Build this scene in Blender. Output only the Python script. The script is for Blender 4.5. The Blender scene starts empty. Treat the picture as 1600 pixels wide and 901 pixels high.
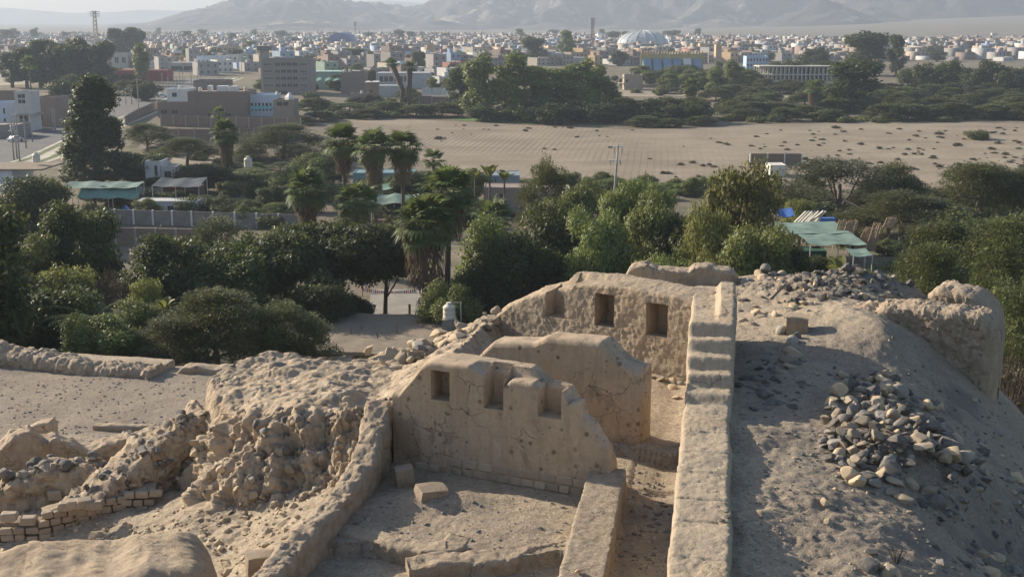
import bpy, bmesh, math, random
import numpy as np
from mathutils import Matrix, Vector, Euler
R = math.radians
rng = np.random.default_rng(7)
random.seed(7)
C = bpy.context.scene.collection
S = bpy.context.scene
CAM_Z = 32.0
TH = math.atan(420.0 / 1900.0)          # camera looks down by this angle
FPX = 1900.0                            # focal length in pixels of a 1600 wide frame
SUN_AZ = R(33)                          # the sun stands ahead of the left hand side
SUN_EL = R(22)

# ---------------------------------------------------------------- camera, sky, sun, exposure
cam_d = bpy.data.cameras.new('camera'); cam = bpy.data.objects.new('camera', cam_d); C.objects.link(cam)
cam.location = (0, 0, CAM_Z); cam.rotation_euler = (math.pi / 2 - TH, 0, 0)
cam_d.sensor_fit = 'HORIZONTAL'; cam_d.sensor_width = 36; cam_d.lens = 36 * FPX / 1600
cam_d.clip_start = 0.5; cam_d.clip_end = 40000
S.camera = cam
to_sun = Vector((-math.cos(SUN_AZ) * math.cos(SUN_EL), math.sin(SUN_AZ) * math.cos(SUN_EL), math.sin(SUN_EL)))
W = bpy.data.worlds.new('World'); S.world = W; W.use_nodes = True
nt = W.node_tree; bg = nt.nodes['Background']
sky = nt.nodes.new('ShaderNodeTexSky'); sky.sky_type = 'NISHITA'; sky.sun_disc = False
sky.sun_elevation = SUN_EL
sky.sun_rotation = math.atan2(to_sun.x, to_sun.y)
sky.air_density = 1.0; sky.dust_density = 1.2; sky.ozone_density = 1.0
nt.links.new(sky.outputs[0], bg.inputs[0]); bg.inputs[1].default_value = 0.095
sl = bpy.data.lights.new('sun', 'SUN'); sun = bpy.data.objects.new('sun', sl); C.objects.link(sun)
sl.energy = 5.0; sl.angle = R(0.55); sl.color = (1.0, 0.88, 0.71)
sun.rotation_euler = (-to_sun).to_track_quat('-Z', 'Y').to_euler()
S.view_settings.view_transform = 'Standard'; S.view_settings.look = 'None'
S.view_settings.exposure = 0.95; S.view_settings.gamma = 1.0
try: S.view_settings.use_curve_mapping = False
except Exception: pass
S.cycles.volume_bounces = 1; S.cycles.max_bounces = 8; S.cycles.transparent_max_bounces = 8
S.cycles.use_denoising = True

# ---------------------------------------------------------------- pixel rays (only to place things at real depths)
def ray(px, py):
    u = (px - 800.0) / FPX; v = (450.5 - py) / FPX
    return u, math.cos(TH) + v * math.sin(TH), v * math.cos(TH) - math.sin(TH)
def aty(px, py, Y):
    x, y, z = ray(px, py); t = Y / y
    return Vector((x * t, Y, CAM_Z + z * t))
def atz(px, py, z0):                     # z0 = world height
    x, y, z = ray(px, py); t = (z0 - CAM_Z) / z
    return Vector((x * t, y * t, z0))
def ath(px, py, h): return atz(px, py, CAM_Z + h)

# ---------------------------------------------------------------- noise
def _h(ix, iy, iz, seed):
    n = (ix * 374761393 + iy * 668265263 + iz * 2147483647 + seed * 1274126177) & 0xFFFFFFFF
    n = ((n ^ (n >> 13)) * 1274126177) & 0xFFFFFFFF
    n = ((n ^ (n >> 15)) * 2246822519) & 0xFFFFFFFF
    return ((n ^ (n >> 16)) & 0xFFFFFF) / float(0xFFFFFF)
def vnoise(p, seed=0):
    p = np.asarray(p, float); ip = np.floor(p).astype(np.int64); f = p - ip; f = f * f * f * (f * (f * 6 - 15) + 10)
    x, y, z = ip[..., 0], ip[..., 1], ip[..., 2]; fx, fy, fz = f[..., 0], f[..., 1], f[..., 2]
    def c(a, b, d): return _h(x + a, y + b, z + d, seed)
    l = lambda a, b, t: a + (b - a) * t
    return 2 * l(l(l(c(0,0,0), c(1,0,0), fx), l(c(0,1,0), c(1,1,0), fx), fy),
                 l(l(c(0,0,1), c(1,0,1), fx), l(c(0,1,1), c(1,1,1), fx), fy), fz) - 1
_RT = np.array(Euler((.61, .43, .87)).to_matrix())
def fbm(p, octaves=4, seed=0, gain=0.5, lac=2.03):
    p = np.asarray(p, float) @ _RT; s = 0; a = 1.0; t = 0
    for o in range(octaves):
        s = s + a * vnoise(p, seed + o * 17); t += a; a *= gain; p = (p @ _RT) * lac + 3.7
    return s / t
def worley(p, seed=0):                   # F1 distance
    p = np.asarray(p, float); ip = np.floor(p).astype(np.int64); best = np.full(p.shape[:-1], 9.0)
    for a in (-1, 0, 1):
        for b in (-1, 0, 1):
            for c in (-1, 0, 1):
                q = ip + np.array((a, b, c)); x, y, z = q[..., 0], q[..., 1], q[..., 2]
                d = ((q[..., 0] + _h(x, y, z, seed) - p[..., 0])**2 + (q[..., 1] + _h(x, y, z, seed + 1) - p[..., 1])**2
                     + (q[..., 2] + _h(x, y, z, seed + 2) - p[..., 2])**2)
                best = np.minimum(best, d)
    return np.sqrt(best)
def xy3(x, y, k=1.0): return np.stack([np.asarray(x) * k, np.asarray(y) * k, np.zeros_like(np.asarray(x, float))], -1)
def sstep(a, b, x): t = np.clip((np.asarray(x, float) - a) / (b - a), 0, 1); return t * t * (3 - 2 * t)

# ---------------------------------------------------------------- object helpers
def tag(o, label=None, cat=None, group=None, kind=None):
    if label: o['label'] = label
    if cat: o['category'] = cat
    if group: o['group'] = group
    if kind or cat: o['kind'] = kind or 'thing'
    return o
def link(name, me, mat=None, parent=None, loc=None, rot=None, scale=None):
    o = bpy.data.objects.new(name, me); C.objects.link(o)
    if mat is not None and me is not None and not me.materials: me.materials.append(mat)
    if parent is not None: o.parent = parent
    if loc is not None: o.location = loc
    if rot is not None: o.rotation_euler = rot
    if scale is not None: o.scale = scale if hasattr(scale, '__len__') else (scale,) * 3
    return o
def empty(name, loc=(0, 0, 0), rz=0):
    o = bpy.data.objects.new(name, None); C.objects.link(o); o.location = loc; o.rotation_euler = (0, 0, rz)
    o.empty_display_size = 0.2
    return o
def mesh(name, verts, faces, smooth=False, sharp=None):
    me = bpy.data.meshes.new(name); v = np.asarray(verts, np.float32).reshape(-1, 3)
    if isinstance(faces, np.ndarray):
        k = faces.shape[1]; n = len(faces)
        me.vertices.add(len(v)); me.vertices.foreach_set('co', v.ravel())
        me.loops.add(n * k); me.loops.foreach_set('vertex_index', faces.astype(np.int32).ravel())
        me.polygons.add(n); me.polygons.foreach_set('loop_start', np.arange(0, n * k, k, dtype=np.int32))
        try: me.polygons.foreach_set('loop_total', np.full(n, k, np.int32))
        except Exception: pass
        me.update(calc_edges=True)
    else:
        me.from_pydata(v.tolist(), [], faces); me.update()
    if smooth: me.polygons.foreach_set('use_smooth', np.ones(len(me.polygons), bool))
    if sharp is not None: me.set_sharp_from_angle(angle=R(sharp))
    return me
def gridfaces(ni, nj, flip=False):
    i, j = np.meshgrid(np.arange(ni - 1), np.arange(nj - 1), indexing='ij'); a = (i * nj + j).ravel()
    f = np.stack([a, a + nj, a + nj + 1, a + 1], -1)
    return f[:, ::-1] if flip else f
class MB:                                # collects simple shapes into one mesh
    def __init__(s): s.v = []; s.f = []
    def add(s, v, f):
        n = len(s.v); s.v += [tuple(p) for p in v]; s.f += [tuple(i + n for i in q) for q in f]; return s
    def box(s, x0, x1, y0, y1, z0, z1):
        return s.add([(x0,y0,z0),(x1,y0,z0),(x1,y1,z0),(x0,y1,z0),(x0,y0,z1),(x1,y0,z1),(x1,y1,z1),(x0,y1,z1)],
              [(0,3,2,1),(4,5,6,7),(0,1,5,4),(1,2,6,5),(2,3,7,6),(3,0,4,7)])
    def tube(s, pts, rad, n=8, caps=True):
        pts = [Vector(p) for p in pts]; rings = []
        for i, p in enumerate(pts):
            d = (pts[min(i + 1, len(pts) - 1)] - pts[max(i - 1, 0)]).normalized()
            a = d.orthogonal().normalized() if abs(d.z) < .99 else Vector((1, 0, 0)); b = d.cross(a).normalized(); a = b.cross(d)
            r = rad[i] if hasattr(rad, '__len__') else rad
            rings.append([p + (a * math.cos(t) + b * math.sin(t)) * r for t in [2 * math.pi * k / n for k in range(n)]])
        v = [q for r_ in rings for q in r_]; f = []
        for i in range(len(pts) - 1):
            for k in range(n): f.append((i*n+k, i*n+(k+1) % n, (i+1)*n+(k+1) % n, (i+1)*n+k))
        if caps: f.append(tuple(range(n))[::-1]); f.append(tuple(range((len(pts)-1)*n, len(pts)*n)))
        return s.add(v, f)
    def lathe(s, prof, n=16, cx=0, cy=0):
        v = []; f = []
        for r, z in prof: v += [(cx + r*math.cos(2*math.pi*k/n), cy + r*math.sin(2*math.pi*k/n), z) for k in range(n)]
        for i in range(len(prof)-1):
            for k in range(n): f.append((i*n+k, i*n+(k+1) % n, (i+1)*n+(k+1) % n, (i+1)*n+k))
        f.append(tuple(range(n))[::-1]); f.append(tuple(range((len(prof)-1)*n, len(prof)*n)))
        return s.add(v, f)
    def me(s, name, smooth=False, sharp=None): return mesh(name, s.v, s.f, smooth, sharp)
    def build(s, name, mat, parent=None, smooth=False, loc=None, rot=None, sharp=None):
        return link(name, s.me(name, smooth, sharp), mat, parent, loc, rot)

# ---------------------------------------------------------------- materials
class NT:
    def __init__(s, name):
        s.m = bpy.data.materials.new(name); s.m.use_nodes = True; s.t = s.m.node_tree
        s.b = s.t.nodes['Principled BSDF']; s.out = s.t.nodes['Material Output']
        s.b.inputs['Specular IOR Level'].default_value = 0.25
    def n(s, typ, **k):
        o = s.t.nodes.new(typ)
        for a, b in k.items(): setattr(o, a, b)
        return o
    def l(s, a, b): s.t.links.new(a, b)
    def co(s, scale=(1, 1, 1), obj=True, kind='Object'):
        t = s.n('ShaderNodeTexCoord'); m = s.n('ShaderNodeMapping'); m.inputs['Scale'].default_value = scale
        s.l(t.outputs[kind], m.inputs[0]); return m.outputs[0]
    def noise(s, co, scale, detail=4, rough=0.6, dist=0.0):
        o = s.n('ShaderNodeTexNoise'); o.inputs['Scale'].default_value = scale; o.inputs['Detail'].default_value = detail
        o.inputs['Roughness'].default_value = rough; o.inputs['Distortion'].default_value = dist
        if co is not None: s.l(co, o.inputs['Vector'])
        return o.outputs[0]
    def vor(s, co, scale, feature='F1', out='Distance'):
        o = s.n('ShaderNodeTexVoronoi', feature=feature); o.inputs['Scale'].default_value = scale
        if co is not None: s.l(co, o.inputs['Vector'])
        return o.outputs[out]
    def ramp(s, fac, stops, interp='LINEAR'):
        o = s.n('ShaderNodeValToRGB'); e = o.color_ramp.elements; o.color_ramp.interpolation = interp
        while len(e) < len(stops): e.new(0.5)
        for i, (p, c) in enumerate(stops):
            e[i].position = p; e[i].color = (*c, 1) if hasattr(c, '__len__') else (c, c, c, 1)
        s.l(fac, o.inputs[0]); return o.outputs[0]
    def mix(s, fac, a, b, mode='MIX'):
        o = s.n('ShaderNodeMix', data_type='RGBA', blend_type=mode)
        for inp, v in ((o.inputs[0], fac), (o.inputs[6], a), (o.inputs[7], b)):
            if isinstance(v, (int, float)): inp.default_value = v
            elif isinstance(v, tuple): inp.default_value = (*v, 1) if len(v) == 3 else v
            else: s.l(v, inp)
        return o.outputs[2]
    def math(s, op, a, b=0.0, c=None):
        o = s.n('ShaderNodeMath', operation=op)
        for i, v in enumerate((a, b) if c is None else (a, b, c)):
            if isinstance(v, (int, float)): o.inputs[i].default_value = v
            else: s.l(v, o.inputs[i])
        return o.outputs[0]
    def bump(s, h, strength=0.5, dist=0.02, prev=None):
        o = s.n('ShaderNodeBump'); o.inputs['Strength'].default_value = strength; o.inputs['Distance'].default_value = dist
        s.l(h, o.inputs['Height'])
        if prev is not None: s.l(prev, o.inputs['Normal'])
        return o.outputs[0]
    def done(s, col=None, rough=0.9, normal=None, spec=None):
        if col is not None:
            if isinstance(col, tuple): s.b.inputs['Base Color'].default_value = (*col, 1)
            else: s.l(col, s.b.inputs['Base Color'])
        if isinstance(rough, (int, float)): s.b.inputs['Roughness'].default_value = rough
        else: s.l(rough, s.b.inputs['Roughness'])
        if normal is not None: s.l(normal, s.b.inputs['Normal'])
        if spec is not None: s.b.inputs['Specular IOR Level'].default_value = spec
        return s.m

def adobe_mat(name, base, dark, spots=0.0, rough_bump=0.6, patch=0.0, coarse=3.0, stain=0.35):
    t = NT(name); co = t.co()
    n1 = t.noise(co, 1.1, 5, .62, .3); n2 = t.noise(co, 9, 6, .7); n3 = t.noise(co, 60, 3, .6)
    light = tuple(min(1, c * 1.22) for c in base)
    c = t.mix(t.ramp(n1, [(.32, 0.), (.68, 1.)]), base, light)
    c = t.mix(t.math('MULTIPLY', t.ramp(n2, [(.38, 1.), (.6, 0.)]), stain), c, dark)
    tone = t.noise(co, .45, 4, .6, .8)
    c = t.mix(t.ramp(tone, [(.36, .55), (.48, 0.)]), c, tuple(base[i] * q for i, q in enumerate((.88, .95, 1.05))))
    c = t.mix(t.ramp(tone, [(.54, 0.), (.66, .5)]), c, tuple(base[i] * q for i, q in enumerate((1.05, .94, .82))))
    c = t.mix(.35, c, t.ramp(n3, [(.3, tuple(x*.75 for x in base)), (.7, light)]))
    if spots > 0:
        keep = t.ramp(t.noise(co, .9, 3, .6), [(.33, 0.), (.47, 1.)])
        def blot(scale, rmax, cut):
            v = t.n('ShaderNodeTexVoronoi'); v.inputs['Scale'].default_value = scale; t.l(co, v.inputs['Vector'])
            g = t.n('ShaderNodeSeparateColor'); t.l(v.outputs['Color'], g.inputs[0])
            rad = t.math('MULTIPLY', t.math('MAXIMUM', t.math('SUBTRACT', g.outputs[0], cut), 0.001), rmax)
            wob = t.math('ADD', v.outputs['Distance'], t.math('MULTIPLY', t.math('SUBTRACT', n3, .5), .14))
            return t.ramp(t.math('DIVIDE', wob, t.math('ADD', rad, .001)), [(.45, 1.), (1.0, 0.)])
        sp = t.math('MULTIPLY', t.math('MAXIMUM', blot(4.4, .42, .1), blot(9, .36, .25)), keep)
        d2 = t.vor(t.co((1, 1, 1.9)), 15); sp2 = t.math('MULTIPLY', t.ramp(d2, [(.10, 1.), (.22, 0.)]), t.ramp(t.noise(co, 2.6, 2), [(.5, 0.), (.62, 1.)]))
        c = t.mix(t.math('MULTIPLY', t.math('MAXIMUM', sp, sp2), spots), c, tuple(x * .28 for x in base))
    streak = t.noise(t.co((1, 1, .16)), 5.5, 5, .65, .2)
    c = t.mix(t.math('MULTIPLY', t.ramp(streak, [(.46, 0.), (.64, 1.)]), .38), c, dark)
    wv = t.n('ShaderNodeVectorMath', operation='ADD'); nc = t.n('ShaderNodeTexNoise'); nc.inputs['Scale'].default_value = 2.5; nc.inputs['Detail'].default_value = 4; t.l(co, nc.inputs['Vector'])
    sc_ = t.n('ShaderNodeVectorMath', operation='SCALE'); sc_.inputs['Scale'].default_value = .55; t.l(nc.outputs['Color'], sc_.inputs[0]); t.l(co, wv.inputs[0]); t.l(sc_.outputs[0], wv.inputs[1])
    ck = t.vor(wv.outputs[0], 1.7, 'DISTANCE_TO_EDGE'); crack = t.math('MULTIPLY', t.ramp(ck, [(.004, 1.), (.013, 0.)]), t.ramp(t.noise(co, .8, 2, .5), [(.50, 0.), (.60, 1.)]))
    c = t.mix(t.math('MULTIPLY', crack, .7), c, tuple(x * .3 for x in base))
    if patch > 0:
        pm = t.ramp(t.noise(co, .9, 4, .55, .6), [(.60, 0.), (.625, 1.)])
        c = t.mix(t.math('MULTIPLY', pm, patch), c, tuple(x * .55 for x in base))
    b = t.bump(t.noise(co, 3.2 * coarse, 8, .68), rough_bump, .07)
    b = t.bump(t.noise(co, 24, 5, .7), min(1, rough_bump + .25), .03, b)
    b = t.bump(t.math('SUBTRACT', 1.0, crack), .8, .03, b)
    b = t.bump(n3, .5 + rough_bump * .5, .012, b)
    return t.done(c, .95, b, .12)
M = {}
M['plaster'] = adobe_mat('mud plaster', (.41, .32, .23), (.25, .19, .135), spots=.85, rough_bump=.18, patch=.55, coarse=1.3, stain=.4)
M['rough_plaster'] = adobe_mat('rough mud plaster', (.42, .335, .245), (.26, .205, .15), rough_bump=1.0, coarse=1.8, stain=.25)
M['coping'] = adobe_mat('weathered mud coping', (.40, .325, .24), (.25, .205, .15), rough_bump=.5, stain=.4)
M['worn_coping'] = adobe_mat('stained mud coping', (.38, .31, .23), (.15, .12, .09), rough_bump=.7, stain=.75, coarse=2)
M['mud'] = adobe_mat('eroded mud', (.40, .32, .235), (.25, .195, .14), rough_bump=.9, coarse=1.2, stain=.45)
M['brick'] = adobe_mat('adobe brick', (.40, .32, .235), (.26, .205, .15), rough_bump=.5, stain=.3)
def brick_piece():
    t = NT('adobe brick piece'); co = t.co((.3, .2, .2)); oi = t.n('ShaderNodeObjectInfo'); off = t.n('ShaderNodeVectorMath', operation='ADD'); t.l(co, off.inputs[0]); t.l(oi.outputs['Location'], off.inputs[1])
    n = t.noise(off.outputs[0], 9, 5, .65); c = t.mix(n, (.31, .25, .185), (.44, .355, .265)); h = t.n('ShaderNodeHueSaturation'); t.l(c, h.inputs['Color']); t.l(t.math('MULTIPLY_ADD', oi.outputs['Random'], .3, .82), h.inputs['Value'])
    return t.done(h.outputs[0], .95, t.bump(t.noise(off.outputs[0], 30, 5, .7), .6, .02), .1)
M['brick_piece'] = brick_piece()
def rubble_mat():
    t = NT('rubble fill'); co = t.co()
    v = t.vor(co, 5.5, out='Color'); n = t.noise(co, 2.2, 6, .65)
    g = t.n('ShaderNodeSeparateColor'); t.l(v, g.inputs[0])
    c = t.mix(t.ramp(g.outputs[0], [(.25, 0.), (.8, 1.)]), (.40, .315, .225), (.45, .37, .275))
    c = t.mix(t.math('MULTIPLY', t.ramp(g.outputs[1], [(.80, 0.), (.86, 1.)]), .45), c, (.18, .15, .125))
    c = t.mix(t.ramp(n, [(.35, .4), (.6, 0.)]), c, (.28, .205, .14))
    b = t.bump(t.noise(co, 9, 7, .68), .9, .07)
    return t.done(c, .96, b, .1)
M['rubble'] = rubble_mat()
def ground_mat():
    t = NT('ruin ground'); co = t.co()
    n1 = t.noise(co, .55, 6, .62, .5); n2 = t.noise(co, 6, 6, .7); n3 = t.noise(co, 45, 4, .7)
    c = t.mix(t.ramp(n1, [(.36, 0.), (.62, 1.)]), (.30, .243, .18), (.41, .335, .245))
    c = t.mix(t.ramp(n2, [(.38, .5), (.58, 0.)]), c, (.235, .187, .14))
    peb = t.vor(co, 22, out='Color'); g = t.n('ShaderNodeSeparateColor'); t.l(peb, g.inputs[0])
    c = t.mix(t.ramp(g.outputs[0], [(.90, 0.), (.93, .6)]), c, (.13, .12, .11))
    c = t.mix(t.ramp(g.outputs[1], [(.92, 0.), (.95, .6)]), c, (.48, .41, .32))
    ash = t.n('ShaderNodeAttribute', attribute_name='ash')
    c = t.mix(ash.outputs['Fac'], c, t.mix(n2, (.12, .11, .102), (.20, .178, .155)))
    b = t.bump(n2, .9, .06); b = t.bump(t.vor(co, 22), .3, .02, b); b = t.bump(n3, .8, .015, b)
    return t.done(c, .96, b, .1)
M['ground'] = ground_mat()
def rock_mat(name, a, bcol, sc=6):
    t = NT(name); co = t.co(); oi = t.n('ShaderNodeObjectInfo')
    c = t.mix(t.noise(co, sc, 5, .65), a, bcol)
    v = t.n('ShaderNodeHueSaturation'); t.l(c, v.inputs['Color'])
    t.l(t.math('MULTIPLY_ADD', oi.outputs['Random'], .75, .62), v.inputs['Value'])
    t.l(t.math('MULTIPLY_ADD', oi.outputs['Random'], .3, .85), v.inputs['Saturation'])
    dust = t.ramp(t.noise(co, 3, 4, .6), [(.5, 0.), (.72, .45)])
    c = t.mix(dust, v.outputs[0], (.36, .30, .22))
    return t.done(c, .85, t.bump(t.noise(co, 14, 6, .65), .6, .03), .25)
M['dark_rock'] = rock_mat('dark andesite', (.10, .094, .088), (.19, .172, .152))
M['tan_rock'] = rock_mat('tan cobble', (.34, .268, .185), (.44, .355, .25))
M['grey_rock'] = rock_mat('grey cobble', (.20, .185, .165), (.31, .28, .24))
def plain(name, col, rough=.8, var=.25, sc=1.5, bump=0.0, spec=.25, metal=0.0):
    t = NT(name); co = t.co(); n = t.noise(co, sc, 5, .65)
    c = t.mix(t.ramp(n, [(.3, 0.), (.7, 1.)]), tuple(x * (1 - var) for x in col), tuple(min(1, x * (1 + var * .6)) for x in col))
    nb = t.bump(t.noise(co, sc * 8, 5, .65), bump, .05) if bump else None
    t.b.inputs['Metallic'].default_value = metal
    return t.done(c, rough, nb, spec)
# ================================================================ THE HILL WITH THE RUIN
RW_X = lambda Y: 2.42 + 0.17 * (Y - 17.4)            # left edge of the long wall
def inpoly(x, y, poly):
    r = np.zeros(np.shape(x), bool); n = len(poly)
    for i in range(n):
        x0, y0 = poly[i]; x1, y1 = poly[(i + 1) % n]
        c = ((y0 > y) != (y1 > y)) & (x < (x1 - x0) * (y - y0) / (y1 - y0 + 1e-12) + x0); r ^= c
    return r
ROOM = [(-5.9, 11), (-4.85, 16.5), (-4.15, 20.6), (-3.42, 23.5), (-3.1, 25.6), (-2.9, 26.6), (-1.2, 29.6), (-0.6, 36.6),
        (5.35, 32.3), (RW_X(25) + .5, 25), (RW_X(11) + .5, 11)]
cp = []
def T(px, py, h): p = ath(px, py, h); cp.append((p.x, p.y, h))
for px, py, h in [(1180,560,-8.75),(1200,640,-8.75),(1175,700,-8.75),(1175,800,-8.75),(1175,900,-8.8),(1280,800,-8.85),(1260,890,-8.95),
    (1250,570,-8.7),(1200,520,-8.75),(1180,470,-8.9),(1250,480,-8.8),(1290,640,-8.85),(1240,700,-8.8),(1340,800,-9.0),
    (1175,440,-8.9),(1240,440,-8.9),
    (440,850,-10.25),(420,870,-10.35),(380,800,-10.85),(330,860,-11.0),(360,895,-10.9),(300,800,-11.1),(240,830,-11.5),(200,830,-11.8),(150,860,-12.1),(50,880,-12.4),(20,897,-12.4),
    (100,840,-12.1),(20,860,-12.3),(100,765,-12.2),(200,760,-11.9),(60,735,-12.7),(120,705,-13.2),(200,715,-12.7),(20,720,-13.0),(260,720,-12.0),(290,690,-12.4),
    (200,680,-14),(50,664,-14),(250,600,-14),(100,620,-14),(5,600,-14),(330,590,-14),(310,640,-13.9),(5,650,-14),(50,567,-14),(200,575,-14),(350,580,-14.0)]: T(px, py, h)
for px, py, Y in [(1375,498,33.2),(1345,530,32.2),(1330,600,29.4),(1300,560,31.0),(1400,670,26.2),(1370,600,29),(1420,740,23.4),(1500,735,24.2),(1330,520,33.0),
    (1330,428,40.0),(1280,432,40.3),(1380,440,40.0),(1440,458,40.0),(1300,470,37.0),(1400,465,38.5),(1180,427,42.0),(1350,900,18.6),(1400,850,20.2),(1440,800,21.8)]:
    p = aty(px, py, Y); cp.append((p.x, p.y, p.z - CAM_Z))
for px, py, h in [(1560,650,-10.9),(1590,750,-10.8),(1500,850,-10.0),(1590,880,-10.9),(1480,600,-9.75),(1450,560,-9.3),(1530,700,-10.2),(1480,560,-9.6)]: T(px, py, h)
cp += [(16,24,-13.5),(17,31,-14.5),(22,36,-17),(14,16,-12.5),(20,18,-16),(16,41,-14),(12.5,40.8,-10.6),(8,46,-10.8),(4,45.5,-10.5),(0,42,-12),(-4,38,-12),(-8,38,-13),(-8,33,-12.2),(-5,34,-11.5),(2,39,-10.5),
       (-22,51.5,-14.6),(-12,51,-14.8),(-30,51,-15),(-22,58,-19.5),(-10,56,-18.5),(-30,60,-20),(0,52,-16.5),(8,56,-17.5),(18,52,-20),(26,44,-21),
       (-22,78,-23.5),(0,75,-24),(20,75,-26),(45,60,-27),(40,30,-24),(-45,40,-16),(-45,60,-21),(-40,20,-12),(-14,20,-12.6),(-13,14,-11.5),(-22,26,-13.2),(-26,33,-13.8),(-30,44,-14),(-20,36,-14),(-26,39,-14),
       (0,10,-9.5),(0,4,-5),(0,0,-1.7),(0,-10,-1.5),(12,8,-9.5),(22,0,-10),(-14,5,-6.5),(-24,8,-8.5),(-30,-15,-5),(30,-20,-8),(0,-40,-4),
       (-30,105,-28),(0,104,-28.2),(28,105,-27.6),(75,90,-28),(-70,90,-27),(-80,50,-22),(80,40,-28),(-80,0,-14),(80,0,-22),(-90,140,-30),(0,140,-30.3),(30,140,-27.6),(45,140,-26.8),(62,140,-26.8),(45,110,-26.0),(62,108,-26.2),(110,140,-29),(50,165,-30),
       (0,190,-32),(-150,190,-32),(150,190,-32),(-160,60,-29),(160,60,-31),(-160,-60,-22),(160,-60,-26),(0,-140,-12)]
cp = np.array(cp, float)
def _phi(d): return np.sqrt(d * d + 0.25)
_A = _phi(np.hypot(cp[:, None, 0] - cp[None, :, 0], cp[:, None, 1] - cp[None, :, 1])) + np.eye(len(cp)) * -0.06
_P = np.c_[np.ones(len(cp)), cp[:, 0] / 50, cp[:, 1] / 50]
_K = np.block([[_A, _P], [_P.T, np.zeros((3, 3))]])
_w = np.linalg.solve(_K, np.r_[cp[:, 2], 0, 0, 0])
def outer_h(x, y):
    x = np.asarray(x, float); y = np.asarray(y, float); o = np.zeros(x.shape); n = len(cp)
    for i in range(n): o += _w[i] * _phi(np.hypot(x - cp[i, 0], y - cp[i, 1]))
    o += _w[n] + _w[n+1] * x / 50 + _w[n+2] * y / 50
    far = sstep(150, 195, np.maximum(np.abs(x) * 1.05, np.maximum(y, -y * 1.2)))
    return o * (1 - far) - 32 * far
def rubble_bump(x, y):                              # the dark spoil heap on the rim
    return np.exp(-((x - 11.0) / 3.2)**2 - ((y - 40.0) / 1.3)**2)
def room_h(x, y):
    h = np.full(np.shape(x), -9.9)
    low = 1.22 + (y - 17) * 0.168
    h = np.where(x > low, -10.0, h)
    third = y > 26.6 + 0.5 * (2.9 - x)
    h = np.where(third, -9.68, h)
    h = h + .22 * np.exp(-((x + 1.5) / 1.1)**2 - ((y - 24.0) / .55)**2) + .10 * np.exp(-((x - .1) / 1.0)**2 - ((y - 22.6) / .7)**2)
    front = (x < low - .1) & (y < np.where(x < -.75, 21.95 - .12 * (x + 3.2), np.where(x < 1.0, 20.9 + .42 * (x + .75), 21.5)))
    h = np.where(front, h - .26, h)
    h = np.where((x > low) & (y > 24.8 + .0 * x) & (y < 27.0), h + .06, h)
    h = h - .06 * np.exp(-((x - low - .75) / .35)**2)
    return h
def hill_h(x, y, detail=True):
    o = outer_h(x, y); room = inpoly(x, y, ROOM)
    if not detail: return np.where(room, room_h(x, y), o)
    p = xy3(x, y)
    big = fbm(p * .45, 4, 3); mid = fbm(p * 1.7, 4, 11); fine = fbm(p * 6.5, 3, 23)
    plaza = sstep(-9, -11.5, x) * sstep(38, 40.5, y) * (1 - sstep(49, 51, y))
    right = sstep(4.5, 6.0, x)
    amp = 1 - .8 * plaza
    o2 = o + amp * (.16 * big + (.11 - .055 * right) * mid + (.05 - .02 * right) * fine)
    clod = np.maximum(0, .42 - worley(p * 4.6, 5)) * .10 * sstep(.0, .4, fbm(p * .35, 2, 41) + .12)
    o2 = o2 + (1 - plaza) * clod
    o2 = o2 + right * .07 * (np.floor(fbm(p * .8, 4, 61) * 5) / 5 * 1.6) * sstep(29, 24, y) + right * .03 * np.abs(fbm(p * 2.4, 4, 63, .6))
    hb = rubble_bump(x, y); o2 = o2 + hb * (.25 * np.abs(mid) + .2 * fine)
    r2 = room_h(x, y) + .035 * big + .03 * mid + .016 * fine
    return np.where(room, r2, o2)
def GZ(x, y):                                       # ground height from the hill grid
    i = int(np.clip(np.searchsorted(HX, x) - 1, 0, len(HX) - 2)); j = int(np.clip(np.searchsorted(HY, y) - 1, 0, len(HY) - 2))
    a = min(1, max(0, (x - HX[i]) / (HX[i+1] - HX[i]))); b = min(1, max(0, (y - HY[j]) / (HY[j+1] - HY[j])))
    return CAM_Z + float((gz[i, j] * (1-a) + gz[i+1, j] * a) * (1-b) + (gz[i, j+1] * (1-a) + gz[i+1, j+1] * a) * b)

def axis(segs):
    out = []
    for a, b, st in segs: out.append(np.arange(a, b, st))
    return np.unique(np.round(np.concatenate(out + [np.array([segs[-1][1]])]), 4))
HX = axis([(-30, -14, .14), (-14, -6, .085), (-6, 11.5, .058), (11.5, 24, .10)])
HY = axis([(9, 16, .2), (16, 29, .058), (29, 44, .085), (44, 62, .3)])
gx, gy = np.meshgrid(HX, HY, indexing='ij')
gz = hill_h(gx, gy)
edge = np.minimum(np.minimum(gx - HX[0], HX[-1] - gx), np.minimum(gy - HY[0], HY[-1] - gy))
gz = gz - .5 * sstep(.8, 0, edge)
hm = mesh('hill', np.stack([gx, gy, gz + CAM_Z], -1).reshape(-1, 3), gridfaces(len(HX), len(HY)), True)
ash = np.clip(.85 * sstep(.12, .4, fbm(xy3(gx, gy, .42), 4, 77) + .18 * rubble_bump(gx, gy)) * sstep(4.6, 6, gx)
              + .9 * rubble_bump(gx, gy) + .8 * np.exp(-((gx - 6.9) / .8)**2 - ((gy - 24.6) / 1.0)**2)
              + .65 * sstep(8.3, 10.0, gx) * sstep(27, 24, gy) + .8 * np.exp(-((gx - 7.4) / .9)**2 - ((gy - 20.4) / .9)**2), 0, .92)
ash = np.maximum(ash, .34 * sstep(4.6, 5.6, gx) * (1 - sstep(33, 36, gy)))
room_ash = .35 * sstep(.12, .4, fbm(xy3(gx, gy, .9), 4, 7))
ash = np.where(inpoly(gx, gy, ROOM), room_ash, ash)
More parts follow.
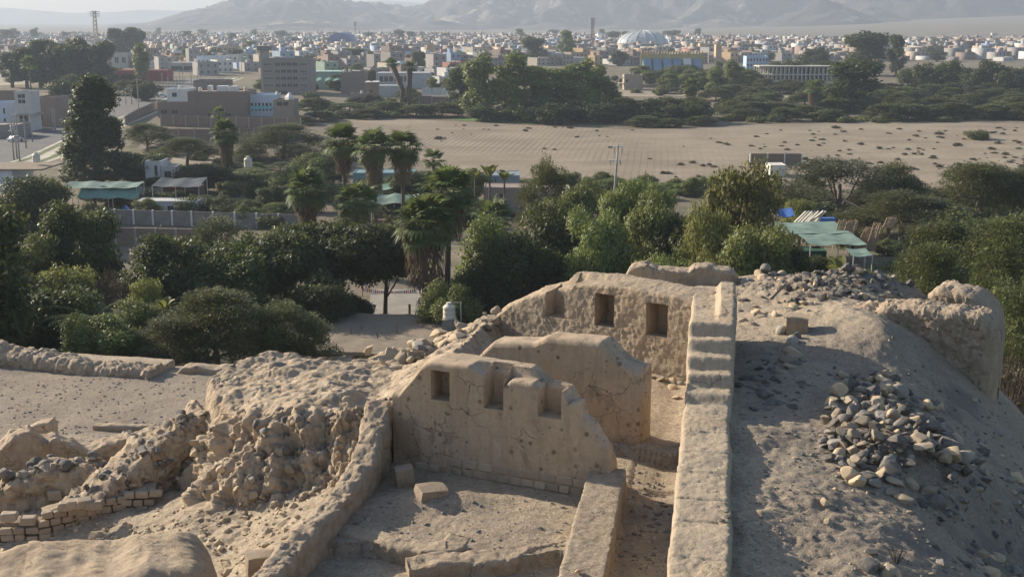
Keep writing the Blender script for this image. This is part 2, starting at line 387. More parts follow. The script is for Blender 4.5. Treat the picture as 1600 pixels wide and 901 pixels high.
plz = sstep(-8, -11, gx) * sstep(37, 41, gy); ash = np.maximum(ash, plz * (.36 + .4 * sstep(-.2, .25, fbm(xy3(gx, gy, .25), 4, 9))))
at = hm.attributes.new('ash', 'FLOAT', 'POINT'); at.data.foreach_set('value', ash.astype(np.float32).ravel())
hill = link('hill', hm, M['ground']); tag(hill, 'dusty hilltop ground of the ruin, strewn with gravel', kind='structure')

# ---------------------------------------------------------------- walls of mud
def ell(a):                                          # polyline to arclength
    a = np.asarray(a, float); return np.r_[0, np.cumsum(np.hypot(*np.diff(a, axis=0).T))]
def slab(name, path, thick, base, tf, mat, tr=None, dm=.4, niches=(), ds=.05, dz=.06, rnd=.09, amp=.03, nsc=1.6, fine=.012, lump=0.0,
         lsc=3.0, grooves=(), topn=12, tamp=0.0, parent=None, seed=0, sharp=38, crev=0.0, endr=(0, 0)):
    """a mud wall. path runs so that its front is on the right hand; tf / tr: (s, z) profiles of the front and rear top."""
    path = np.asarray(path, float); L = ell(path)
    ss = list(np.arange(0, L[-1], ds)) + [L[-1]]
    for n in niches: ss += [n[0] - .008, n[0] + .008, n[1] - .008, n[1] + .008]
    s = np.unique(np.clip(np.array(ss), 0, L[-1])); ns = len(s)
    px_ = np.interp(s, L, path[:, 0]); py_ = np.interp(s, L, path[:, 1])
    dx = np.gradient(px_, s); dy = np.gradient(py_, s); k = np.hypot(dx, dy); dx /= k; dy /= k
    nf = np.stack([dy, -dx, np.zeros(ns)], -1)
    f_ = lambda p: np.interp(s, [a for a, b in p], [b for a, b in p]) if hasattr(p, '__len__') else (p(s) if callable(p) else np.full(ns, float(p)))
    T_ = f_(thick); B_ = f_(base); F_ = f_(tf); R_ = f_(tr) if tr is not None else F_.copy()
    if tamp:
        w = tamp * fbm(np.stack([s * 2.2, s * 0 + seed, s * 0], -1), 4, seed + 5); F_ = F_ + w; R_ = R_ + w
    for g in grooves: q = -.035 * np.exp(-((s - g) / .035)**2); F_ = F_ + q; R_ = R_ + q
    kk = np.ones(ns)
    for r_, e in ((endr[0], s), (endr[1], L[-1] - s)):
        if r_: kk = np.minimum(kk, np.sqrt(np.clip(1 - (1 - np.clip(e / r_, 0.02, 1))**2, 0, 1)))
    if endr[0] or endr[1]:
        inset = (1 - kk) * T_ * .45; px_ = px_ - nf[:, 0] * inset; py_ = py_ - nf[:, 1] * inset; T_ = T_ - 2 * inset; F_ = F_ - (1 - kk) * .7; R_ = R_ - (1 - kk) * .7
    F_ = np.maximum(F_, B_ + .05); R_ = np.maximum(R_, B_ + .05)
    nd = np.zeros(ns)
    zl = list(np.arange(B_.min(), F_.max(), dz)) + [F_.max()]
    for n in niches: zl += [n[2] - .008, n[2] + .008, n[3] - .008, n[3] + .008]
    zl = np.unique(np.clip(np.array(zl), B_.min(), F_.max()))
    rr = np.minimum(rnd, (F_ - B_) * .5)
    P = []; N = []
    P0 = np.stack([px_, py_, np.zeros(ns)], -1); up = np.array([0, 0, 1.0])
    for z in zl:
        zz = np.clip(z, B_, F_ - rr); off = np.zeros(ns)
        for n in niches:
            ins = (s > n[0]) & (s < n[1]) & (z > n[2]) & (z < n[3]); off = np.where(ins, n[4], off)
        P.append(P0 - nf * off[:, None] + up * zz[:, None]); N.append(nf)
    for n in niches:
        op = (s > n[0]) & (s < n[1]) & (n[3] >= F_ - rr); nd = np.where(op, n[4], nd)
    for a in (30, 60, 90):
        a = R(a); o = nd + rr * (1 - math.cos(a)); P.append(P0 - nf * o[:, None] + up * (F_ - rr + rr * math.sin(a))[:, None]); N.append(nf * math.cos(a) + up * math.sin(a))
    fr = nd + rr; ba = T_ - rr
    for j in range(1, topn):
        t = j / topn; o = fr + (ba - fr) * t; dfrac = o / T_
        w = sstep(dm - .06, dm + .06, dfrac); z = F_ * (1 - w) + R_ * w
        P.append(P0 - nf * o[:, None] + up * z[:, None]); N.append(np.tile(up, (ns, 1)))
    for a in (90, 60, 30, 0):
        a = R(a); o = T_ - rr * (1 - math.cos(a)); P.append(P0 - nf * o[:, None] + up * (R_ - rr + rr * math.sin(a))[:, None]); N.append(-nf * math.cos(a) + up * math.sin(a))
    for t in np.linspace(.1, 1, 10):
        P.append(P0 - nf * T_[:, None] + up * ((R_ - rr) * (1 - t) + B_ * t)[:, None]); N.append(-nf)
    P = np.stack(P, 1); N = np.stack(N, 1)
    d = amp * fbm(P * nsc, 5, seed + 50, .5) + fine * fbm(P * 11, 3, seed + 60)
    if crev: d = d - crev * np.exp(-(fbm(P * 1.9, 4, seed + 80, .6) / .05)**2) - crev * .6 * np.exp(-(fbm(P * 4.2, 3, seed + 81, .6) / .06)**2)
    if lump: d = d + lump * (np.clip(.55 - worley(P * lsc, seed + 70), -.3, .6))
    P = P + N * d[..., None]
    nj = P.shape[1]; v = P.reshape(-1, 3); f = gridfaces(ns, nj, flip=True)
    # ends: fan of quads bridging front and back columns
    ends = []
    m = nj // 2
    for i, fl in ((0, False), (ns - 1, True)):
        for j in range(m):
            q = [i * nj + j, i * nj + j + 1, i * nj + nj - 2 - j, i * nj + nj - 1 - j]
            if len(set(q)) == 4: ends.append(q if fl else q[::-1])
    v = v + np.array([0, 0, CAM_Z])
    me = mesh(name, v, np.vstack([f, np.array(ends)]), True, sharp)
    return link(name, me, mat, parent)
def onwall(A, B, pts):
    """pixels on the upright plane through A, B -> (s, h)"""
    A = np.array(A, float); B = np.array(B, float); d = (B - A) / np.linalg.norm(B - A); n = np.array([d[1], -d[0]]); out = []
    for px, py in pts:
        x, y, z = ray(px, py); t = (A @ n) / (x * n[0] + y * n[1]); out.append((float((np.array([x, y]) * t - A) @ d), z * t))
    return out
def prof(A, B, pts): return sorted(onwall(A, B, pts))
def niche(A, B, x0, x1, ytop, ybot, depth, opened=False):
    q = onwall(A, B, [(x0, ybot), (x1, ybot), (x1, ytop)])
    return (q[0][0], q[1][0], q[1][1], q[2][1] if not opened else 0.0, depth)
def XY(v): return (v.x, v.y)

# middle wall with three niches
A = (-2.70, 26.26); B0 = (1.40, 24.4); dm_ = np.array(B0) - np.array(A); B = tuple(np.array(A) + dm_ * 1.185)
tf = prof(A, B, [(622,616),(632,603),(645,588),(656,573),(664,567),(672,566),(732,571),(742,578),(752,584),(786,588),(787,603),(795,595),(830,598),(840,606),(880,612),(886,632),(896,628),(905,628),(908,650),(925,667),(932,681),(945,700),(952,725),(956,760)])
A2 = (A[0] + .15, A[1] + .45); B2 = (B[0] + .15, B[1] + .45)
tr = prof(A2, B2, [(622,612),(640,590),(655,567),(664,561),(687,555),(740,561),(828,574),(841,588),(852,598),(884,606),(892,622),(908,650),(925,667),(932,681),(945,700),(952,725),(956,760)])
nic = [niche(A, B, 674, 702, 582, 627, .5), niche(A, B, 756, 786, 570, 641, .46, True), niche(A, B, 840, 876, 590, 655, .44, True)]
middle_wall = empty('niche_wall', (0, 0, 0))
tag(middle_wall, 'broken mud wall with three small niches and dark spots, standing over the sunken room', 'ruin wall')
slab('wall', [A, B], .86, -10.2, tf, M['plaster'], tr=tr, dm=.52, niches=nic, ds=.036, dz=.045, amp=.02, fine=.006, rnd=.1, parent=middle_wall, seed=1, tamp=.02)
# second wall
A = (-1.6, 29.17); B = (2.94, 26.9)
tf = prof(A, B, [(735,566),(747,556),(758,545),(770,534),(800,535),(832,536),(842,532),(852,527),(937,535),(948,545),(955,554),(965,563),(975,570),(990,577),(1003,580)])
second_wall = empty('plaster_wall', (0, 0, 0))
tag(second_wall, 'smooth mud wall with stained patches and a sloping shoulder, behind the wall with spots', 'ruin wall')
slab('wall', [A, B], .8, -10.2, tf, M['plaster'], ds=.045, dz=.05, amp=.022, fine=.006, rnd=.13, parent=second_wall, seed=2, tamp=.015)
# back wall with its three tall niches
Cn = (5.0, 31.95); A = (Cn[0] - 6.9, Cn[1] + .79 * 6.9); B = Cn
tf = prof(A, B, [(738,535),(745,522),(757,507),(770,495),(795,477),(820,463),(850,456),(880,452),(892,450),(896,443),(960,446),(1010,455),(1060,463),(1082,470)])
A2 = (A[0] + .55, A[1] + .7); B2 = (B[0] + .55, B[1] + .7)
tr = prof(A2, B2, [(745,522),(770,492),(800,472),(830,458),(852,447),(870,443),(890,438),(897,430),(903,426),(960,430),(1000,437),(1060,447),(1100,456)])
nic = [niche(A, B, 852, 881, 440, 499, .5, True), niche(A, B, 929, 959, 462, 513, .62), niche(A, B, 1009, 1042, 477, 529, .62)]
back_wall = slab('back_niche_wall', [A, B], 1.25, -10.2, tf, M['rough_plaster'], tr=tr, dm=.62, niches=nic, ds=.036, dz=.038, amp=.032, nsc=2.6, fine=.016, rnd=.1, seed=3, tamp=.03, crev=.015)
tag(back_wall, 'rough lumpy mud wall with three tall niches at the far end of the ruin', 'ruin wall')
# long wall with steps
def wall_thick(s): return np.interp(s, [0, 15, 19, 24], [.97, .99, 1.10, 1.16])
def stepped(s):
    Y = 10 + s / math.hypot(1, .17); h = np.full(np.shape(s), -8.4)
    for y0, r_ in ((25.95, .15), (26.75, .22), (27.45, .2), (28.15, .24), (28.85, .24)):
        h = h + (r_ + .05) * sstep(y0 - .1, y0 + .2, Y) - .05 * sstep(y0 + .05, y0 + .62, Y)
    return h + .02 * fbm(np.stack([s * 1.3, s * 0, s * 0], -1), 3, 4)
def stepped_r(s):
    Y = 10 + s / math.hypot(1, .17); return stepped(s) + .26 * sstep(29.2, 30.6, Y) * (1 - .4 * sstep(32.2, 33.4, Y)) + .05 * fbm(np.stack([s * 3, s * 0, s * 0], -1), 3, 9) * sstep(29.4, 29.8, Y)
pa = [(RW_X(y) + float(wall_thick((y - 10) * 1.0144)) + .012 * math.sin(y * 1.7), y) for y in np.linspace(10, 33.4, 40)]
long_wall = slab('stepped_long_wall', pa, lambda s: wall_thick(s) + .02, -10.3, stepped_r, M['coping'], tr=stepped, dm=.40, ds=.04, dz=.09, amp=.05, fine=.010, rnd=.09, topn=26, seed=4, crev=.014,
     grooves=[5.3, 6.95, 8.1, 9.6, 10.6, 11.9, 13.0, 14.3])
tag(long_wall, 'long broad mud wall with steps climbing its top, running away down the middle', 'ruin wall')
# low wall beside the passage
pa = [(1.0, 15.5), (1.26, 17.2), (1.62, 19.45), (2.0, 21.8), (2.42, 24.35)]
low_wall = slab('low_wall', pa, .8, -10.3, [(0, -9.37), (3, -9.36), (6, -9.34), (8.8, -9.3)], M['worn_coping'], ds=.045, dz=.07, amp=.035, fine=.010, rnd=.05, topn=18, seed=5, crev=.012)
tag(low_wall, 'low flat-topped mud wall with blotched top beside the sunken passage', 'ruin wall')
# parapet of blocks on the room's other side
pa = [(-5.1, 14.5), (-4.55, 16.8), (-3.95, 20.4), (-3.68, 21.6), (-3.17, 23.5), (-2.84, 25.1), (-2.72, 26.45)]
parapet = slab('block_parapet', pa, [(0, .5), (6, .46), (9, .5), (12.2, .62)], -10.6, [(0, -9.5), (6, -9.45), (9.0, -9.42), (10.4, -9.2), (11.2, -8.85), (12.2, -8.45)], M['mud'],
     ds=.04, dz=.05, amp=.09, fine=.018, lump=.10, lsc=3.1, rnd=.10, topn=12, seed=6, tamp=.08, crev=.025, grooves=[1.5, 2.1, 2.7, 3.4, 3.9, 4.5, 5.0, 5.55, 6.1, 6.6, 7.1, 7.7, 8.2, 8.8])
tag(parapet, 'crumbling low wall of mud blocks slanting up to the wall with spots', 'ruin wall')
# floor ledges
def pl(pts, h): return [XY(ath(a, b, h)) for a, b in pts]
ledge = slab('floor_ledge', pl([(512,846),(560,858),(610,872),(660,882),(700,882),(726,874),(738,858)], -10.1), .5, -10.4, -9.84, M['mud'], ds=.04, dz=.04, amp=.05, fine=.02, lump=.04, rnd=.06, seed=7, tamp=.03)
tag(ledge, 'curved mud ledge across the floor of the sunken room', 'ledge')
ledge2 = slab('floor_ledge', pl([(640,905),(680,901),(745,897),(800,893),(838,872),(888,862)], -10.1), .55, -10.4, -9.86, M['mud'], ds=.04, dz=.04, amp=.09, fine=.02, lump=.06, rnd=.08, seed=8, tamp=.05)
tag(ledge2, 'eroded mud ledge against the low flat-topped wall', 'ledge')
sill = slab('passage_sill', [(2.55, 26.75), (3.95, 26.35)], .35, -10.3, -9.78, M['brick'], ds=.05, dz=.06, amp=.02, rnd=.04, seed=9, grooves=[.25, .55, .85, 1.15])
tag(sill, 'low sill of mud bricks across the passage between the two walls', 'sill')
# far and side walls
rim = slab('rim_wall', [XY(aty(968, 430, 42)), XY(aty(1158, 430, 41.2))], .9, -10.2, prof(XY(aty(968,430,42)), XY(aty(1158,430,41.2)), [(968,432),(976,424),(985,417),(1008,413),(1016,416),(1026,421),(1075,426),(1082,419),(1090,416),(1106,415),(1118,421),(1160,425)]), M['mud'], ds=.06, dz=.07, amp=.06, fine=.02, rnd=.12, seed=10, tamp=.07, crev=.04, endr=(.5, .5))
tag(rim, 'low rounded mud wall on the far rim of the ruin', 'ruin wall')
A = XY(aty(1285, 480, 36.2)); B = XY(aty(1560, 480, 33.6))
w1 = slab('ruined_wall', [A, B], [(0, .9), (2, 1.2), (4.6, 1.5)], -10.9, prof(A, B, [(1285,505),(1296,494),(1312,486),(1332,480),(1350,479),(1366,484),(1380,478),(1420,480),(1460,484),(1500,488),(1530,494),(1560,500)]), M['mud'], ds=.05, dz=.06, amp=.13, nsc=1.1, fine=.04, lump=.06, lsc=2, rnd=.2, seed=11, tamp=.08, crev=.05, endr=(.8, .5))
tag(w1, 'thick eroded mud wall with worn brick joints above the shaded slope', 'ruin wall')
A = XY(aty(1497, 520, 34.3)); B = XY(aty(1576, 520, 34.0))
w2 = slab('ruined_wall', [A, B], 1.9, -13.0, prof(A, B, [(1497,512),(1510,505),(1530,503),(1550,506),(1565,514),(1575,528),(1585,560)]), M['mud'], ds=.05, dz=.06, amp=.15, nsc=1.2, fine=.04, lump=.09, lsc=2.2, rnd=.25, seed=12, tamp=.08, crev=.06, endr=(0, 1.1))
tag(w2, 'bulky rounded end of the mud wall, standing on the outer slope', 'ruin wall')
A = XY(aty(1425, 480, 38.6)); B = XY(aty(1562, 480, 37.0))
w3 = slab('ruined_wall', [A, B], 1.6, -11.8, prof(A, B, [(1425,470),(1440,462),(1455,453),(1475,450),(1500,456),(1525,463),(1545,474),(1562,486)]), M['mud'], ds=.06, dz=.08, amp=.13, fine=.04, rnd=.25, seed=13, tamp=.06, crev=.05, endr=(.7, .9))
tag(w3, 'smooth rounded mud wall top catching the sun on the far rim beside the thorn trees', 'ruin wall')
blk = slab('mud_block', [XY(ath(1228,520,-8.72)), XY(ath(1262,522,-8.72))], .7, -9.0, -8.25, M['mud'], ds=.05, dz=.05, amp=.05, rnd=.1, seed=14)
tag(blk, 'squared mud block at the head of the row of field stones', 'block')
# plaza walls
A = XY(ath(70, 566, -14)); B = XY(ath(257, 578, -14))
pz1 = slab('plaza_wall', [A, B], .9, -14.6, prof(A, B, [(70,559),(110,560),(160,564),(200,566),(257,570)]), M['coping'], ds=.08, dz=.1, amp=.03, rnd=.06, seed=15)
tag(pz1, 'straight low mud wall with clean pale top along the edge of the plaza', 'ruin wall')
A = XY(ath(268, 583, -14)); B = XY(ath(368, 585, -14))
pz2 = slab('plaza_wall', [A, B], .8, -14.6, prof(A, B, [(268,582),(275,577),(288,574),(305,573),(318,576),(335,578),(345,575),(368,576)]), M['mud'], ds=.08, dz=.1, amp=.06, rnd=.1, seed=16, endr=(.5, .2))
tag(pz2, 'short wavy mud wall between the straight plaza wall and the rubble mass', 'ruin wall')
pa = [XY(ath(a, b, -14)) for a, b in [(-30, 572), (60, 580), (140, 588), (230, 594)]]
pz3 = slab('plaza_bank', pa, 1.4, -14.6, [(0, -13.2), (3, -13.45), (5, -13.6), (9, -13.75)], M['mud'], ds=.07, dz=.08, amp=.22, nsc=1.1, fine=.06, lump=.10, lsc=2.4, rnd=.3, seed=17, tamp=.16, crev=.07)
tag(pz3, 'weathered mud bank running along the foot of the plaza wall', 'bank')
pa = [XY(ath(a, b, -14)) for a, b in [(145, 671), (190, 672), (240, 671)]]
pz4 = slab('plaza_bank', pa, .4, -14.4, -13.85, M['mud'], ds=.08, dz=.08, amp=.06, rnd=.08, seed=18, tamp=.04)
tag(pz4, 'thin straight kerb of mud on the plaza floor', 'bank')
# walls of the lower terrace
A = (-14.9, 31.6); B = (-10.6, 34.0)
lw1 = slab('terrace_wall', [A, B, (-8.9, 34.7)], .8, -13.6, prof(A, B, [(-30,716),(0,702),(20,682),(50,674),(60,682),(67,693),(80,692),(90,688),(108,694),(124,698),(140,704),(158,700),(180,690),(210,684),(240,678)]), M['brick'], ds=.06, dz=.07, amp=.09, fine=.04, rnd=.1, lump=.05, lsc=4, seed=19, tamp=.12, crev=.05)
tag(lw1, 'stepped remains of a mud brick wall below the plaza', 'ruin wall')
A = XY(aty(38, 680, 36.5)); B = XY(aty(80, 680, 36.5))
lw2 = slab('terrace_wall', [A, B], .6, -14, prof(A, B, [(38,672),(55,664),(76,660),(80,670)]), M['brick'], ds=.06, dz=.07, amp=.05, rnd=.08, seed=20)
tag(lw2, 'short stub of mud wall at the plaza edge', 'ruin wall')
A = XY(ath(-30, 800, -12.2)); B = XY(ath(175, 775, -12.0))
lw3 = slab('stone_bank', [A, B], 1.1, -12.8, prof(A, B, [(-30,775),(0,762),(30,748),(60,735),(85,728),(110,732),(135,738),(160,742),(175,760)]), M['rubble'], ds=.06, dz=.07, amp=.16, fine=.06, lump=.12, lsc=3.4, rnd=.25, seed=21, tamp=.14, crev=.08)
tag(lw3, 'bank of dark stones and mud behind the coursed brick wall', 'bank')
A = XY(ath(118, 818, -11.9)); B = XY(ath(336, 742, -11.6))
lw4 = slab('rubble_wall', [A, B], 1.2, -12.6, prof(A, B, [(118,802),(140,786),(165,768),(190,748),(215,724),(240,700),(270,682),(300,664),(320,648),(336,640)]), M['rubble'], ds=.05, dz=.06, amp=.2, nsc=1.5, fine=.06, lump=.13, lsc=3.6, rnd=.2, seed=22, tamp=.14, crev=.08)
tag(lw4, 'ragged rubble wall sloping down from the big rubble mass', 'ruin wall')
# eroded stump at the near corner
A = (-15.5, 17.9); B = (-5.25, 20.2)
st = slab('eroded_wall_stump', [A, (-8.6, 19.2), B], [(0, 2.6), (8, 2.9), (10.5, 2.3)], -12.8, [(0, -11.2), (3.5, -10.65), (5.5, -10.1), (7.3, -9.8), (9.3, -9.62), (10.5, -9.7)], M['mud'], ds=.06, dz=.07, amp=.30, nsc=.62, fine=.018, lump=.0, rnd=.35, topn=44, seed=23, tamp=.06, crev=.012, endr=(0, .5))
tag(st, 'big eroded mud wall stump with a smooth rounded top in the near corner', 'ruin wall')

# ---------------------------------------------------------------- the big rubble mass
fb = np.array([(-8.7,29.6,-12.9),(-8.1,28.2,-11.9),(-7.5,26.5,-11.2),(-6.7,25.7,-11.1),(-5.9,25.45,-11.0),(-5.2,25.2,-10.9),(-4.5,25.1,-10.6),(-3.75,25.4,-10.1),(-3.2,25.9,-9.6),(-2.75,26.5,-9.2),(-1.9,27.5,-10.3)])
bt = np.array([(-8.9,31.6,-12.6),(-8.0,31.0,-9.3),(-7.6,32.6,-9.2),(-6.9,33.2,-9.2),(-6.2,33.4,-9.25),(-5.0,33.5,-9.3),(-3.9,34.2,-9.5),(-2.7,35.6,-9.75),(-1.6,36.8,-9.45),(-0.5,37.5,-9.05),(1.2,37.3,-10.6)])
ft = np.array([(-8.6,30.0,-12.2),(-7.35,29.0,-9.6),(-6.75,28.3,-9.3),(-6.15,27.7,-9.1),(-5.5,27.4,-9.05),(-4.85,27.25,-9.05),(-4.3,27.1,-9.0),(-3.7,27.2,-8.95),(-3.15,27.2,-8.8),(-2.55,27.3,-8.75),(-1.2,28.6,-10.2)])
ns_ = 190; ti = np.linspace(0, 1, len(fb)); tt = np.linspace(0, 1, ns_)
ip = lambda a: np.stack([np.interp(tt, ti, a[:, k]) for k in range(3)], -1)
FB, FT, BT = ip(fb), ip(ft), ip(bt)
rows = [FB * (1 - t) + FT * t for t in np.linspace(-.15, 1, 56)]
rows += [FT * (1 - t) + BT * t for t in np.linspace(0, 1, 110)[1:]]
rows += [BT + np.array([0, .25 * t, -t]) for t in np.linspace(0, 4, 14)[1:]]
Pm = np.stack(rows, 1)
du = np.gradient(Pm, axis=0); dv = np.gradient(Pm, axis=1); Nm = np.cross(du, dv); Nm /= np.linalg.norm(Nm, axis=-1, keepdims=True) + 1e-9
face = np.zeros(Pm.shape[:2]); face[:, :56] = 1; face[:, 50:62] = np.linspace(1, 0, 12)
pil = .17 * fbm(np.stack([Pm[..., 0] * 2.4, Pm[..., 1] * 2.4, Pm[..., 2] * .45], -1), 3, 91)
dd = .30 * fbm(Pm * .75, 4, 90, .55) + (.03 + .02 * face) * fbm(Pm * 4, 3, 95) + .02 * fbm(Pm * 12, 2, 96) + (.045 + .145 * face) * (np.clip(.5 - worley(Pm * np.array([2.3, 2.3, 1.6]) + .35 * fbm(Pm * 2, 2, 97)[..., None], 92), -.2, .5)) + (.005 + .12 * face) * (np.clip(.5 - worley(Pm * 5.5, 93), -.2, .5)) + face * pil * 2.8 + .09 * fbm(Pm * 1.7, 4, 98) - (.035 + .115 * face) * np.exp(-(fbm(Pm * 2.1, 4, 99, .6) / .055)**2) - (.082 * face) * np.exp(-(fbm(Pm * 4.6, 3, 89, .6) / .07)**2) + (.012 + .035 * face) * fbm(Pm * 8, 3, 88)
hgt = np.exp(-((Pm[..., 0] + 4.4) / .6)**2 - ((Pm[..., 1] - 28.6) / .8)**2) * .18
heap = sstep(34.2, 35.5, Pm[..., 1]) * .06
Pm = Pm + Nm * dd[..., None]; Pm[..., 2] += hgt + heap
mass = empty('rubble_mass', (0, 0, 0)); tag(mass, 'big eroded mass of stones set in mud with a lit top and a ribbed face', 'ruin mound')
link('mud_fill', mesh('mud_fill', Pm.reshape(-1, 3) + np.array([0, 0, CAM_Z]), gridfaces(Pm.shape[0], Pm.shape[1]), True), M['rubble'], mass)
for o_ in bpy.data.objects:
    if o_.name == 'mud_fill': pass

# ---------------------------------------------------------------- stones
def rock_mesh(name, seed, cuts, squash=(1, .8, .65), sub=3, bumpy=.05):
    bm = bmesh.new(); bmesh.ops.create_icosphere(bm, subdivisions=sub, radius=1.0)
    r_ = np.random.default_rng(seed); v = np.array([p.co[:] for p in bm.verts])
    for k in range(cuts):
        n = r_.normal(size=3); n /= np.linalg.norm(n); d = r_.uniform(.45, .8); e = v @ n - d; v = v - np.where(e > 0, e, 0)[:, None] * n * .96
    v = v * (1 + bumpy * fbm(v * 1.7 + seed, 3, seed))[:, None] * np.array(squash); v = v / np.abs(v).max()
    for p, c in zip(bm.verts, v): p.co = c
    me = bpy.data.meshes.new(name); bm.to_mesh(me); bm.free()
    me.polygons.foreach_set('use_smooth', np.ones(len(me.polygons), bool)); me.set_sharp_from_angle(angle=R(28))
    return me
ANG = {m: [rock_mesh('stone', 100 + i, 15, (1, r_, s_), 3) for i, (r_, s_) in enumerate([(.8,.5),(.7,.7),(.9,.4),(.6,.5),(.85,.75),(.75,.35)])] for m in ('dark_rock', 'grey_rock', 'tan_rock')}
RND = {m: [rock_mesh('stone', 200 + i, 4, (1, r_, s_), 3, .10) for i, (r_, s_) in enumerate([(.85,.7),(.9,.85),(.75,.6),(.95,.75)])] for m in ('dark_rock', 'grey_rock', 'tan_rock')}
for D in (ANG, RND):
    for m, l in D.items():
        for me in l: me.materials.append(M[m])
def stone(name, x, y, z, r, kind=None, round_=None, parent=None, sink=.3, tilt=.5):
    kind = kind or random.choice(['dark_rock', 'grey_rock', 'tan_rock']); round_ = random.random() < .3 if round_ is None else round_
    me = random.choice((RND if round_ else ANG)[kind])
    o = link(name, me, None, parent, (x, y, z + r * (.5 - sink)), (random.uniform(-tilt, tilt), random.uniform(-tilt, tilt), random.uniform(0, 6.28)), (r * random.uniform(.85, 1.15), r * random.uniform(.85, 1.1), r * random.uniform(.8, 1.1)))
    return o
# stones set in the rubble mass: on its face and on its top
idx = rng.permutation(Pm.shape[0] * Pm.shape[1]); cnt = 0; chosen = []
Pf = Pm.reshape(-1, 3); Nf = Nm.reshape(-1, 3); jj = np.tile(np.arange(Pm.shape[1]), Pm.shape[0])
for i in idx:
    if cnt >= 296: break
    j = jj[i]; p = Pf[i]
    if j < 8 or j > 163: continue
    onface = j < 56
    if not onface and (rng.random() > .34): continue
    r_ = rng.uniform(.07, .18) if onface else rng.choice([.05, .07, .1, .14, .2, .28]) * rng.uniform(.8, 1.2)
    if any((p[0]-q[0])**2 + (p[1]-q[1])**2 + (p[2]-q[2])**2 < (.8 * (r_ + q[3]))**2 for q in chosen): continue
    chosen.append((*p, r_)); cnt += 1
    dark = j > 30 and j < 60 and rng.random() < .45
    q = p - Nf[i] * r_ * (.08 if onface else .5)
    stone('stone', q[0], q[1], q[2] + CAM_Z - r_ * .3, r_, 'dark_rock' if dark else ('tan_rock' if rng.random() < .8 else 'grey_rock'), None, mass, sink=.2, tilt=1.0)
for k in range(70):                                    # tumbled boulders where the mass meets the back wall
    t_ = random.random(); x = -3.6 + 3.3 * t_ + random.gauss(0, .25); y = 34.0 + 3.0 * t_ + random.gauss(0, .45) - 1.2 * random.random(); r_ = random.choice([.12, .16, .2, .26, .34])
    stone('stone', x, y, CAM_Z - 9.42 + .42 * t_**2 + random.uniform(-.1, .12), r_, 'tan_rock' if random.random() < .85 else 'grey_rock', False, mass, .35, .9)
def strew(parent, prof_pts, n, r0, r1, kinds, spread, dh=0):
    for k in range(n):
        a = random.random() * (len(prof_pts) - 1); i = int(a); f = a - i
        p, q = prof_pts[i], prof_pts[i + 1]
        x = p[0] + (q[0] - p[0]) * f + random.gauss(0, spread); y = p[1] + (q[1] - p[1]) * f + random.gauss(0, spread); z = p[2] + (q[2] - p[2]) * f
        stone('stone', x, y, z + CAM_Z + dh, random.uniform(r0, r1), random.choice(kinds), None, parent, .35)
def lineof(A, B, pts, back=.5):
    A = np.array(A); B = np.array(B); d = (B - A) / np.linalg.norm(B - A); n = np.array([-d[1], d[0]])
    return [(*(A + d * s + n * back), h) for s, h in prof(tuple(A), tuple(B), pts)]
strew(lw3, lineof(XY(ath(-30,800,-12.2)), XY(ath(175,775,-12.0)), [(0,764),(30,750),(60,737),(85,730),(110,734),(160,744)]), 55, .08, .2, ['dark_rock','dark_rock','grey_rock'], .22)
strew(lw4, lineof(XY(ath(118,818,-11.9)), XY(ath(336,742,-11.6)), [(140,788),(190,750),(240,702),(300,666),(330,645)], .4), 60, .08, .19, ['dark_rock','grey_rock','tan_rock'], .22)
A_, B_ = XY(ath(118,818,-11.9)), XY(ath(336,742,-11.6))
strew(lw4, lineof(A_, B_, [(150,800),(200,765),(250,725),(310,690)], .05), 50, .07, .14, ['tan_rock','grey_rock','dark_rock'], .1)

def gstone(px, py, r, kind=None, round_=None, label=None, group=None, sink=.3, h=-8.8, tilt=.5, lift=0):
    p = ath(px, py, h)
    for _ in range(4):
        p = atz(px, py, GZ(p.x, p.y))
    o = stone('rock', p.x, p.y, GZ(p.x, p.y) + lift, r, kind, round_, None, sink, tilt)
    return tag(o, label or 'rock', 'rock', group)
# ================================================================ VALLEY FLOOR, FIELD, MOUNTAINS
def valley_rise(x, y):
    q = np.clip(np.interp(np.asarray(x) / np.maximum(np.asarray(y), 1.0), [-.5, -.1, .1, .21, .42, .8], [.002, .0, .0, .006, .0235, .026]), 0, 1)
    return np.clip(np.asarray(y) - 2000, 0, 2300) * q
def sym(segs): return axis(segs)
VX = axis([(-9000, -2400, 600), (-2400, -600, 120), (-600, -200, 40), (-200, 200, 4), (200, 600, 40), (600, 2400, 120), (2400, 9000, 600)])
VY = axis([(-900, -150, 75), (-150, 200, 4), (200, 700, 25), (700, 5000, 90), (5000, 11000, 600)])
vx, vy = np.meshgrid(VX, VY, indexing='ij')
vz = outer_h(vx, vy) + valley_rise(vx, vy)
inside = (vx > HX[0] + .5) & (vx < HX[-1] - .5) & (vy > HY[0] + .5) & (vy < HY[-1] - .5)
vz = np.where(inside, np.minimum(vz, -10) - 2.5, vz)
dirt = (~inside) & (np.hypot(vx, vy) > 62) & (np.hypot(vx, vy) < 190)
vz = vz + np.where(dirt, .5 * fbm(xy3(vx, vy, .06), 3, 5), 0)
def valley_mat():
    t = NT('valley ground'); co = t.co()
    n1 = t.noise(co, .012, 6, .6, .4); n2 = t.noise(co, .12, 6, .68); n3 = t.noise(co, 1.5, 5, .7)
    c = t.mix(t.ramp(n1, [(.38, 0.), (.62, 1.)]), (.15, .125, .092), (.25, .205, .155))
    c = t.mix(t.ramp(n2, [(.44, 0.), (.58, .8)]), c, (.07, .075, .038))
    c = t.mix(.4, c, t.ramp(n3, [(.3, (.11, .09, .07)), (.7, (.27, .225, .17))]))
    return t.done(c, .95, t.bump(n3, .7, .2), .1)
